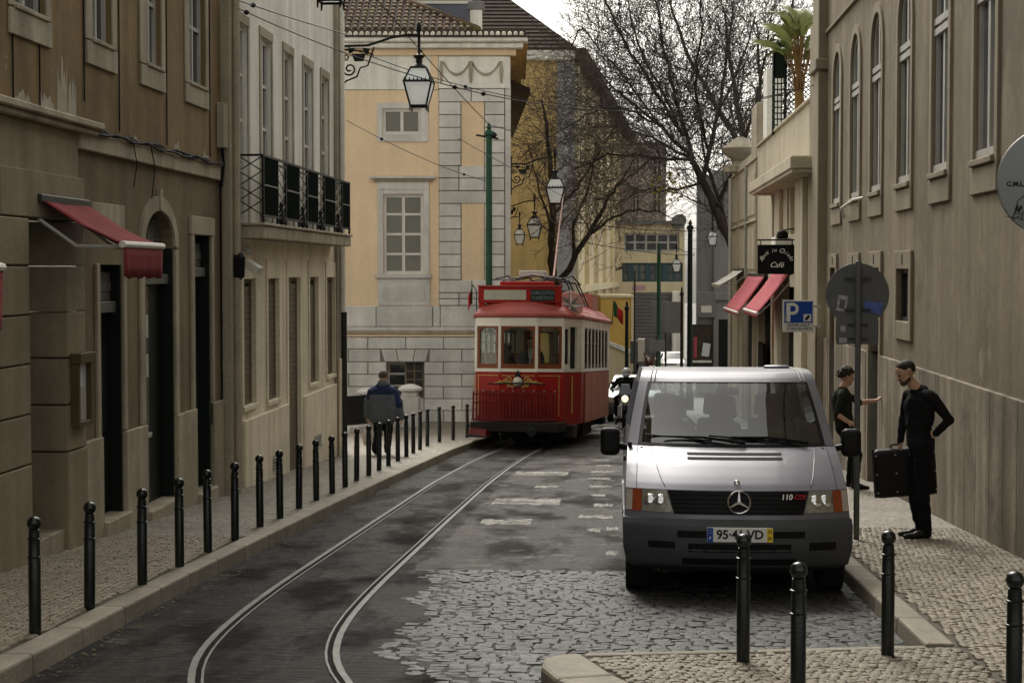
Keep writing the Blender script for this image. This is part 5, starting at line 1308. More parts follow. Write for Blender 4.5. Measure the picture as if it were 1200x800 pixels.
MB().tube([(0, 0, .08), (.15, 0, .12), (.29, 0, .1)], .015, 6).build('arm', M['black'], t)

# parking sign
t = thing('parking_sign', 'blue and white parking sign with a ticket symbol, fixed by the pilaster', 'sign', (3.20, 30.7, 1.16), (0, 0, 0))
MB().box(-.275, .275, -.02, .02, -.29, .28).build('plate', M['plate'], t, bevel=.004)
MB().box(-.25, .25, -.026, -.0205, -.125, .255).build('blue_field', M['blue_sign'], t)
MB().box(-.215, -.145, -.031, -.0262, -.105, .23).build('letter_stroke', M['white_text'], t)
mb = MB(); n = 14
for k in range(n):
    a0, a1 = -pi/2+pi*k/n, -pi/2+pi*(k+1)/n; r0, r1 = .052, .105
    q = lambda a, r: (-.10+r*cos(a), .125+r*sin(a))
    mb.prism([q(a0, r0), q(a0, r1), q(a1, r1), q(a1, r0)], 'y', -.031, -.0262)
mb.box(-.145, -.10, -.031, -.0262, .02, .073); mb.box(-.145, -.10, -.031, -.0262, .177, .23)
mb.build('letter_bowl', M['white_text'], t)
MB().box(.09, .225, -.031, -.0262, -.10, .03).build('ticket_field', M['plate'], t)
MB().prism([(.115, -.075), (.15, -.085), (.20, -.02), (.195, .015), (.16, .01), (.115, -.05)], 'y', -.035, -.0312).build('ticket_symbol', M['black_text'], t)
MB().box(-.235, -.20, -.035, -.0312, -.10, .02).build('sticker', M['sticker'], t)
text('lettering', 'RETIRE AQUI', .062, M['black_text'], t, (0, -.024, -.168), bold=.001, space=1.1)
text('lettering', 'O SEU BILHETE', .062, M['black_text'], t, (.02, -.024, -.232), bold=.001, space=1.1)
MB().box(.275, .40, -.015, .015, .15, .19).build('bracket', M['grey_frame'], t); MB().box(.275, .40, -.015, .015, -.2, -.16).build('bracket', M['grey_frame'], t)

# round sign seen from behind
t = thing('round_sign_on_post', 'grey back of a round road sign on a post with two stickers, behind the van', 'sign', (2.39, 17.24, zr(17.24)+K))
h0 = -(zr(17.24)+K)
MB().lathe([(.03, -.1), (.03, h0+2.05), (.02, h0+2.06)], 12).build('post', M['sign_back'], t, smooth=True)
mb = MB(); mb.lathe([(.29, .045), (.312, .04), (.315, .03), (.312, .025), (.0, .03)], 48, (0, 0, 0), 'y'); d_ = mb.build('disc', M['sign_back'], t, smooth=True, loc=(0, .02, h0+1.72))
for z in (.155, -.155): MB().box(-.13, .13, .0, .022, z-.014, z+.014).build('bracket', M['grey_dark'], d_)
MB().box(-.19, -.09, -.002+.02, .0245, -.19, -.03).build('sticker', M['sticker'], d_, rot=(0, radians(8), 0)); MB().box(.08, .26, .018, .0245, -.165, -.05).build('sticker', M['sticker_blue'], d_, rot=(0, radians(8), 0))
MB().box(-.165, -.115, .012, .0175, -.16, -.07).build('sticker_print', M['sign_back'], d_, rot=(0, radians(8), 0))
r_ = MB().box(-.21, .21, .04, .055, -.125, .125).build('rectangular_plate', M['sign_back'], t, bevel=.004, loc=(0, 0, h0+1.345))
for z in (.07, -.07): MB().box(-.10, .10, .022, .0395, z-.012, z+.012).build('bracket', M['grey_dark'], r_)
MB().box(-.17, -.12, .034, .0395, .0, .06).build('sticker', M['sticker'], r_); MB().box(-.18, -.10, .034, .0395, -.11, -.06).build('sticker', M['sticker'], r_)
# pale disc at the picture's right edge
t = thing('round_sign_on_near_post', 'pale grey back of a round sign marked C.M.L. at the picture edge', 'sign', (2.372, 9.5, zr(9.5)+K))
h0 = -(zr(9.5)+K)
MB().lathe([(.03, -.1), (.03, h0+2.75), (.02, h0+2.76)], 12).build('post', M['sign_back'], t, smooth=True)
d_ = MB().lathe([(.0, .024), (.28, .024), (.297, .03), (.30, .04), (.295, .05), (0, .05)], 56, (0, 0, 0), 'y').build('disc', M['sign_grey'], t, smooth=True, loc=(0, .02, h0+2.44))
text('lettering', 'C.M.L.', .037, M['black_text'], d_, (-.200, .021, -.012), bold=.0012, ext=.002)
# scratched rocket doodle
pts = [(-.205, -.17), (-.185, -.10), (-.150, -.075), (-.125, -.085), (-.135, -.135), (-.165, -.175), (-.205, -.17)]
MB().tube([(x, .022, z) for x, z in pts], .0022, 4).build('scratched_doodle', M['black_text'], d_)
MB().tube([(-.20, .022, -.165), (-.225, .022, -.215), (-.18, .022, -.185), (-.165, .022, -.21), (-.16, .022, -.175)], .003, 4).build('scratched_doodle', M['black_text'], d_)
MB().tube([(-.25, .022, -.19), (-.21, .022, -.195), (-.12, .022, -.215)], .0015, 4).build('scratched_doodle', M['black_text'], d_)
for x, z in ((-.195, -.15), (-.18, -.155), (-.17, -.14), (-.19, -.135)): MB().ell((x, .022, z), (.008, .003, .012), 6, 4).build('scratched_doodle', M['black_text'], d_)

# ================================================================== terrace: trellis and palm
t = thing('trellis', 'dark green diamond lattice screen with a square column on the cafe terrace', 'trellis', (3.80, 41.0, 5.2))
cl = MB(); 
for x, y in ((-.15, 0), (.13, 0), (-.15, .28), (.13, .28)): cl.box(x, x+.04, y, y+.04, 0, 2.15)
col = cl.build('column', M['iron_green'], t)
for k in range(15):
    z = .06+k*.14
    mb = MB(); mb.box(-.149, .169, .001, .02, z, z+.03); mb.box(-.149, -.13, .001, .3, z, z+.03); mb.build('slat', M['iron_green'], col)
for x in (-.06, .03): MB().box(x, x+.025, .005, .025, 0, 2.1).build('slat', M['iron_green'], col)
MB().box(-.15, .17, 0, .3, 1.35, 2.15).build('upper_panel', M['iron_green'], col)
MB().lathe([(.16, 2.15), (.1, 2.22), (.03, 2.3), (.02, 2.5)], 8, (0, .15, 0)).build('cap', M['iron_green'], col)
MB().box(.20, .98, .10, .13, 1.62, 1.67).build('rail', M['iron_green'], t)
W0, W1, Hh = .20, .98, 1.66
for k in range(-14, 14):
    for s_ in (1, -1):
        a = W0+k*.115; pa, pb = (a, 0), (a+Hh, Hh)
        x0 = max(pa[0], W0); x1 = min(pb[0], W1)
        if x1-x0 < .03: continue
        z0, z1 = x0-a, x1-a
        if s_ == -1: z0, z1 = Hh-z0, Hh-z1
        MB().tube([(x0, .115, z0), (x1, .115, z1)], .0115, 4).build('lattice_slat', M['iron_green'], t)
def paddle_leaf(L_, Wd, curl, seed):
    r = random.Random(seed); n = 10; rows = []
    for i in range(n+1):
        f = i/n; w_ = Wd*(sin(pi*min(f*.92+.06, 1))**.7)*(1 if f < .6 else 1-.25*(f-.6)); x = L_*f
        row = []
        for j in range(-3, 4):
            q = j/3; row.append((x*cos(curl*f), q*w_+r.uniform(-.028, .028), x*sin(-curl*f)*.8+abs(q)*w_*.35+r.uniform(-.01, .01)))
        rows.append(row)
    mb = MB(); mb.grid(rows); return mb.mesh('leaf', M['leaf'], smooth='all')
t = thing('palm', 'green fan palm with broad leaves and brown stalks on the cafe terrace', 'palm', (4.12, 39.6, 5.2))
MB().tube([(0, 0, 0), (.02, 0, .4), (-.02, 0, .9)], [.13, .12, .10], 8).build('trunk', M['leaf_dry'], t)
lv = [paddle_leaf(1.0, .075+.010*i, .85, i) for i in range(5)]
for k in range(42):
    a = radians(-20+220*(k % 14)/13)+RND.uniform(-.15, .15); inner = k >= 24
    sp = RND.uniform(.16, .40) if not inner else RND.uniform(.03, .18)
    dx, dy = cos(a), sin(a)*.5
    base = Vector((dx*.05, dy*.05, .55)); top = Vector((dx*sp, dy*sp, (1.75 if not inner else 2.15)+RND.uniform(-.15, .25)))
    MB().tube([base, base.lerp(top, .5)+Vector((-dx*.05, 0, .05)), top], [.020, .015, .010], 5).build('stalk', M['leaf_dry'], t)
    lean_ = 1.0 if not inner else .35
    out = Vector((dx*lean_, dy*lean_, .85+RND.uniform(-.25, .3))).normalized()
    zax = Vector((-dx*.3, -1.0, .35)); zax = (zax-out*zax.dot(out)).normalized(); yax = zax.cross(out)
    Rm = Matrix((out, yax, zax)).transposed(); s_ = RND.uniform(.75, 1.2)
    link('leaf', lv[k % 5], t, top, (Rm @ Matrix.Rotation(RND.uniform(-.7, .7), 3, 'X')).to_euler(), (s_, s_, s_))
# ================================================================== buildings farther down the street
def far_face(D):
    q = D/2000.0
    return Face(FWD*D, RGT, -FWD), (lambda px: (px-600)*q), (lambda py: CZ+(318-py)*q)
# tall ochre building behind the palace
P2, u2, v2 = far_face(90)
tb = thing('tall_ochre_building', 'tall ochre building with dark hipped roof behind the ashlar corner and the bare trees', 'building')
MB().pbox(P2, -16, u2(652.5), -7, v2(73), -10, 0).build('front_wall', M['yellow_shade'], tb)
MB().pbox(P2, u2(652.5), u2(673), -7, v2(73), -1.2, .12).build('corner_pilaster', M['slate_pale'], tb, bevel=.03)
MB().pbox(P2, -16, u2(674), v2(73), v2(60), -1.3, .35).build('cornice', M['white_render'], tb, bevel=.08)
S0 = Vector(P2(u2(672), 0, -.2)); S1 = Vector(FWD*150+RGT*10.2)
sdir = (S1-S0); SLn = sdir.length; sdir.normalize(); PS = Face(S0, sdir, Vector((sdir.y, -sdir.x, 0)))
mb = MB(); hol = []
for i in range(7):
    for z in (-1.5, 2.6, 6.6, 10.2): hol.append((3+i*8.2, 5.4+i*8.2, z, z+2.6))
wall_sheet(mb, PS, 0, SLn, -8, 13.0, hol, .3); mb.build('side_wall', M['cream_far'], tb)
for h in hol: casement(tb, PS, *h, .25, 2, 2, 'grey_frame', 'pane_grey', .12)
for i in range(8):
    MB().pbox(PS, .2+i*8.2, 1.2+i*8.2, -8, 12.9, -.02, .25).build('pilaster', M['cream_far'], tb)
MB().pbox(PS, 0, SLn, 3.0-2.2, 3.4-2.2, 0, .3).build('string_course', M['cream_far'], tb)
MB().pbox(PS, -.5, SLn, 13.0, 13.6, -.3, .7).build('eave', M['tile'], tb)
ez = v2(60)
rp_ = [P2(-16, ez, .4), P2(u2(673), ez, .4), P2(u2(673)-6.9, ez+6.2, -7.5), P2(-16, ez+6.2, -7.5)]
mb = MB(); mb.add(rp_, [(0, 1, 2, 3)]); b_ = PS(SLn, ez, .7); mb.add([rp_[1], b_, (b_[0]-6, b_[1], ez+6.2), rp_[2]], [(0, 1, 2, 3)]); mb.build('roof', M['tile_dark'], tb, thick=.1)
nrow = 26                                          # raised courses of the far roof
mb = MB()
for k in range(nrow):
    f = k/nrow; a = Vector(rp_[0]).lerp(Vector(rp_[3]), f); b = Vector(rp_[1]).lerp(Vector(rp_[2]), f)
    nn = Vector((0, 0, .06))-FWD*.05; a2, b2 = Vector(rp_[0]).lerp(Vector(rp_[3]), f+.8/nrow), Vector(rp_[1]).lerp(Vector(rp_[2]), f+.8/nrow)
    mb.add([a+nn, b+nn, b2+nn*.3, a2+nn*.3, a, b], [(0, 1, 2, 3), (4, 5, 1, 0)])
o = mb.build('roof_courses', M['tile_dark'], tb); o['kind'] = 'stuff'
# far cream building closing the street
P3, u3, v3 = far_face(130)
fb_ = thing('far_cream_building', 'far cream building with two long window bands closing the street', 'building')
bands = [(u3(731), u3(796), v3(295), v3(273)), (u3(729), u3(800), v3(330), v3(308))]
mb = MB(); wall_sheet(mb, P3, u3(700), u3(802), -8, v3(262), bands, .3); mb.pbox(P3, u3(700), u3(802), -8, v3(262.5), -9, -1); mb.build('wall', M['cream_far'], fb_)
for i, (a, b, c, d) in enumerate(bands):
    casement(fb_, P3, a, b, c, d, .25, 7 if i else 5, 2, 'teal' if i else 'grey_frame', 'pane_grey' if i else 'pane_slate', .16)
    if i:
        for k in (1, 3, 5): MB().pbox(P3, a+(b-a)*k/7-.22, a+(b-a)*k/7+.22, c, d, -.24, -.1).build('wide_mullion', M['teal'], fb_)
MB().pbox(P3, u3(715), u3(802), v3(263), v3(259), -.5, .5).build('roof_edge', M['grey_far'], fb_)
MB().pbox(P3, u3(722), u3(783), v3(262), v3(165), -9, -2).build('upper_storey', M['pink_far'], fb_)
for a, b, c, d in ((706, 725, 262, 225), (742, 752, 250, 215), (766, 778, 250, 215), (742, 752, 205, 180), (766, 778, 205, 180)):
    casement(fb_, P3, u3(a), u3(b), v3(c), v3(d), 1.95, 2, 2, 'grey_frame', 'pane_slate', .12)
for px, py in ((752, 310), (748, 318)): pass
mb = MB(); R3 = random.Random(4)
for k in range(9):
    x = 707+k*2.6; pts = [P3(u3(x+R3.uniform(-1, 3)), v3(318-k*.4+R3.uniform(-3, 3)), .03) for _ in range(4)]; mb.tube(pts, .05, 4)
mb.build('graffiti', M['graffiti'], fb_)
MB().pbox(P3, u3(741), u3(756), v3(340), v3(334), 0, .03).build('graffiti', M['graffiti_pink'], fb_)
t = thing('shutter_wall', 'grey ribbed metal shutters under the far cream building', 'shutter wall')
P3b, u3b, v3b = far_face(122)
MB().pbox(P3b, u3b(743), u3b(799), -10, v3b(344), -3, 0).build('backing', M['grey_far'], t)
for k in range(22):
    z = v3b(430)+k*.245; MB().pbox(P3b, u3b(744), u3b(787), z, z+.2, .001, .10).build('slat', M['shutter_far'], t)
MB().pbox(P3b, u3b(787), u3b(797), -8, v3b(341), 0, .5).build('pier', M['white_render'], t, bevel=.05)
t = thing('satellite_dish', 'grey satellite dish on the roof edge of the far cream building', 'dish', P3(u3(796), v3(268), 0), (0, 0, YAW)); t.scale = (.8,)*3
MB().lathe([(0, 0), (.3, .03), (.6, .12), (.8, .26), (.78, .28), (.58, .16), (.28, .07), (0, .04)], 20, (0, 0, 0), 'y').build('reflector', M['sign_grey'], t, smooth=True, loc=(0, -.2, .55), rot=(radians(20), 0, radians(150)))
MB().tube([(0, 0, -.3), (0, 0, .5)], .06, 6).build('mast', M['grey_frame'], t)
# low ochre house and its stair wall
P4, u4, v4 = far_face(95)
t = thing('ochre_stair_house', 'low deep ochre house wall behind the flag of the tram', 'building')
MB().pbox(P4, u4(704), u4(741), -7, v4(348), -4, 0).build('wall', M['ochre_dark'], t)
MB().pbox(P4, u4(703), u4(743.5), v4(349), v4(345.5), -4.1, .12).build('parapet', M['cream_far'], t, bevel=.02)
MB().pbox(P4, u4(739.5), u4(743), -7, v4(349.5), -.5, .08).build('corner_strip', M['cream_far'], t)
t = thing('stair_wall', 'cream stair wall with a pale sloping coping below the ochre house', 'wall')
P5, u5, v5 = far_face(90)
MB().ppoly(P5, [(u5(712), -7), (u5(749), -7), (u5(749), v5(417)), (u5(741), v5(412)), (u5(716), v5(402)), (u5(712), v5(402))], -.5, 0).build('wall', M['cream_far'], t)
MB().ppoly(P5, [(u5(714), v5(404.5)), (u5(742), v5(416)), (u5(762), v5(424)), (u5(762), v5(419)), (u5(742), v5(411)), (u5(714), v5(399.5))], -.55, .12).build('coping', M['white_render'], t)
# grey building on the right beyond the cafe
P6, u6, v6 = far_face(78)
gb = thing('grey_end_building', 'grey weathered building beyond the cafe with a dark shop window', 'building')
MB().pbox(P6, u6(817), u6(836), -6, v6(206), -.5, 0).build('front_wall', M['grey_far'], gb)
MB().pbox(P6, u6(836), u6(905), -6, v6(200), -1.2, .12).build('front_wall', M['pale_grey_wall'], gb)
MB().pbox(P6, u6(816), u6(838), v6(372), v6(342), 0, .25).build('band', M['grey_far'], gb, bevel=.03)
MB().pbox(P6, u6(836.5), u6(862), v6(352), v6(343), .121, .30).build('band', M['pale_grey_wall'], gb, bevel=.03)
MB().pbox(P6, u6(821), u6(833), v6(366), v6(358), .251, .29).build('sign_plate', M['white_paint'], gb)
MB().pbox(P6, u6(842), u6(853), -6, v6(374), .121, .135).build('doorway', M['dark_in'], gb)  # darkness of the opening painted as a near-black sheet on the wall
t = thing('shop_window', 'dark shop window with a pale poster, at the foot of the grey building', 'shop window', P6(u6(822.5), v6(402), .3), (0, 0, YAW))
MB().box(-.5, .46, -.02, .05, -1.6, .85).build('backing', M['shop_dark'], t)
f_ = MB()
for a, b, c, d in ((-.52, -.46, -1.6, .87), (.43, .48, -1.6, .87), (-.46, .43, .80, .87), (-.46, .43, -.95, -.88)): f_.box(a, b, -.06, -.021, c, d)
f_.build('frame', M['dark_frame'], t)
MB().box(.03, .37, -.03, -.022, -.56, .04).build('poster', M['paper'], t, rot=(0, radians(8), 0)); MB().box(-.40, -.25, -.028, -.022, -.65, .30).build('red_display', M['pink_cloth'], t)
MB().box(-.46, .43, -.035, -.022, -.87, -.77).build('shelf_edge', M['white_render'], t)
# ------------------------------------------------------------------ street furniture far down
def at(px, D): return ((px-725)/2000.0*D, D)      # street-axis offset of a thing D metres away
pole('thick dark green tram pole with pointed finial in front of the sky gap', 2.49, 60, 3.75, .10, 'iron_green')
pole('green tram pole in front of the far window bands', 1.64, 70, 3.10, .09, 'pole_green', False)
pole('slender brown green pole by the ochre house', .31, 64, .85, .075, 'iron_green', True)
pole('thin dark pole beside the thick green tram pole', 2.32, 63, 1.4, .06, 'iron')
pole('thin grey pole against the ribbed shutters', .75, 80, 2.0, .05, 'grey_dark', False)
l_ = lantern('small lantern on a short arm beside the thick green tram pole', (2.49, 60.2, 2.55), .75, pi, 1, GLN); l_.scale = (.62,)*3
l_ = lantern('lantern without lit panes on the grey building beyond the cafe', (5.15, 76, 3.95), 1.2, pi, 1, GLN); l_.scale = (.85,)*3
def back_sign(label, px, D, z, w, h, mat, ztop):
    x = (px-725)/2000.0*D
    t = thing('road_sign', label, 'sign', (x, D, zr(D))); g_ = zr(D)
    MB().lathe([(.045, 0), (.045, ztop-g_)], 8).build('post', M['grey_dark'], t)
    MB().box(-w/2, w/2, -.08, -.05, z-h/2-g_, z+h/2-g_).build('plate', M[mat], t, bevel=.01)
    return t
back_sign('big blank grey signboard on a dark post before the shutters', 780, 74, .02-.05, 1.3, 1.35, 'grey_far', .6)
back_sign('small pale sign plate on a thin post below the big signboard', 770, 68, -1.0, .62, .45, 'sign_grey', -.6)
t = thing('letter_box_unit', 'white and grey box on a post beside the ochre house', 'box', (.93, 84, zr(84)))
MB().box(-.35, .02, -.3, .3, 1.25, 2.35).build('grey_side', M['sign_back'], t); MB().box(.021, .35, -.3, .3, 1.35, 2.45).build('white_side', M['white_paint'], t); MB().tube([(0, 0, 0), (0, 0, 1.3)], .08, 8).build('post', M['iron'], t)
t = thing('street_railing', 'dark iron railing at the foot of the stair wall', 'railing', (1.25, 78, zr(78)))
for k in range(9): MB().tube([(-.6+k*.15, 0, 0), (-.6+k*.15, 0, .95)], .02, 5).build('bar', M['iron'], t)
MB().tube([(-.65, 0, .95), (.65, 0, .95)], .03, 5).build('rail', M['iron'], t); MB().tube([(-.65, 0, .15), (.65, 0, .15)], .02, 5).build('rail', M['iron'], t)
t = thing('planter_column', 'dark planter with reddish brown plants beside the railing', 'planter', (1.32, 74, zr(74)))
MB().lathe([(.16, 0), (.16, .1), (.08, .25), (.08, .7), (.2, .9), (.24, 1.15)], 10).build('urn', M['iron'], t, smooth=True)
for k in range(26):
    a = RND.uniform(0, 6.28); MB().tube([(0, 0, 1.1), (.12*cos(a), .12*sin(a), 1.35), (.3*cos(a)*RND.uniform(.4, 1), .3*sin(a), 1.35+RND.uniform(-.1, .6))], [.02, .03, .008], 4).build('stem', M['twig2' if k % 3 else 'dark_red'], t)

# ================================================================== trees
def rot_about(v, k, a): return Matrix.Rotation(a, 3, k) @ v
class Tree:
    def __init__(s, seed): s.r = random.Random(seed); s.big = MB(); s.tw = MB(); s.tips = []; s.rmin = .0062
    def limb(s, pts, r0, r1, mb=None, n=7):
        m = len(pts); out = []
        for i in range(m-1):                      # smooth the guide polyline
            a, b = Vector(pts[i]), Vector(pts[i+1])
            for k in range(5): out.append(a.lerp(b, k/5))
        out.append(Vector(pts[-1]))
        for _ in range(3):
            out = [out[0]]+[(out[i-1]+out[i]*2+out[i+1])/4 for i in range(1, len(out)-1)]+[out[-1]]
        w = .05
        out = [p+Vector((s.r.uniform(-w, w), s.r.uniform(-w, w), s.r.uniform(-w, w)))*min(1, i) for i, p in enumerate(out)]
        rs = [r0+(r1-r0)*i/(len(out)-1) for i in range(len(out))]
        (mb or s.big).tube(out, rs, n); return out, rs
    def grow(s, p, d, L, r, lv, up=.12):
        R_ = s.r; n = max(2, int(L/.28)); st_ = L/n; pts = [p]; d = d.normalized()
        for i in range(n):
            d = (d+Vector((R_.gauss(0, .13), R_.gauss(0, .13), R_.gauss(0, .11)+up))).normalized()
            pts.append(pts[-1]+d*st_)
        s.tw.tube(pts, [max(r*(1-.75*i/n), s.rmin) for i in range(n+1)], 5 if lv > 2 else (4 if lv == 2 else 3), caps=False)
        if lv == 0: s.tips.append(pts[-1]); return
        gap = {3: .26, 2: .24, 1: .19}[lv]; q = .15*L; side = R_.uniform(0, 6.28)
        while q < L:
            i = min(int(q/st_), n-1); base = pts[i].lerp(pts[i+1], (q/st_)-i)
            ax = (pts[i+1]-pts[i]).normalized(); side += 2.4+R_.uniform(-.5, .5)
            o = ax.orthogonal().normalized(); o = rot_about(o, ax, side)
            a = R_.uniform(.55, 1.0); nd = ax*cos(a)+o*sin(a)
            s.grow(base, nd, L*R_.uniform(.42, .70)*(1-.35*q/L), r*.52, lv-1, up)
            q += gap*R_.uniform(.7, 1.3)*(1.0 if lv > 1 else 1.1)
    def crown_on(s, pts, rs, start, gap, Lr, lv, up=.1):
        q = 0; side = s.r.uniform(0, 6)
        for i in range(1, len(pts)):
            seg = pts[i]-pts[i-1]
            if i < start*len(pts): continue
            q += seg.length; ax = seg.normalized()
            while q > gap:
                q -= gap*s.r.uniform(.7, 1.3); side += 2.4
                o = rot_about(ax.orthogonal().normalized(), ax, side); a = s.r.uniform(.5, 1.05)
                s.grow(pts[i-1].lerp(pts[i], s.r.random()), ax*cos(a)+o*sin(a), s.r.uniform(*Lr), max(rs[i]*.34, .012), lv, up)
def px3(D): return lambda px, py, dd=0: tuple(Vector((0, 0, CZ))+FWD*(D+dd)+RGT*((px-600)/2000.0*(D+dd))+Vector((0, 0, (318-py)/2000.0*(D+dd))))
tg = px3(60)
T = Tree(3)
tt = thing('big_bare_tree', 'big bare tree leaning over the street from behind the cafe, dense dark twigs', 'tree')
trunk, tr_ = T.limb([tg(905, 420), tg(885, 350), tg(858, 290), tg(838, 246), tg(822, 214), tg(811, 188)], .22, .115, n=10)
limbs = [([tg(811, 188), tg(775, 150, 1), tg(725, 112, 1.5), tg(690, 70, 2)], .10), ([tg(811, 188), tg(792, 120), tg(775, 50, -1), tg(762, -30, -1)], .11),
         ([tg(822, 214), tg(842, 130, 1.5), tg(852, 60, 2), tg(862, -30, 2)], .12), ([tg(811, 188), tg(762, 185, -1.5), tg(712, 180, -2), tg(672, 200, -2)], .085),
         ([tg(838, 246), tg(872, 170, -1), tg(890, 100, -1), tg(905, 10, -1)], .11), ([tg(800, 160, .4), tg(745, 75, -1.5), tg(712, 15, -2), tg(700, -30, -2)], .085),
         ([tg(822, 214), tg(790, 224, 1.5), tg(755, 222, 2), tg(722, 240, 2)], .06), ([tg(858, 290), tg(842, 232, .8), tg(826, 190, 1.4), tg(815, 120, 2)], .13),
         ([tg(811, 188), tg(770, 165, 2.5), tg(735, 150, 3), tg(690, 150, 3.4)], .075), ([tg(830, 180, 1), tg(812, 100, -2.4), tg(822, 30, -3), tg(815, -30, -3)], .075)]
limbs += [([tg(800, 160, .4), tg(770, 100, 2), tg(740, 40, 3), tg(735, -20, 3)], .07), ([tg(775, 150, 1), tg(735, 128, -1), tg(700, 128, -2), tg(664, 150, -3)], .06), ([tg(775, 150, 1), tg(720, 80, 2.5), tg(680, 30, 3), tg(668, 60, 3.5)], .05),
          ([tg(842, 130, 1.5), tg(870, 70, .5), tg(885, 20, 0)], .06), ([tg(762, 185, -1.5), tg(730, 215, -2), tg(700, 235, -2.4)], .045)]
for g_, r0 in limbs:
    pts, rs = T.limb(g_, r0*.78, .022, n=7)
    T.crown_on(pts, rs, .10, .20, (1.4, 3.2), 2, .03)
T.big.build('trunk', M['bark'], tt, smooth='all')
T.tw.build('crown', M['twig'], tt)
lf = MB(); RL_ = random.Random(8)
for k in range(70):
    c = Vector(tg(778+RL_.gauss(0, 9), 218+RL_.gauss(0, 9), RL_.uniform(0, 2))); a = Vector((RL_.gauss(0, 1), RL_.gauss(0, 1), RL_.gauss(0, 1))).normalized()*.09; b = a.orthogonal().normalized()*.06
    lf.quad(c-a, c+b, c+a, c-b)
lf.build('last_leaves', M['leaf_yellow'], tt)
tg2 = px3(57)
T2 = Tree(9); t2 = thing('forked_bare_tree', 'smaller forked bare tree rising behind the tram roof', 'tree')
tr1 = [T2.limb([tg2(648, 455), tg2(648, 345), tg2(646, 280), tg2(648, 215), tg2(640, 150), tg2(634, 118)], .17, .03, n=8), T2.limb([tg2(650, 340), tg2(676, 296, -.4), tg2(700, 258, -.8), tg2(718, 225, -1), tg2(742, 188, -1)], .12, .025, n=7),
       T2.limb([tg2(672, 302), tg2(672, 262, .6), tg2(690, 218, 1), tg2(698, 170, 1)], .07, .02, n=6), T2.limb([tg2(690, 275, -.6), tg2(728, 248), tg2(762, 246), tg2(790, 256)], .06, .015, n=6),
       T2.limb([tg2(648, 250), tg2(672, 225, .8), tg2(690, 200, 1), tg2(720, 150, 1)], .06, .015, n=6), T2.limb([tg2(647, 270), tg2(630, 215, -.6), tg2(618, 170, -.6)], .05, .015, n=6)]
for k, (pts, rs) in enumerate(tr1): T2.rmin = .005; T2.crown_on(pts, rs, .32 if k < 2 else .18, .24, (.8, 1.7), 2, .045)
T2.big.build('trunk', M['bark'], t2, smooth='all'); T2.tw.build('crown', M['twig2'], t2)
tg3 = px3(84)
T3 = Tree(21); T3.rmin = .0065; t3 = thing('background_bare_tree', 'dark bare tree farther back, behind the terrace piers', 'tree')
for g_, r0 in [([tg3(885, 330), tg3(880, 220), tg3(862, 120), tg3(845, 10)], .28), ([tg3(880, 240), tg3(905, 140, 1), tg3(920, 60, 1), tg3(930, -20)], .2), ([tg3(872, 180), tg3(835, 120, -1), tg3(800, 60, -1), tg3(780, -10)], .16), ([tg3(880, 200), tg3(890, 110, -2), tg3(885, 30, -2)], .15)]:
    pts, rs = T3.limb(g_, r0, .04); T3.crown_on(pts, rs, .2, .34, (1.8, 3.4), 2, .03)
T3.big.build('trunk', M['bark'], t3, smooth='all'); T3.tw.build('crown', M['twig'], t3)
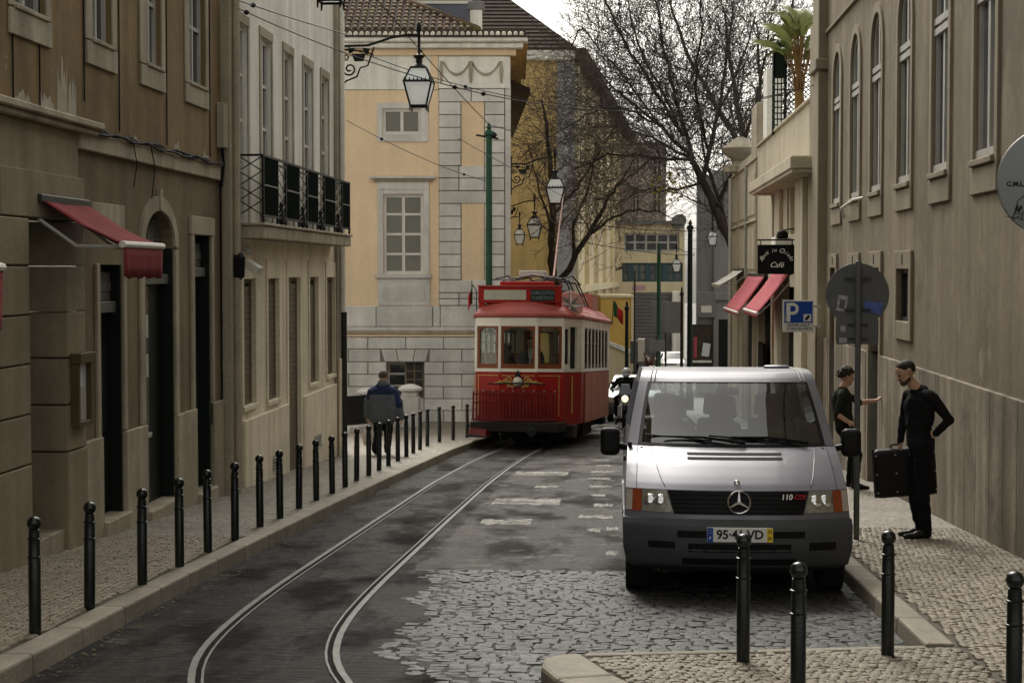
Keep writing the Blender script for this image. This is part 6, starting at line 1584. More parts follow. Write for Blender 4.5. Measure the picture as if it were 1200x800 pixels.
# ================================================================== people
import numpy as np
def figure(name, prims, voxel, mats, parent, smooth_it=3):
    """one continuous body: tapered capsules and ellipsoids fused by a voxel remesh.
    prims: ('c', a, b, ra, rb, mat) or ('e', centre, (rx,ry,rz), mat[, euler])"""
    mb = MB()
    for p in prims:
        if p[0] == 'c':
            a, b, ra, rb = Vector(p[1]), Vector(p[2]), p[3], p[4]
            t = (b-a).normalized() if (b-a).length > 1e-6 else Vector((0, 0, 1))
            pts, rs = [], []
            for k in range(5):
                q = -pi/2+pi/2*k/4+.02*(k == 0); pts.append(a+t*ra*sin(q)); rs.append(max(ra*cos(q), .001))
            for k in range(5):
                q = pi/2*k/4-.02*(k == 4); pts.append(b+t*rb*sin(q)); rs.append(max(rb*cos(q), .001))
            # drop the doubled ring when the capsule is a ball
            mb.tube(pts, rs, 12)
        else:
            Mx = Matrix.Translation(p[1])
            if len(p) > 4: Mx = Mx @ Matrix.Rotation(p[4][2], 4, 'Z') @ Matrix.Rotation(p[4][1], 4, 'Y') @ Matrix.Rotation(p[4][0], 4, 'X')
            s = MB(Mx); s.ell((0, 0, 0), p[2], 16, 12); mb.add(s.v, s.f)
    me = bpy.data.meshes.new(name); me.from_pydata(mb.v, [], mb.f)
    o = bpy.data.objects.new(name, me); C.objects.link(o)
    bm = bmesh.new(); bm.from_mesh(me); bmesh.ops.recalc_face_normals(bm, faces=bm.faces); bm.to_mesh(me); bm.free()
    m = o.modifiers.new('r', 'REMESH'); m.mode = 'VOXEL'; m.voxel_size = voxel; m.use_smooth_shade = True
    s = o.modifiers.new('s', 'SMOOTH'); s.factor = .5; s.iterations = smooth_it
    dg = bpy.context.evaluated_depsgraph_get(); me2 = bpy.data.meshes.new_from_object(o.evaluated_get(dg))
    bpy.data.objects.remove(o); bpy.data.meshes.remove(me); me2.name = name
    me2.materials.clear()
    for q in mats: me2.materials.append(M[q])
    n = len(me2.polygons); cen = np.empty(n*3); me2.polygons.foreach_get('center', cen); cen = cen.reshape(n, 3)
    best = np.full(n, 1e9); idx = np.zeros(n, int)
    for p in prims:
        if p[0] == 'c':
            a, b = np.array(p[1], float), np.array(p[2], float); ab = b-a; L2 = max(ab@ab, 1e-9)
            t = np.clip((cen-a)@ab/L2, 0, 1); d = np.linalg.norm(cen-(a+t[:, None]*ab), axis=1)-(p[3]+(p[4]-p[3])*t); mi = p[5]
        else:
            q = cen-np.array(p[1], float); r = np.array(p[2]); k = np.linalg.norm(q/r, axis=1); d = (k-1)*r.min(); mi = p[3]
        w_ = d < best; best[w_] = d[w_]; idx[w_] = mats.index(mi)
    cl_ = [i for i, q in enumerate(mats) if 'cloth' in q or 'jeans' in q]
    nv = len(me2.vertices); vm = np.zeros(nv, bool); vl = np.empty(len(me2.loops), 'i'); me2.loops.foreach_get('vertex_index', vl)
    lt = np.empty(n, 'i'); me2.polygons.foreach_get('loop_total', lt); vm[vl[np.repeat(np.isin(idx, cl_), lt)]] = True
    co = np.empty(nv*3); me2.vertices.foreach_get('co', co); co = co.reshape(nv, 3)
    no = np.empty(nv*3, 'f'); me2.vertex_normals.foreach_get('vector', no); no = no.reshape(nv, 3)
    for k_ in np.nonzero(vm)[0]:               # folds of the cloth
        x_, y_, z_ = co[k_]
        co[k_] += no[k_]*.0085*(mnoise.noise((x_*9, y_*9, z_*15))+.6*mnoise.noise((x_*5+z_*9, y_*6, z_*6-x_*8)))
    me2.vertices.foreach_set('co', co.ravel())
    me2.polygons.foreach_set('material_index', idx.astype('i')); me2.polygons.foreach_set('use_smooth', [True]*n); me2.update()
    return link(name, me2, parent)
def hand(wrist, d, palm_n, s=1.0, curl=.5, mat='skin', thumb=1):
    """palm, four unequal fingers bent at the knuckles and a thumb"""
    w_ = Vector(wrist); d = Vector(d).normalized(); n = Vector(palm_n).normalized(); n = (n-d*n.dot(d)).normalized(); side = d.cross(n).normalized()
    out = []
    kn = w_+d*.085*s
    for k in (-1, 0, 1): out.append(('c', w_+side*.014*k*s, kn+side*.022*k*s, .019*s, .016*s, mat))
    for k, L_ in zip((-1.5, -.5, .5, 1.5), (.070, .082, .076, .058)):
        a = kn+side*.0175*k*s; dd = (d*cos(curl)+n*sin(curl)); b = a+dd*L_*.5*s; dd2 = (d*cos(curl*2.1)+n*sin(curl*2.1)); c_ = b+dd2*L_*.5*s
        out += [('c', a, b, .0098*s, .0092*s, mat), ('c', b, c_, .0092*s, .008*s, mat)]
    a = w_+d*.025*s+side*thumb*-.026*s; b = a+(d*.7+side*thumb*-.7+n*.3).normalized()*.035*s; c_ = b+(d*.9+side*thumb*-.2+n*.4).normalized()*.03*s
    out += [('c', a, b, .0125*s, .0105*s, mat), ('c', b, c_, .0105*s, .009*s, mat)]
    return out
def head(c, yaw, pitch, s=1.0, mat='skin', beard=None):
    """skull, jaw, nose, lips, ears, brow; faces local -y before yaw"""
    R_ = Matrix.Rotation(yaw, 3, 'Z') @ Matrix.Rotation(pitch, 3, 'X'); c = Vector(c)
    g = lambda x, y, z: tuple(c+R_ @ Vector((x*s, y*s, z*s)))
    out = [('c', g(0, .02, .035), g(0, -.015, .04), .088*s, .082*s, mat), ('c', g(0, -.03, -.02), g(0, -.050, -.072), .066*s, .040*s, mat),
           ('c', g(.03, -.02, -.04), g(.012, -.058, -.082), .045*s, .028*s, mat), ('c', g(-.03, -.02, -.04), g(-.012, -.058, -.082), .045*s, .028*s, mat),
           ('c', g(0, -.092, .012), g(0, -.112, -.022), .010*s, .0155*s, mat), ('c', g(-.028, -.078, .03), g(.028, -.078, .03), .017*s, .017*s, mat),
           ('c', g(-.018, -.092, -.052), g(.018, -.092, -.052), .009*s, .009*s, 'lips'),
           ('c', g(.083, .012, .0), g(.088, .018, .035), .012*s, .017*s, mat), ('c', g(-.083, .012, .0), g(-.088, .018, .035), .012*s, .017*s, mat),
           ('c', g(.033, -.078, .012), g(.033, -.080, .012), .013*s, .012*s, 'eye'), ('c', g(-.033, -.078, .012), g(-.033, -.080, .012), .013*s, .012*s, 'eye')]
    if beard:
        for q in (-1, 1): out.append(('c', g(q*.058, -.015, -.052), g(q*.014, -.072, -.088), .024*s, .026*s, beard))
        out += [('c', g(-.012, -.078, -.084), g(.012, -.078, -.084), .026*s, .026*s, beard), ('c', g(-.022, -.090, -.036), g(.022, -.090, -.036), .0085*s, .0085*s, beard)]
    return out, g
def hair_cap(g, name, mat, parent, cover=.1, s=1.0, curls=0, seed=1, low=0.0, back=.0):
    """hair shell as a bumpy cap fused from small lumps over the skull"""
    r = random.Random(seed); pr = []
    for i in range(150 if curls else 110):
        a = r.uniform(0, 2*pi); e = r.uniform(low, pi/2)
        x, y, z = cos(e)*cos(a), cos(e)*sin(a), sin(e)
        if y < -.30 and z < (.42 if curls else .62): continue
        if z < 0 and y < .25: continue
        rad = (.086 if curls else .079)+curls*r.uniform(-.2, 1)*.02; k = .016+curls*.008
        p = g(x*rad*.93, y*rad*1.08+.008, z*rad*1.03+.038); pr.append(('c', p, tuple(Vector(p)+Vector((.004, 0, 0))), k*s, k*s, mat))
    pr.append(('c', g(0, .028, .045), g(0, .0, .056), .090*s, .084*s, mat))
    return figure(name, pr, .009*s, [mat], parent, 2)
M['lips'] = pmat('lips', (0.26, 0.10, 0.075), 0.5, 0.05, 8); M['eye'] = pmat('eye', (0.05, 0.04, 0.035), 0.2, 0.1, 8)
M['beard'] = pmat('short_dark_beard', (0.075, 0.048, 0.034), 0.8, 0.3, 60, 0.4, 120, coord='obj')

# ---- man with the instrument case
px, py = 3.03, 17.46
mt = thing('person', 'bearded man in black looking down, one hand behind his back, holding a case', 'person', (px, py, zr(py)+K))
BC, TC = 'black_cloth', 'dark_jeans'
pr, g = head((-.125, -.02, 1.675), radians(-82), radians(24), .98, 'skin', 'beard')
pr += [('c', (-.085, 0, 1.60), (-.01, 0, 1.505), .052, .062, 'skin'),
       ('c', (-.02, .0, 1.47), (.03, 0, 1.485), .075, .080, BC), ('c', (-.075, .11, 1.44), (.095, -.12, 1.445), .070, .070, BC),
       ('c', (.01, 0, 1.36), (.015, 0, 1.22), .150, .135, BC), ('c', (-.035, .06, 1.34), (-.03, .05, 1.2), .105, .10, BC), ('c', (.055, -.06, 1.34), (.05, -.06, 1.2), .105, .10, BC),
       ('c', (.0, 0, 1.20), (.02, 0, 1.03), .128, .138, BC), ('c', (.02, .03, 1.04), (.03, -.03, .95), .142, .140, BC),
       # near arm, bent behind the back
       ('c', (.115, -.135, 1.435), (.285, -.145, 1.215), .062, .048, BC), ('c', (.285, -.145, 1.215), (.165, -.10, 1.075), .048, .037, BC),
       # far arm straight down to the handle
       ('c', (-.085, .125, 1.43), (-.125, .155, 1.17), .058, .046, BC), ('c', (-.125, .155, 1.17), (-.148, .165, .965), .045, .034, BC),
       # legs
       ('c', (.035, -.085, .93), (.035, -.085, .52), .103, .076, TC), ('c', (.035, -.085, .52), (.075, -.09, .10), .074, .058, TC), ('c', (.03, -.085, .42), (.06, -.09, .2), .076, .068, TC),
       ('c', (.02, .08, .93), (.005, .085, .52), .103, .076, TC), ('c', (.005, .085, .52), (.05, .09, .10), .074, .058, TC), ('c', (.0, .085, .42), (.03, .09, .2), .076, .068, TC),
       ('c', (.09, -.09, .055), (-.01, -.10, .048), .045, .043, 'leather'), ('c', (-.02, -.105, .036), (-.135, -.12, .030), .040, .026, 'leather'),
       ('c', (.065, .09, .055), (-.03, .085, .048), .045, .043, 'leather'), ('c', (-.04, .08, .036), (-.155, .07, .030), .040, .026, 'leather')]
pr += hand((.165, -.10, 1.075), (-.75, .25, -.4), (.1, 1, .2), .98, .45) + hand((-.148, .165, .965), (0, 0, -1), (.9, .2, 0), .98, 1.05)
figure('body', pr, .0075, ['skin', 'beard', BC, TC, 'leather', 'lips', 'eye'], mt, 3)
hair_cap(g, 'hair', 'hair', mt, s=.98, low=.1)
t = thing('instrument_case', 'large flat black instrument case with metal rivets, held by the bearded man', 'case', (px-.08, py+.20, zr(py)+K+.40), (0, radians(-4), radians(4)))
mb = MB(); mb.box(-.32, .32, -.075, .075, 0, .50); mb.build('shell', M['case_black'], t, bevel=.05, seg=3)
for x in (-.30, -.1, .1, .30):
    for z in (.06, .25, .44): MB().ell((x, -.077, z), (.010, .006, .010), 8, 6).build('rivet', M['alloy'], t)
MB().box(-.322, .322, -.006, .006, .002, .502).build('seam_band', M['grille'], t, bevel=.05, seg=3)
MB().tube([(-.13, 0, .495), (-.12, 0, .535), (-.03, 0, .54), (-.02, 0, .495)], .011, 6).build('handle', M['leather'], t)

# ---- man leaning at the wall
px, py = 3.22, 24.0
mt = thing('person', 'curly haired man in an olive shirt, one hand on the wall beside the van', 'person', (px, py, zr(py)+K))
OC = 'olive_cloth'
pr, g = head((-.05, 0, 1.56), radians(100), radians(8), 1.0, 'skin')
pr += [('c', (-.06, 0, 1.48), (-.10, 0, 1.40), .052, .062, 'skin'), ('c', (-.12, .12, 1.335), (-.10, -.14, 1.335), .068, .068, OC), ('c', (-.11, 0, 1.36), (-.10, 0, 1.38), .075, .075, OC),
       ('c', (-.11, 0, 1.26), (-.10, 0, 1.10), .148, .132, OC), ('c', (-.11, .07, 1.25), (-.1, .06, 1.1), .10, .10, OC), ('c', (-.11, -.07, 1.25), (-.1, -.06, 1.1), .10, .10, OC),
       ('c', (-.10, 0, 1.10), (-.07, 0, .92), .132, .140, OC), ('c', (-.07, .03, .90), (-.06, -.03, .84), .138, .132, TC),
       ('c', (-.08, .15, 1.33), (.16, .13, 1.20), .058, .050, OC), ('c', (.16, .13, 1.20), (.37, .10, 1.225), .040, .029, 'skin'),
       ('c', (-.12, -.16, 1.32), (-.20, -.19, 1.06), .058, .048, OC), ('c', (-.20, -.19, 1.06), (-.06, -.24, .965), .040, .030, 'skin'),
       ('c', (-.06, .085, .84), (.06, .08, .47), .10, .072, TC), ('c', (.06, .08, .47), (.02, .09, .10), .070, .054, TC),
       ('c', (-.06, -.085, .84), (.10, -.09, .48), .10, .072, TC), ('c', (.10, -.09, .48), (.07, -.09, .10), .070, .054, TC),
       ('c', (.0, .09, .055), (.10, .09, .045), .045, .042, 'leather'), ('c', (.11, .09, .036), (.20, .09, .028), .038, .026, 'leather'),
       ('c', (.05, -.09, .055), (.15, -.10, .045), .045, .042, 'leather'), ('c', (.16, -.10, .036), (.25, -.10, .028), .038, .026, 'leather')]
pr += hand((.37, .10, 1.225), (.75, -.1, .5), (.6, 0, -.7), .95, .15) + hand((-.06, -.24, .965), (.9, -.1, -.35), (0, .6, -.6), .95, .6)
figure('body', pr, .009, ['skin', OC, TC, 'leather', 'lips', 'eye'], mt, 3)
hair_cap(g, 'hair', 'hair', mt, s=1.0, curls=1, low=-.35)

# ---- man walking away
px, py = -4.36, 31.4
mt = thing('person', 'man seen from behind in a navy and grey jacket, walking down the pavement', 'person', (px, py, zr(py)+K))
NC, GC = 'navy_cloth', 'grey_cloth'
pr, g = head((.0, .04, 1.44), radians(180), radians(14), .98, 'skin')
pr += [('c', (0, 0, 1.38), (0, -.01, 1.31), .056, .070, 'skin'), ('c', (-.03, -.02, 1.325), (.03, -.02, 1.325), .075, .075, GC),
       ('c', (-.17, 0, 1.185), (.17, 0, 1.185), .082, .082, NC), ('c', (-.08, -.01, 1.26), (.08, -.01, 1.26), .075, .075, NC), ('c', (-.04, -.01, 1.29), (-.19, 0, 1.195), .06, .07, NC), ('c', (.04, -.01, 1.29), (.19, 0, 1.195), .06, .07, NC), ('c', (-.13, 0, 1.17), (.13, 0, 1.17), .125, .125, NC),
       *[('c', (x, 0, 1.07), (x*1.05, 0, .73), .135, .150, GC) for x in (-.13, -.065, 0, .065, .13)],
       ('c', (-.225, 0, 1.17), (-.29, .04, .94), .074, .064, NC), ('c', (-.285, .02, 1.0), (-.31, .04, .72), .072, .060, GC),
       ('c', (.225, 0, 1.17), (.31, -.05, .94), .074, .064, NC), ('c', (.30, -.01, 1.0), (.345, -.02, .71), .072, .060, GC),
       ('c', (-.09, 0, .70), (-.095, .03, .40), .108, .084, TC), ('c', (-.095, .03, .40), (-.12, -.20, .12), .082, .066, TC),
       ('c', (.09, 0, .70), (.075, .14, .40), .108, .084, TC), ('c', (.075, .14, .40), (.06, .16, .08), .082, .066, TC),
       ('c', (-.12, -.21, .10), (-.12, -.12, .06), .046, .044, 'leather'), ('c', (-.12, -.11, .05), (-.12, -.03, .03), .04, .028, 'leather'),
       ('c', (.06, .14, .055), (.065, .24, .045), .046, .044, 'leather'), ('c', (.065, .25, .038), (.07, .33, .03), .04, .028, 'leather')]
pr += hand((-.312, .045, .70), (.02, .05, -1), (.9, .1, 0), .95, .9) + hand((.348, -.02, .69), (.02, .05, -1), (-.9, .1, 0), .95, .6, thumb=-1)
figure('body', pr, .010, ['skin', NC, GC, TC, 'leather', 'lips', 'eye'], mt, 3)
hair_cap(g, 'hair', 'hair_grey', mt, s=.98, low=-.45)
t = thing('shopping_bag', 'thin whitish plastic bag hanging from the walking man', 'bag', (px-.25, py+.06, zr(py)+K+.16))
rows = []
for (z, w_, d_) in ((0, .07, .03), (.03, .13, .06), (.15, .15, .075), (.28, .12, .06), (.38, .06, .035), (.50, .022, .02)):
    rows.append([(w_*cos(2*pi*k/14)*(1+.10*sin(k*2.3+z*9)), d_*sin(2*pi*k/14), z+.012*sin(k*1.7)) for k in range(15)])
mb = MB(); mb.grid(rows); mb.add(rows[0][:-1], [tuple(range(14))]); mb.build('bag_body', M['bag'], t, smooth='all')
MB().tube([(-.02, 0, .48), (-.045, 0, .56), (-.06, 0, .59)], .012, 5).build('handle', M['bag'], t)
# ================================================================== motor vehicles
class Skin:
    """front surface of a vehicle: rows (z, y, half width, corner setback)"""
    def __init__(s, rows, p=3.0): s.t = rows; s.p = p
    def __call__(s, u, i, off=0.0):
        if off:
            e = .01; a = Vector(s(u+e, i))-Vector(s(u-e, i)); b = Vector(s(u, min(i+e, len(s.t)-1)))-Vector(s(u, max(i-e, 0)))
            n = a.cross(b).normalized()
            return tuple(Vector(s(u, i))+n*off)
        k = min(int(i), len(s.t)-2); f = i-k
        z, y, W, c = [s.t[k][j]+(s.t[k+1][j]-s.t[k][j])*f for j in range(4)]
        return (W*u, y+c*abs(u)**s.p, z)
    def patch(s, mb, u0, u1, i0, i1, nu=14, ni=4, off=0.0, shear=(0, 0), double=0):
        rows = []
        for b in range(ni+1):
            f = b/ni; i = i0+(i1-i0)*f; a0 = u0+shear[0]*f; a1 = u1+shear[1]*f
            rows.append([s(a0+(a1-a0)*k/nu, i, off) for k in range(nu+1)])
        mb.grid(rows)
        return mb
def wheel(parent, x, y, r, w, hub='alloy', name='wheel'):
    s = 1 if x > 0 else -1
    T_ = MB().lathe([(r*.64, -w/2), (r*.93, -w/2), (r, -w*.36), (r, w*.36), (r*.93, w/2), (r*.64, w/2)], 28, (0, 0, 0), 'x').build('tyre', M['rubber'], None, smooth=True)
    o = bpy.data.objects.new(name, None); C.objects.link(o); o.parent = parent; o.location = (x, y, r); KIDS.setdefault(parent.name, []).append(o)
    T_.parent = o; KIDS.setdefault(o.name, []).append(T_)
    MB().lathe([(.02, s*w*.30), (r*.25, s*w*.34), (r*.30, s*w*.2), (r*.58, s*w*.22), (r*.645, s*w*.45), (r*.645, -s*w*.4), (.02, -s*w*.35)], 20, (0, 0, 0), 'x').build('rim', M[hub], o, smooth=True)
    return o
def sides(sk, i0, i1, ylen, mat, parent, wheels=(), R_=.40, zc=.32, name='side_panel', taper=0.0):
    """both flanks behind the front skin, with wheel arches cut out"""
    for s_ in (-1, 1):
        mb = MB(); n = int((i1-i0)*2)+1; ny = 64
        for b in range(n-1):
            ia, ib = i0+(i1-i0)*b/(n-1), i0+(i1-i0)*(b+1)/(n-1)
            xa, ya, za = sk(s_, ia); xb, yb_, zb = sk(s_, ib)
            for k in range(ny):
                q = []
                for (x, y0, z), kk in (((xa, ya, za), k), ((xa, ya, za), k+1), ((xb, yb_, zb), k+1), ((xb, yb_, zb), k)):
                    y = y0+(ylen-y0)*kk/ny
                    for yw in wheels:
                        if abs(y-yw) < R_:
                            zz = zc+sqrt(R_**2-(y-yw)**2)
                            if z < zz: z = zz
                    q.append((x*(1-taper*max(0, (y-ylen*.7)/ylen)), y, z))
                mb.add(q, [(0, 1, 2, 3)])
        mb.build(name, M[mat], parent, smooth='all')
def plate_text(parent, txt, loc, size, mat='black_text', **k): return text('lettering', txt, size, M[mat], parent, loc, **k)

# ---- the silver van
vy = 13.52
van = thing('silver_van', 'silver van parked facing the camera, with dark bumper and number plate', 'van', (.965, vy, zr(vy)), (PITCHG, 0, 0))
rows = [(.25, .15, .84, .24), (.29, .06, .895, .27), (.42, .0, .922, .29), (.60, .008, .928, .29), (.655, .045, .922, .29),      # 0-4 bumper
        (.660, .085, .912, .29), (.695, .095, .910, .29),                                                                          # 5-6 lower rail
        (.885, .165, .902, .31),                                                                                                    # 7 bonnet lip
        (.93, .215, .900, .33), (.99, .31, .897, .34), (1.07, .46, .893, .34), (1.14, .62, .888, .34), (1.205, .80, .884, .34),     # 8-12 bonnet
        (1.34, .965, .862, .32), (1.50, 1.155, .832, .29), (1.64, 1.32, .802, .255), (1.735, 1.44, .780, .23),                    # 13-16 windscreen
        (1.775, 1.51, .768, .20), (1.815, 1.62, .758, .15), (1.838, 1.78, .750, .09), (1.85, 2.05, .745, .03), (1.86, 2.6, .742, 0), (1.86, 3.8, .742, 0), (1.84, 4.45, .74, 0), (1.80, 4.60, .73, 0)]
SK = Skin(rows, 2.6)
def vp(name, mat, *a, smooth='all', thick=0, parent=van, **k):
    mb = MB(); SK.patch(mb, *a, **k); return mb.build(name, M[mat], parent, smooth=smooth, thick=thick)
bmp = vp('bumper', 'bumper', -1, 1, 0, 4, nu=30, ni=12)
mb = MB(); SK.patch(mb, -1, 1, 4, 5, nu=30, ni=2); mb.build('bumper_top', M['bumper'], bmp, smooth='all')
for a, b, i0, i1 in ((-.53, -.22, 2.55, 2.85), (.28, .56, 2.55, 2.85), (-.78, -.55, 2.05, 2.35), (.60, .84, 2.0, 2.35), (-.44, .44, 1.9, 2.3), (-.50, .50, 1.1, 1.5)):
    vp('air_slot', 'black', a, b, i0, i1, nu=6, ni=2, off=.003, parent=bmp)
sides(SK, 0, 4, .62, 'bumper', van, (.86,), .38, .31, 'bumper_end')
vp('lower_rail', 'silver', -1, 1, 5, 6, nu=30, ni=2)
bk = vp('light_panel', 'silver', -1, 1, 6, 7, nu=30, ni=4)
gr = vp('grille', 'grille', -.565, .565, 6.0, 6.97, nu=14, ni=3, off=.004, shear=(-.06, .06)); 
for k in range(5): vp('grille_slat', 'grille', -.56-.01*k, .56+.01*k, 6.08+k*.18, 6.16+k*.18, nu=14, ni=1, off=.016, parent=gr)
for s_ in (-1, 1):
    a, b = (.575, .845) if s_ > 0 else (-.845, -.575)
    sh = (.06, 0) if s_ > 0 else (0, -.06)
    hl = vp('headlight', 'lamp_glass', a, b, 6.06, 6.96, nu=8, ni=4, off=.006, shear=sh)
    for q in (.68, .77):
        p = Vector(SK(s_*q, 6.5, .004)); MB().lathe([(.0, -.012), (.035, -.010), (.055, .004), (.058, .010)], 16, tuple(p), 'y').build('reflector_bowl', M['chrome'], hl, smooth='all')
    a, b = (.85, .985) if s_ > 0 else (-.985, -.85)
    il = vp('indicator', 'amber', a, b, 6.06, 6.96, nu=6, ni=4, off=.006)
    a, b = (.93, .985) if s_ > 0 else (-.985, -.93)
    vp('indicator_edge', 'lens_grey', a, b, 6.08, 6.94, nu=3, ni=4, off=.010, parent=il)
hood = vp('bonnet', 'silver', -.90, .90, 7.0, 11.9, nu=30, ni=18)
for a, b in ((-1, -.906), (.906, 1)): vp('wing', 'silver', a, b, 7.0, 11.9, nu=5, ni=18)
vp('shut_line', 'black', -1, 1, 6.97, 11.98, nu=30, ni=18, off=-.012)
for s_ in (-1, 1):                         # pressed creases of the bonnet
    pts = [SK(s_*(.78-.13*f), 11.7-4.2*f, .002) for f in [k/8 for k in range(9)]]
    MB().tube(pts, [.0035]*9, 5).build('bonnet_crease', M['silver'], hood, smooth='all')
for i0 in (11.05, 10.55): vp('bonnet_vent', 'black', -.44, .44, i0, i0+.24, nu=14, ni=1, off=.004, parent=hood)
p = Vector(SK(-.01, 8.15, .004)); MB().lathe([(0, -.008), (.022, -.008), (.026, 0), (.02, .006)], 16, tuple(p), 'y').build('bonnet_badge', M['chrome'], hood, smooth='all')
# star in a ring on the grille
c0 = Vector(SK(0, 6.48, .03)); ti = radians(-20)
em = MB(); em.tube([(c0.x+.088*cos(a), c0.y+.0+.02*sin(a), c0.z+.088*sin(a)) for a in [2*pi*k/32 for k in range(32)]], .0075, 6, closed=True)
for k in range(3):
    a = pi/2+k*2*pi/3; d = Vector((cos(a), .02*sin(a)/.088*.088, sin(a))); n_ = Vector((-sin(a), 0, cos(a)))
    em.hexa([tuple(c0+n_*.012+Vector((0, .004, 0))), tuple(c0-n_*.012+Vector((0, .004, 0))), tuple(c0-n_*.012-Vector((0, .006, 0))), tuple(c0+n_*.012-Vector((0, .006, 0))),
             tuple(c0+d*.086+n_*.003+Vector((0, .004, 0))), tuple(c0+d*.086-n_*.003+Vector((0, .004, 0))), tuple(c0+d*.086-n_*.003-Vector((0, .004, 0))), tuple(c0+d*.086+n_*.003-Vector((0, .004, 0)))])
em.build('star_emblem', M['chrome'], van, smooth=True)
p = SK(.415, 6.68, .03); text('lettering', '110', .062, M['white_text'], van, p, (radians(70), 0, radians(8)), bold=.0015, shear=.2)
p = SK(.53, 6.68, .03); text('lettering', 'CDI', .055, M['flag_red'], van, p, (radians(70), 0, radians(12)), bold=.001, shear=.2)
# number plate
pl = MB().box(-.26, .26, -.004, .010, -.058, .058).build('number_plate', M['plate'], van, bevel=.003, loc=(0, -.012, .548))
MB().box(-.258, -.212, -.0065, -.0042, -.056, .056).build('blue_band', M['blue_sign'], pl); MB().box(.212, .258, -.0065, -.0042, -.056, .056).build('yellow_band', M['yellow_sign'], pl)
plate_text(pl, '95·41·VD', (0, -.006, 0), .098, bold=.0025, space=.98)
plate_text(pl, 'P', (-.235, -.008, -.028), .035, 'white_text'); plate_text(pl, '02', (.235, -.008, .025), .034); plate_text(pl, '05', (.235, -.008, -.025), .034)
for k in range(8):
    a = 2*pi*k/8; MB().ell((-.235+.013*cos(a), -.007, .026+.013*sin(a)), .0025, 5, 4).build('star', M['yellow_sign'], pl)
# windscreen, pillars, roof
fr = MB()
for (u0, u1, i0, i1) in ((-1, -.885, 12, 16.2), (.885, 1, 12, 16.2)): SK.patch(fr, u0, u1, i0, i1, nu=4, ni=10)
fr.build('windscreen_pillar', M['silver'], van, smooth='all')
mb = MB(); SK.patch(mb, -1, 1, 11.9, 12.0, nu=30, ni=1, off=-.006); mb.build('scuttle', M['grille'], van)
for (u0, u1, i0, i1) in ((-.90, -.865, 12, 16.05), (.865, .90, 12, 16.05), (-.865, .865, 12.0, 12.14), (-.865, .865, 15.93, 16.05)):
    vp('screen_seal', 'grille', u0, u1, i0, i1, nu=16, ni=8, off=.004)
vp('windscreen', 'glass', -.872, .872, 12.05, 16.0, nu=24, ni=12, off=0)
roof = vp('roof', 'silver', -1, 1, 16.0, 24, nu=26, ni=26)
for s_ in (-1, 1):
    for q in (.83, .875):
        mb = MB(); mb.tube([SK(s_*q, 16.3+k*.35, .004) for k in range(20)], .006, 5); mb.build('roof_gutter', M['grey_frame'], roof)
MB().lathe([(.12, 0), (.12, .025), (.10, .035)], 16, (.50, 2.35, 1.85)).build('roof_vent', M['silver'], van, smooth=True)
sides(SK, 4.0, 12, 4.62, 'silver', van, (.86, 3.86), .39, .31)
sides(SK, 12, 13, 4.62, 'silver', van, ()); sides(SK, 16, 23.9, 4.62, 'silver', van, ())
sides(SK, 0, 4, 4.62, 'bumper', van, (.86, 3.86), .38, .31, 'sill_panel')
for s_ in (-1, 1):                          # side glazing between pillars
    for (y0, y1, m_, nm) in ((1.35, 2.05, 'glass', 'side_window'), (2.15, 3.25, 'glass', 'side_window'), (3.37, 4.45, 'glass', 'side_window')):
        a = [SK(s_, 13), SK(s_, 16)]; yy0b = max(y0, a[0][1]+.05); yy0t = max(y0, a[1][1]+.05)
        MB().quad((a[0][0], yy0b, a[0][2]), (a[0][0], y1, a[0][2]), (a[1][0], y1, a[1][2]), (a[1][0], yy0t, a[1][2])).build(nm, M[m_], van)
    for (y0, y1) in ((2.05, 2.15), (3.25, 3.37), (4.45, 4.62)):
        a = [SK(s_, 13), SK(s_, 16)]; MB().quad((a[0][0], y0, a[0][2]), (a[0][0], y1, a[0][2]), (a[1][0], y1, a[1][2]), (a[1][0], y0, a[1][2])).build('side_pillar', M['silver'], van, thick=.03)
MB().box(-.91, .91, 4.60, 4.66, .3, 1.2).build('tailgate', M['silver'], van); MB().quad((-.86, 4.64, 1.2), (.86, 4.64, 1.2), (.73, 4.58, 1.78), (-.73, 4.58, 1.78)).build('rear_window', M['glass'], van)
for s_ in (-1, 1):
    MB().hexa([(s_*.74, 4.56, 1.2), (s_*.90, 4.56, 1.2), (s_*.90, 4.64, 1.2), (s_*.74, 4.64, 1.2), (s_*.66, 4.50, 1.8), (s_*.75, 4.50, 1.8), (s_*.75, 4.58, 1.8), (s_*.66, 4.58, 1.8)]).build('rear_pillar', M['silver'], van)
for s_ in (-1, 1): wheel(van, s_*.80, .86, .31, .20); wheel(van, s_*.80, 3.86, .31, .20)
MB().box(-.62, .62, .3, 4.4, .22, .42).build('underbody', M['under'], van)
MB().box(-.88, .88, 1.0, 4.55, .42, .50).build('floor', M['black'], van)
mb = MB(); mb.ppoly(Face((0, 0, 0), (0, 1, 0), (1, 0, 0)), [(.75, .6), (1.45, .6), (1.40, 1.12), (1.15, 1.20), (.95, 1.19)], -.80, .80); mb.build('dashboard', M['black'], van, bevel=.03)
MB().box(.02, .42, 1.02, 1.03, 1.205, 1.222).build('dash_paper', M['paper'], van)
st_ = MB(); st_.tube([(.38+.19*cos(a), 1.52-.10*sin(a), 1.12+.16*sin(a)) for a in [2*pi*k/20 for k in range(20)]], .014, 6, closed=True); st_.build('steering_wheel', M['black'], van)
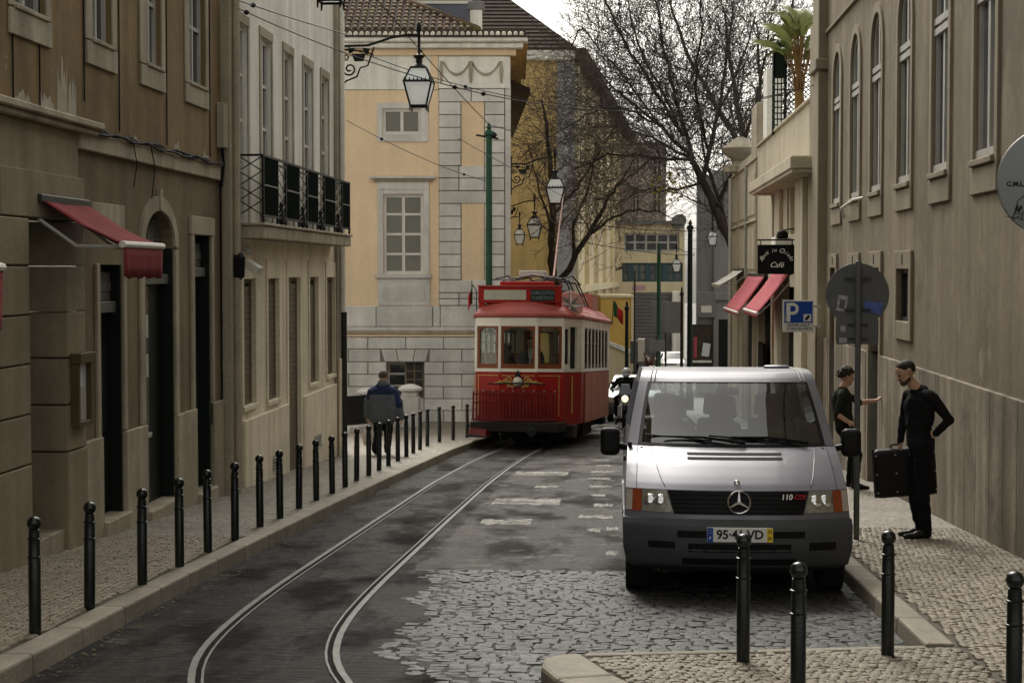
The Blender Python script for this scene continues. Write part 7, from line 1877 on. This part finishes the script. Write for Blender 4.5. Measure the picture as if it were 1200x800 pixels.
def seat(x, y, w=.24, rear=False):
    s = MB().box(x-w, x+w, y-.42, y+.06, .58, .80).build('seat_cushion', M['seat'], van, bevel=.05, seg=2)
    b = MB().hexa([(x-w, y-.02, .78), (x+w, y-.02, .78), (x+w, y+.12, .78), (x-w, y+.12, .78), (x-w*.82, y+.15, 1.36), (x+w*.82, y+.15, 1.36), (x+w*.82, y+.24, 1.36), (x-w*.82, y+.24, 1.36)]).build('seat_back', M['seat'], van, bevel=.04, seg=2)
    MB().hexa([(x-.13, y+.14, 1.39), (x+.13, y+.14, 1.39), (x+.13, y+.23, 1.39), (x-.13, y+.23, 1.39), (x-.11, y+.16, 1.60), (x+.11, y+.16, 1.60), (x+.11, y+.24, 1.60), (x-.11, y+.24, 1.60)]).build('headrest', M['seat'], b, bevel=.03, seg=2)
seat(-.46, 2.05); seat(.46, 2.05); seat(.0, 2.05, .20)
for x in (-.5, 0, .5): seat(x, 3.2, .22)
MB().box(-.10, .10, 1.56, 1.59, 1.62, 1.69).build('rear_view_mirror', M['black'], van, bevel=.01)
for (x0, x1, yb, zb, ex, ez) in ((.10, -.58, .84, 1.215, -.68, .16), (.62, -.02, .84, 1.205, -.05, .15)):
    a = Vector(SK(x0/.88, 12.05, .03)); b = Vector(SK(x1/.88, 12.40, .03)); 
    wp = MB().tube([a, a.lerp(b, .5)+Vector((0, -.02, .02)), b], [.016, .012, .008], 6).build('wiper', M['black'], van)
    c_ = Vector(SK(min(max((x1+.40)/.88, -.85), .85), 12.22, .022)); d_ = Vector(SK(max((x1-.18)/.88, -.83), 12.52, .022)); MB().tube([c_, d_], .008, 5).build('wiper_blade', M['black'], wp)
for s_ in (-1, 1):
    mr = MB().box(-.085, .085, -.05, .06, -.125, .115).build('door_mirror', M['grille'], van, bevel=.045, seg=3, loc=(s_*1.035, 1.20, 1.23))
    MB().box(-.07, .07, .058, .064, -.10, .09).build('mirror_glass', M['chrome'], mr)
    MB().tube([(-s_*.07, 0, -.04), (-s_*.16, .03, -.06)], .028, 8).build('mirror_arm', M['grille'], mr)
    MB().box(*sorted((s_*.905, s_*.93)), 1.05, 3.9, .60, .68).build('rub_strip', M['bumper'], van, bevel=.006)
    MB().box(*sorted((s_*.895, s_*.92)), 1.75, 1.93, 1.02, 1.07).build('door_handle', M['bumper'], van, bevel=.01)
MB().tube([SK(-.97, 11.6, .01), SK(-.97, 11.75, .03)], .02, 6).build('washer_jet', M['black'], van)

# ---- ordinary cars
def car(label, x, y, paint, rotz=0, name='parked_car', hgt=1.42, W=.85, dark=False):
    t = thing(name, label, 'car', (x, y, zr(y)), (PITCHG if y < 60 else -.033, 0, rotz))
    k = W/.85; h = hgt/1.42
    rows = [(.22*h, .10, .78*k, .20), (.30*h, .02, .82*k, .26), (.45*h, 0, .84*k, .28), (.55*h, .02, .845*k, .28), (.70*h, .06, .84*k, .30), (.76*h, .16, .835*k, .30),
            (.83*h, .45, .83*k, .22), (.90*h, .80, .82*k, .16), (.95*h, 1.02, .80*k, .16), (1.15*h, 1.38, .72*k, .18), (1.34*h, 1.74, .64*k, .14), (1.39*h, 1.90, .62*k, .09), (1.42*h, 2.25, .60*k, .03), (1.42*h, 2.9, .60*k, 0), (1.36*h, 3.4, .62*k, 0), (1.28*h, 3.7, .64*k, 0)]
    S = Skin(rows, 2.4)
    def pt(nm, mat, *a, parent=t, **q): mb = MB(); S.patch(mb, *a, **q); return mb.build(nm, M[mat], parent, smooth='all')
    pt('bumper', paint, -1, 1, 0, 4, nu=20, ni=8); pt('bonnet', paint, -1, 1, 4, 8, nu=20, ni=10)
    pt('air_intake', 'grille', -.5, .5, 1.1, 2.0, nu=8, ni=2, off=.006); pt('grille', 'grille', -.40, .40, 3.3, 3.9, nu=8, ni=2, off=.006)
    for a, b in ((-.95, -.58), (.58, .95)): pt('headlight', 'lamp_glass', a, b, 3.2, 4.2, nu=6, ni=3, off=.006)
    pt('windscreen', 'pane', -.88, .88, 8.05, 10, nu=14, ni=6, off=.002)
    for a, b in ((-1, -.88), (.88, 1)): pt('windscreen_pillar', paint, a, b, 8, 10.05, nu=3, ni=6)
    pt('roof', paint, -1, 1, 10, 14, nu=16, ni=10); pt('rear_screen', 'pane', -1, 1, 14, 15, nu=10, ni=2)
    sides(S, 0, 8, 4.0, paint, t, (.75, 3.2), .34, .28)
    for s_ in (-1, 1):
        a, b = S(s_, 8), S(s_, 10); MB().quad((a[0], a[1]+.05, a[2]), (a[0], 3.75, a[2]), (b[0], 3.4, b[2]), (b[0], b[1]+.05, b[2])).build('side_window', M['pane'], t, thick=.01)
        mr = MB().box(-.08, .08, -.04, .05, -.06, .06).build('door_mirror', M[paint], t, bevel=.025, seg=2, loc=(s_*(W+.09), 1.35, .97*h))
        wheel(t, s_*(W-.10), .75, .29, .18); wheel(t, s_*(W-.10), 3.2, .29, .18)
    MB().box(-W+.08, W-.08, 3.9, 4.02, .3, 1.0*h).build('tailgate', M[paint], t); MB().box(-.6, .6, .3, 3.8, .2, .35).build('underbody', M['under'], t)
    MB().box(-.26, .26, -.025, -.01, .40, .50).build('number_plate', M['plate'], t)
    return t
car('dark grey car with pale sky in its windscreen, right behind the motorcyclist', .50, 52.0, 'gunmetal')
car('small white car far down the street by the thin poles', 3.35, 108, 'white_car', hgt=1.45)

# ---- motorcycle and rider
my, mx_ = 46.6, .16
mc = thing('motorcycle', 'dark motorcycle with its round headlight lit, riding towards the camera', 'motorcycle', (mx_, my, zr(my)), (PITCHG, 0, radians(-3)))
wheel(mc, 0.0, .32, .30, .13); wheel(mc, 0.0, 1.72, .30, .16)
for s_ in (-1, 1):
    MB().tube([(s_*.085, .30, .30), (s_*.085, .50, .78), (s_*.09, .56, .95)], .022, 8).build('fork', M['alloy'], mc)
    MB().tube([(0, .58, .98), (s_*.2, .56, 1.06), (s_*.36, .66, 1.04)], .014, 6).build('handlebar', M['chrome'], mc)
    MB().tube([(s_*.26, .58, 1.06), (s_*.32, .54, 1.22)], .008, 5).build('mirror_stem', M['black'], mc)
    MB().ell((s_*.34, .53, 1.25), (.065, .025, .045), 10, 6).build('mirror', M['black'], mc, smooth='all')
    MB().ell((s_*.17, .50, .80), (.03, .03, .03), 8, 6).build('indicator', M['amber'], mc, smooth='all')
MB().lathe([(.03, .10), (.09, .06), (.105, -.01), (.10, -.04)], 18, (0, .44, .82), 'y').build('headlight_shell', M['chrome'], mc, smooth='all')
MB().ell((0, .405, .82), (.098, .03, .098), 16, 8).build('headlight', M['lit'], mc, smooth='all')
MB().hexa([(-.17, .46, .93), (.17, .46, .93), (.20, .60, .93), (-.20, .60, .93), (-.11, .62, 1.22), (.11, .62, 1.22), (.12, .64, 1.22), (-.12, .64, 1.22)]).build('fly_screen', M['gunmetal'], mc, bevel=.02)
MB().ell((0, .88, .86), (.16, .30, .14), 14, 8).build('fuel_tank', M['gunmetal'], mc, smooth='all')
MB().box(-.13, .13, 1.1, 1.85, .74, .86).build('seat', M['black'], mc, bevel=.05, seg=2)
MB().box(-.22, .22, .70, 1.20, .28, .66).build('engine', M['alloy'], mc, bevel=.05); MB().tube([(.2, .75, .4), (.22, 1.1, .28), (.22, 1.9, .36)], .045, 8).build('exhaust', M['chrome'], mc)
MB().tube([(0, .03, .48), (0, .14, .60), (0, .35, .64), (0, .55, .60)], .06, 6).build('mudguard', M['black'], mc)
rd = thing('person', 'motorcyclist in black with a grey white full face helmet', 'person', (mx_, my, zr(my)), (PITCHG, 0, radians(-3)))
BC2 = 'black_cloth'
pr = [('c', (0, 1.05, 1.42), (0, 1.10, 1.36), .06, .07, BC2), ('c', (-.17, 1.12, 1.32), (.17, 1.12, 1.32), .085, .085, BC2), ('c', (-.06, 1.12, 1.24), (.06, 1.12, 1.24), .16, .16, BC2), ('c', (0, 1.2, 1.14), (0, 1.28, .95), .18, .17, BC2)]
for s_ in (-1, 1):
    pr += [('c', (s_*.22, 1.1, 1.31), (s_*.40, .95, 1.10), .072, .055, BC2), ('c', (s_*.40, .95, 1.10), (s_*.36, .72, 1.06), .054, .04, BC2),
           ('c', (s_*.10, 1.25, .90), (s_*.26, .84, .82), .10, .078, TC), ('c', (s_*.26, .84, .82), (s_*.27, 1.08, .42 if s_ > 0 else .36), .075, .055, TC), ('c', (s_*.27, 1.1, .36 if s_ > 0 else .22), (s_*.27, .94, .33 if s_ > 0 else .12), .05, .04, 'leather')]
    pr += hand((s_*.36, .71, 1.06), (-s_*.1, -1, -.1), (0, 0, -1), .95, 1.0, 'leather', s_)
figure('body', pr, .014, [BC2, TC, 'leather'], rd, 2)
figure('helmet', [('c', (0, 1.02, 1.545), (0, .98, 1.55), .135, .13, 'helmet'), ('c', (-.04, .90, 1.47), (.04, .90, 1.47), .065, .065, 'helmet')], .012, ['helmet'], rd, 2)
MB().ell((0, .925, 1.535), (.105, .075, .052), 14, 8).build('visor', M['pane'], rd, smooth='all')
# ================================================================== the red tram
tx, ty = -2.14, 36.35
tm_ = thing('tram', 'old red and cream tram with roof sign board and red front gate', 'tram', (tx, ty, zr(ty)), (PITCHG, 0, -.10))
OUT = [(-.40, -.10), (.40, -.10), (.95, .10), (1.19, 1.35), (1.19, 7.1), (.95, 8.35), (.40, 8.55), (-.40, 8.55), (-.95, 8.35), (-1.19, 7.1), (-1.19, 1.35), (-.95, .10)]
NO = len(OUT)
def seg_face(i):
    a, b = Vector((*OUT[i], 0)), Vector((*OUT[(i+1) % NO], 0)); u = (b-a).normalized()
    return Face(a, u, Vector((u.y, -u.x, 0))), (b-a).length
def ring(sc_, z, dy=0, lim=None):
    cy = 4.22; return [((x*sc_ if lim is None else x*sc_), cy+(y-cy)*(1-(1-sc_)*.28)+dy, z) for x, y in OUT]
def loft(rings, mat, name, smooth=False):
    mb = MB(); n = NO
    mb.add([p for r in rings for p in r], [(k*n+i, k*n+(i+1) % n, (k+1)*n+(i+1) % n, (k+1)*n+i) for k in range(len(rings)-1) for i in range(n)]+[tuple(range(n))[::-1], tuple(range((len(rings)-1)*n, len(rings)*n))])
    return mb.build(name, M[mat], tm_, smooth=smooth)
loft([ring(.985, .50), ring(.995, .62), ring(1.0, 1.60), ring(1.0, 1.64)], 'tram_red', 'lower_body')
loft([ring(.96, 1.641), ring(1.012, 1.642), ring(1.012, 1.71), ring(.96, 1.711)], 'cream_paint', 'belt_rail')
loft([ring(.97, 2.62), ring(1.006, 2.62), ring(1.006, 2.80), ring(.97, 2.801)], 'cream_paint', 'fascia')
loft([ring(1.02, 2.802), ring(1.05, 2.83), ring(1.045, 2.88), ring(.99, 2.95)], 'tram_roof', 'roof_gutter')
loft([ring(.985, 2.951), ring(.90, 3.05), ring(.76, 3.15), ring(.55, 3.22), ring(.30, 3.26)], 'tram_roof', 'roof_dome', True)
loft([ring(.90, 1.2), ring(.90, 1.25)], 'wood', 'floor')
loft([ring(.93, 2.63), ring(.93, 2.66)], 'cream_paint', 'ceiling')
# end windows: timber frames with curved heads, cream posts
def tram_window(P, a, b, z0, z1, arch=True, mat='wood', t=.05, bars=0, pane='glass_tram'):
    mb = MB(); n = 8
    mb.pbox(P, a, a+t, z0, z1, -.06, -.01); mb.pbox(P, b-t, b, z0, z1, -.06, -.01); mb.pbox(P, a+t, b-t, z0, z0+.10, -.06, -.008)
    if arch:
        for k in range(n):
            f0, f1 = k/n, (k+1)/n; x0, x1 = a+(b-a)*f0, a+(b-a)*f1
            h0, h1 = [.03+.12*abs(2*f-1)**3 for f in (f0, f1)]
            mb.hexa([P(x0, z1-h0, -.055), P(x1, z1-h1, -.055), P(x1, z1-h1, -.004), P(x0, z1-h0, -.004), P(x0, z1+.002, -.055), P(x1, z1+.002, -.055), P(x1, z1+.002, -.004), P(x0, z1+.002, -.004)])
    else: mb.pbox(P, a+t, b-t, z1-.05, z1, -.06, -.012)
    w_ = mb.build('window', M[mat], tm_)
    MB().pbox(P, a+.01, b-.01, z0+.01, z1-.02, -.042, -.036).build('pane', M[pane], w_)
    if bars: MB().pbox(P, a+t, b-t, z0+(z1-z0)*.62, z0+(z1-z0)*.62+.03, -.05, -.02).build('glazing_bar', M[mat], w_)
    return w_
Z0, Z1 = 1.712, 2.62
for i in (11, 0, 1, 5, 6, 7):
    P, L = seg_face(i)
    tram_window(P, .035, L-.035, Z0, Z1)
    MB().pbox(P, -.03, .032, Z0, Z1, -.08, .012).build('post', M['cream_paint'], tm_, bevel=.008)
    MB().pbox(P, L-.032, L+.03, Z0, Z1, -.08, .012).build('post', M['cream_paint'], tm_, bevel=.008)
for i in (2, 4, 8, 10):                         # platform doors
    P, L = seg_face(i); near = i in (2,)
    tram_window(P, .06, .48, Z0-.0, Z1, False, 'cream_paint', .045)
    MB().pbox(P, .50, L-.34, .62, Z1, -.10, -.05).build('door', M['dark_in' if i in (2, 10) else 'tram_red'], tm_)  # front pair: open doorways, their gloom painted as a dark panel
    MB().pbox(P, L-.33, L, Z0, Z1, -.08, .008).build('post', M['cream_paint'], tm_, bevel=.01)
    MB().tube([P(.52, .75, .03), P(.52, 1.55, .03)], .014, 6).build('grab_rail', M['gold'], tm_)
for i in (3, 9):
    P, L = seg_face(i)
    MB().pbox(P, 0, .42, Z0, Z1, -.06, .006).build('end_panel', M['cream_paint'], tm_)
    n = 7; w0 = .42; st_ = (L-.84)/n
    MB().pbox(P, L-.42, L, Z0, Z1, -.06, .006).build('end_panel', M['cream_paint'], tm_)
    for k in range(n):
        a = w0+k*st_
        tram_window(P, a+.05, a+st_-.05, Z0+.0, Z1, False, 'tram_sash', .05, 1)
        MB().pbox(P, a-.05, a+.049, Z0, Z1, -.06, .010).build('post', M['cream_paint'], tm_)
    MB().pbox(P, L-.47, L-.371, Z0, Z1, -.06, .012).build('post', M['cream_paint'], tm_)
    MB().pbox(P, .05, L-.05, 2.64, 2.78, .009, .016).build('fascia_panel', M['white_render'], tm_)
    nn = 4
    for k in range(nn):
        a = .55+k*(L-.75)/nn; MB().pbox(P, a+.015, a+(L-.75)/nn-.015, .50, 1.60, .004, .022).build('advert_panel', M['tram_ad'], tm_, bevel=.006)
# rim lines and crest on the front
P0, L0 = seg_face(0); PLn, LLn = seg_face(11); PRn, LRn = seg_face(1)
for P, L in ((P0, L0), (PLn, LLn), (PRn, LRn)):
    MB().pbox(P, .04, L-.04, 1.555, 1.568, .003, .007).build('gold_line', M['gold'], tm_)
MB().pbox(PLn, .06, .073, .7, 1.55, .003, .007).build('gold_line', M['gold'], tm_); MB().pbox(PRn, LRn-.10, LRn-.087, .7, 1.55, .003, .007).build('gold_line', M['gold'], tm_)
cr = MB().lathe([(.0, .02), (.07, .02), (.10, .0), (.105, -.02)], 20, (0, -.12, 1.43), 'y'); o = cr.build('crest', M['crest'], tm_, smooth='all'); o.scale = (1, 1, 1.0)
MB().lathe([(0, .015), (.012, .012), (.115, -.002), (.115, -.010), (0, -.012)], 20, (0, -.108, 1.43), 'y').build('crest_rim', M['iron'], tm_, smooth='all')
MB().prism([(-.07, 1.54), (.07, 1.54), (.03, 1.63), (0, 1.68), (-.03, 1.63)], 'y', -.13, -.104).build('crest_crown', M['iron'], tm_)
sc_ = MB()
for s_ in (-1, 1):
    for (cx, cz, r0, tn, ph) in ((.19, 1.47, .07, 1.3, 0), (.30, 1.43, .055, 1.2, 1.5), (.20, 1.36, .045, 1.2, 3), (.38, 1.42, .035, 1.1, .5), (.12, 1.33, .04, 1.0, 2)):
        pts = [(s_*(cx+(r0*(1-.75*k/16))*cos(ph+tn*2*pi*k/16)), -.115 if cx < .38 else -.118, cz+(r0*(1-.75*k/16))*sin(ph+tn*2*pi*k/16)) for k in range(17)]
        sc_.tube(pts, .010, 4)
    sc_.tube([(s_*.10, -.115, 1.40), (s_*.25, -.117, 1.44), (s_*.40, -.115, 1.42), (s_*.55, -.06, 1.39)], .010, 4)
sc_.build('gold_scroll', M['gold'], tm_)
# folding gate (lifeguard) in front
gt = MB(); gt.tube([(-.98, -.20, .62), (-.5, -.33, .62), (.5, -.33, .62), (.86, -.24, .62)], .025, 6); gt.tube([(-.95, -.18, .98), (-.5, -.31, .98), (.5, -.31, .98), (.84, -.22, .98)], .016, 6)
gt.tube([(-.95, -.18, 1.16), (-.5, -.31, 1.16), (.5, -.31, 1.16), (.84, -.22, 1.16)], .018, 6)
gate = gt.build('gate_rail', M['dark_red'], tm_)
for k in range(25):
    f = k/24; x = -.94+1.76*f; y = -.335+.0+max(0, abs(x+.03)-.5)*.26
    MB().hexa([(x-.025, y-.012, .60), (x+.025, y-.012, .60), (x+.025, y+.008, .60), (x-.025, y+.008, .60), (x-.015, y-.012, 1.22), (x+.015, y-.012, 1.22), (x+.015, y+.008, 1.22), (x-.015, y+.008, 1.22)]).build('gate_slat', M['dark_red'], gate)
    MB().ell((x, y-.004, 1.235), (.018, .014, .022), 6, 5).build('gate_knob', M['sign_grey'] if k % 3 == 0 else M['dark_red'], gate)
MB().tube([(-.62, -.22, 1.385), (0, -.24, 1.40), (.62, -.22, 1.385)], .018, 6).build('hand_bar', M['iron'], tm_)
for x in (-.6, .6): MB().tube([(x, -.22, 1.385), (x, -.08, 1.39)], .014, 5).build('hand_bar_bracket', M['iron'], tm_)
# bumper beam, step, buffers, underframe
MB().hexa([(-.98, -.36, .36), (.92, -.36, .36), (1.0, .3, .36), (-1.05, .3, .36), (-.98, -.36, .58), (.92, -.36, .58), (1.0, .3, .58), (-1.05, .3, .58)]).build('front_beam', M['under'], tm_, bevel=.02)
MB().hexa([(-1.02, -.42, .30), (-.62, -.50, .24), (-.55, -.2, .24), (-1.0, -.15, .30), (-1.0, -.36, .46), (-.62, -.42, .42), (-.55, -.2, .42), (-1.0, -.15, .46)]).build('buffer', M['dark_red'], tm_, bevel=.02)
MB().tube([(-1.06, -.4, .28), (-.6, -.46, .27)], .03, 6).build('buffer_plate', M['iron'], tm_)
MB().box(-.95, .95, .4, 8.0, .30, .60).build('underframe', M['under'], tm_); 
for (y0, y1, z0) in ((.35, 1.1, .22), (6.2, 6.9, .30)): MB().box(.6, 1.14, y0, y1, z0, .5).build('step', M['under'], tm_, bevel=.02); MB().box(-1.14, -.6, y0, y1, z0, .5).build('step', M['under'], tm_, bevel=.02)
MB().box(.75, 1.0, 3.2, 5.0, .14, .45).build('brake_box', M['under'], tm_, bevel=.03)
for y in (2.75, 5.45):
    for s_ in (-1, 1):
        w_ = MB().lathe([(.05, -.05), (.36, -.06), (.37, -.03), (.33, -.02), (.33, .05), (.05, .06)], 24, (s_*.45, y, .33), 'x').build('wheel', M['under'], tm_, smooth=True)
MB().box(-.46, .46, 2.0, 2.3, .1, .4).build('lifeguard', M['under'], tm_); MB().tube([(-.35, -.1, .36), (-.35, -.1, .12), (-.32, 0, .08)], .025, 5).build('coupling', M['iron'], tm_)
MB().lathe([(.08, 0), (.11, .03), (.11, .1), (.06, .12)], 12, (.35, -.42, .36), 'y').build('coupler_head', M['iron'], tm_)
# roof sign boards
sb = MB().box(-.93, .88, .18, .34, 3.12, 3.47).build('sign_board', M['tram_red'], tm_, bevel=.012)
MB().box(-.95, .90, .15, .36, 3.471, 3.50).build('board_cap', M['tram_roof'], sb)
MB().box(-.80, .12, .168, .179, 3.19, 3.40).build('destination_blind', M['blind'], sb)
MB().box(.22, .74, .168, .179, 3.16, 3.41).build('route_panel', M['route_black'], sb)
text('lettering', 'CIRCUITO', .105, M['route_text'], sb, (.48, .164, 3.335), bold=.001); text('lettering', 'TURÍSTICO', .095, M['route_text'], sb, (.48, .164, 3.225), bold=.001)
for x in (-.86, .82): MB().box(x-.06, x+.06, .20, .32, 2.92, 3.12).build('board_post', M['tram_red'], tm_, bevel=.008)
MB().box(-.58, .62, .9, 1.05, 3.22, 3.62).build('sign_board_rear', M['tram_red'], tm_, bevel=.02)
# compass star board on the roof edge
cs = MB().lathe([(0, -.012), (.29, -.012), (.30, 0), (.29, .012), (0, .012)], 24, (0, 0, 0), 'y').build('star_board', M['pink_pale'], tm_, loc=(1.0, .75, 3.10), rot=(0, 0, radians(14)))
for k in range(8):
    a = 2*pi*k/8+pi/8*0; r_ = .36 if k % 2 == 0 else .26; z_ = -.020-.001*(k % 2)
    for s_, m_ in ((1, 'sign_grey'), (-1, 'sign_back' if k % 2 else 'white_paint')):
        q = a+s_*pi/8; MB().prism([(0, 0), (r_*cos(a), r_*sin(a)), (.12*cos(q), .12*sin(q))], 'y', z_, -.0125).build('star_ray', M[m_], cs)
ab = MB().box(-.04, .04, -.62, .62, -.30, .30).build('roof_advert', M['tram_ad'], tm_, loc=(.93, 5.7, 3.20)); 
for y in (-.3, 0, .3): MB().box(.041, .046, y-.1, y+.1, -.2, .22).build('advert_letter', M['pink_pale'], ab)
MB().box(-.62, -.0, -.002-.62, -.621, -.30, .30).build('advert_end', M['tram_ad'], ab)
for k in range(3): MB().box(-.55+k*.18, -.44+k*.18, -.632, -.6225, -.2, .22).build('advert_letter', M['pink_pale'], ab)
# trolley gear
tg_ = MB()
for y in (1.8, 2.4, 3.6, 4.2): tg_.tube([(-.75, y, 3.05), (-.65, y, 3.68), (0, y, 3.80), (.75, y, 3.70), (1.0, y, 3.15)], .02, 5)
for x in (-.5, -.2, .2, .5): tg_.tube([(x*1.5, 1.4, 3.70), (x*1.5, 3.0, 3.84), (x*1.5, 4.6, 3.70)], .022, 5)
tg_.tube([(-.9, 1.5, 3.05), (-.6, 1.9, 3.55)], .015, 4)
tb_ = tg_.build('trolley_base', M['iron'], tm_)
for x in (-.12, .12): MB().lathe([(.05, 0), (.055, .03), (.055, .9), (.05, .93)], 8, (x, 2.3, 3.86), 'y').build('spring', M['grey_frame'], tb_)
MB().box(-.35, .25, 2.1, 2.5, 3.78, 3.92).build('trolley_saddle', M['grey_frame'], tb_, bevel=.02); MB().box(.3, .75, 2.6, 3.3, 3.2, 3.5).build('resistor_box', M['iron'], tm_, bevel=.03)
MB().tube([(.38, 2.6, 3.8), (.05, 5.8, 5.05), (-.25, 8.8, 6.2)], [.026, .022, .016], 8).build('trolley_pole', M['pole_rust'], tm_)
# flags
def flag(x, y, z, dirx, lean, nm='flag'):
    MB().tube([(x, y, z), (x+.04*dirx, y, z+.5), (x+lean, y, z+.62)], .012, 5).build('flag_staff', M['iron'], tm_)
    for (a, b, m_) in ((0, .4, 'flag_green'), (.4, 1, 'flag_red')):
        rows = []
        for i in range(7):
            f = a+(b-a)*i/6; rows.append([(x+lean+dirx*(.42*f)*.75, y+.05*sin(f*7), z+.62-.30*f-.36*j/4*(1-.15*f)+.02*sin(f*9+j)) for j in range(5)])
        mb = MB(); mb.grid(rows); mb.build(nm, M[m_], tm_, smooth='all', thick=.004)
flag(-.98, .30, 2.90, -.30, -.10); flag(1.28, 6.9, 2.78, .75, .04)
# driver and seats
for y in (2.2, 3.1, 4.0, 4.9, 5.8):
    for x in (-.78, .78): MB().box(x-.32, x+.32, y, y+.08, 1.25, 2.05).build('bench_back', M['wood'], tm_, bevel=.02)
MB().lathe([(.05, 1.2), (.11, 1.25), (.11, 2.05), (.16, 2.1), (.16, 2.2), (.05, 2.24)], 12, (-.38, .42, 0)).build('controller', M['iron'], tm_, smooth=True)
dr = thing('person', 'tram driver in a dark suit and pale shirt behind the middle front window', 'person', (tx, ty, zr(ty)), (PITCHG, 0, -.10))
pr, g = head((.12, .95, 2.26), 0, .05, 1.05, 'skin')
pr += [('c', (.12, .98, 2.16), (.12, .98, 2.08), .06, .07, 'white_shirt'), ('c', (-.06, 1.0, 2.02), (.30, 1.0, 2.02), .08, .08, 'navy_cloth'), ('c', (.05, 1.0, 1.9), (.19, 1.0, 1.9), .15, .15, 'navy_cloth'), ('c', (.12, 1.0, 1.85), (.12, 1.0, 1.3), .18, .17, 'navy_cloth'),
       ('c', (.12, .90, 2.03), (.12, .84, 1.84), .05, .03, 'white_shirt'), ('c', (.33, 1.0, 2.0), (.38, .9, 1.74), .07, .055, 'navy_cloth'), ('c', (.38, .9, 1.74), (.22, .62, 1.70), .05, .04, 'navy_cloth'), ('c', (-.09, 1.0, 2.0), (-.16, .9, 1.76), .07, .055, 'navy_cloth'), ('c', (-.16, .9, 1.76), (-.28, .6, 2.0), .05, .04, 'navy_cloth'),
       ('c', (.03, 1.0, 1.35), (.02, 1.0, 1.27), .1, .08, 'navy_cloth'), ('c', (.21, 1.0, 1.35), (.22, 1.0, 1.27), .1, .08, 'navy_cloth')]
pr += hand((.22, .62, 1.70), (-.5, -.8, 0), (0, 0, -1), 1, .9) + hand((-.28, .6, 2.0), (-.3, -.9, .2), (0, 0, -1), 1, .9)
figure('body', pr, .014, ['skin', 'navy_cloth', 'white_shirt', 'lips', 'eye'], dr, 2)
hair_cap(g, 'hair', 'hair', dr, s=1.05, low=0)
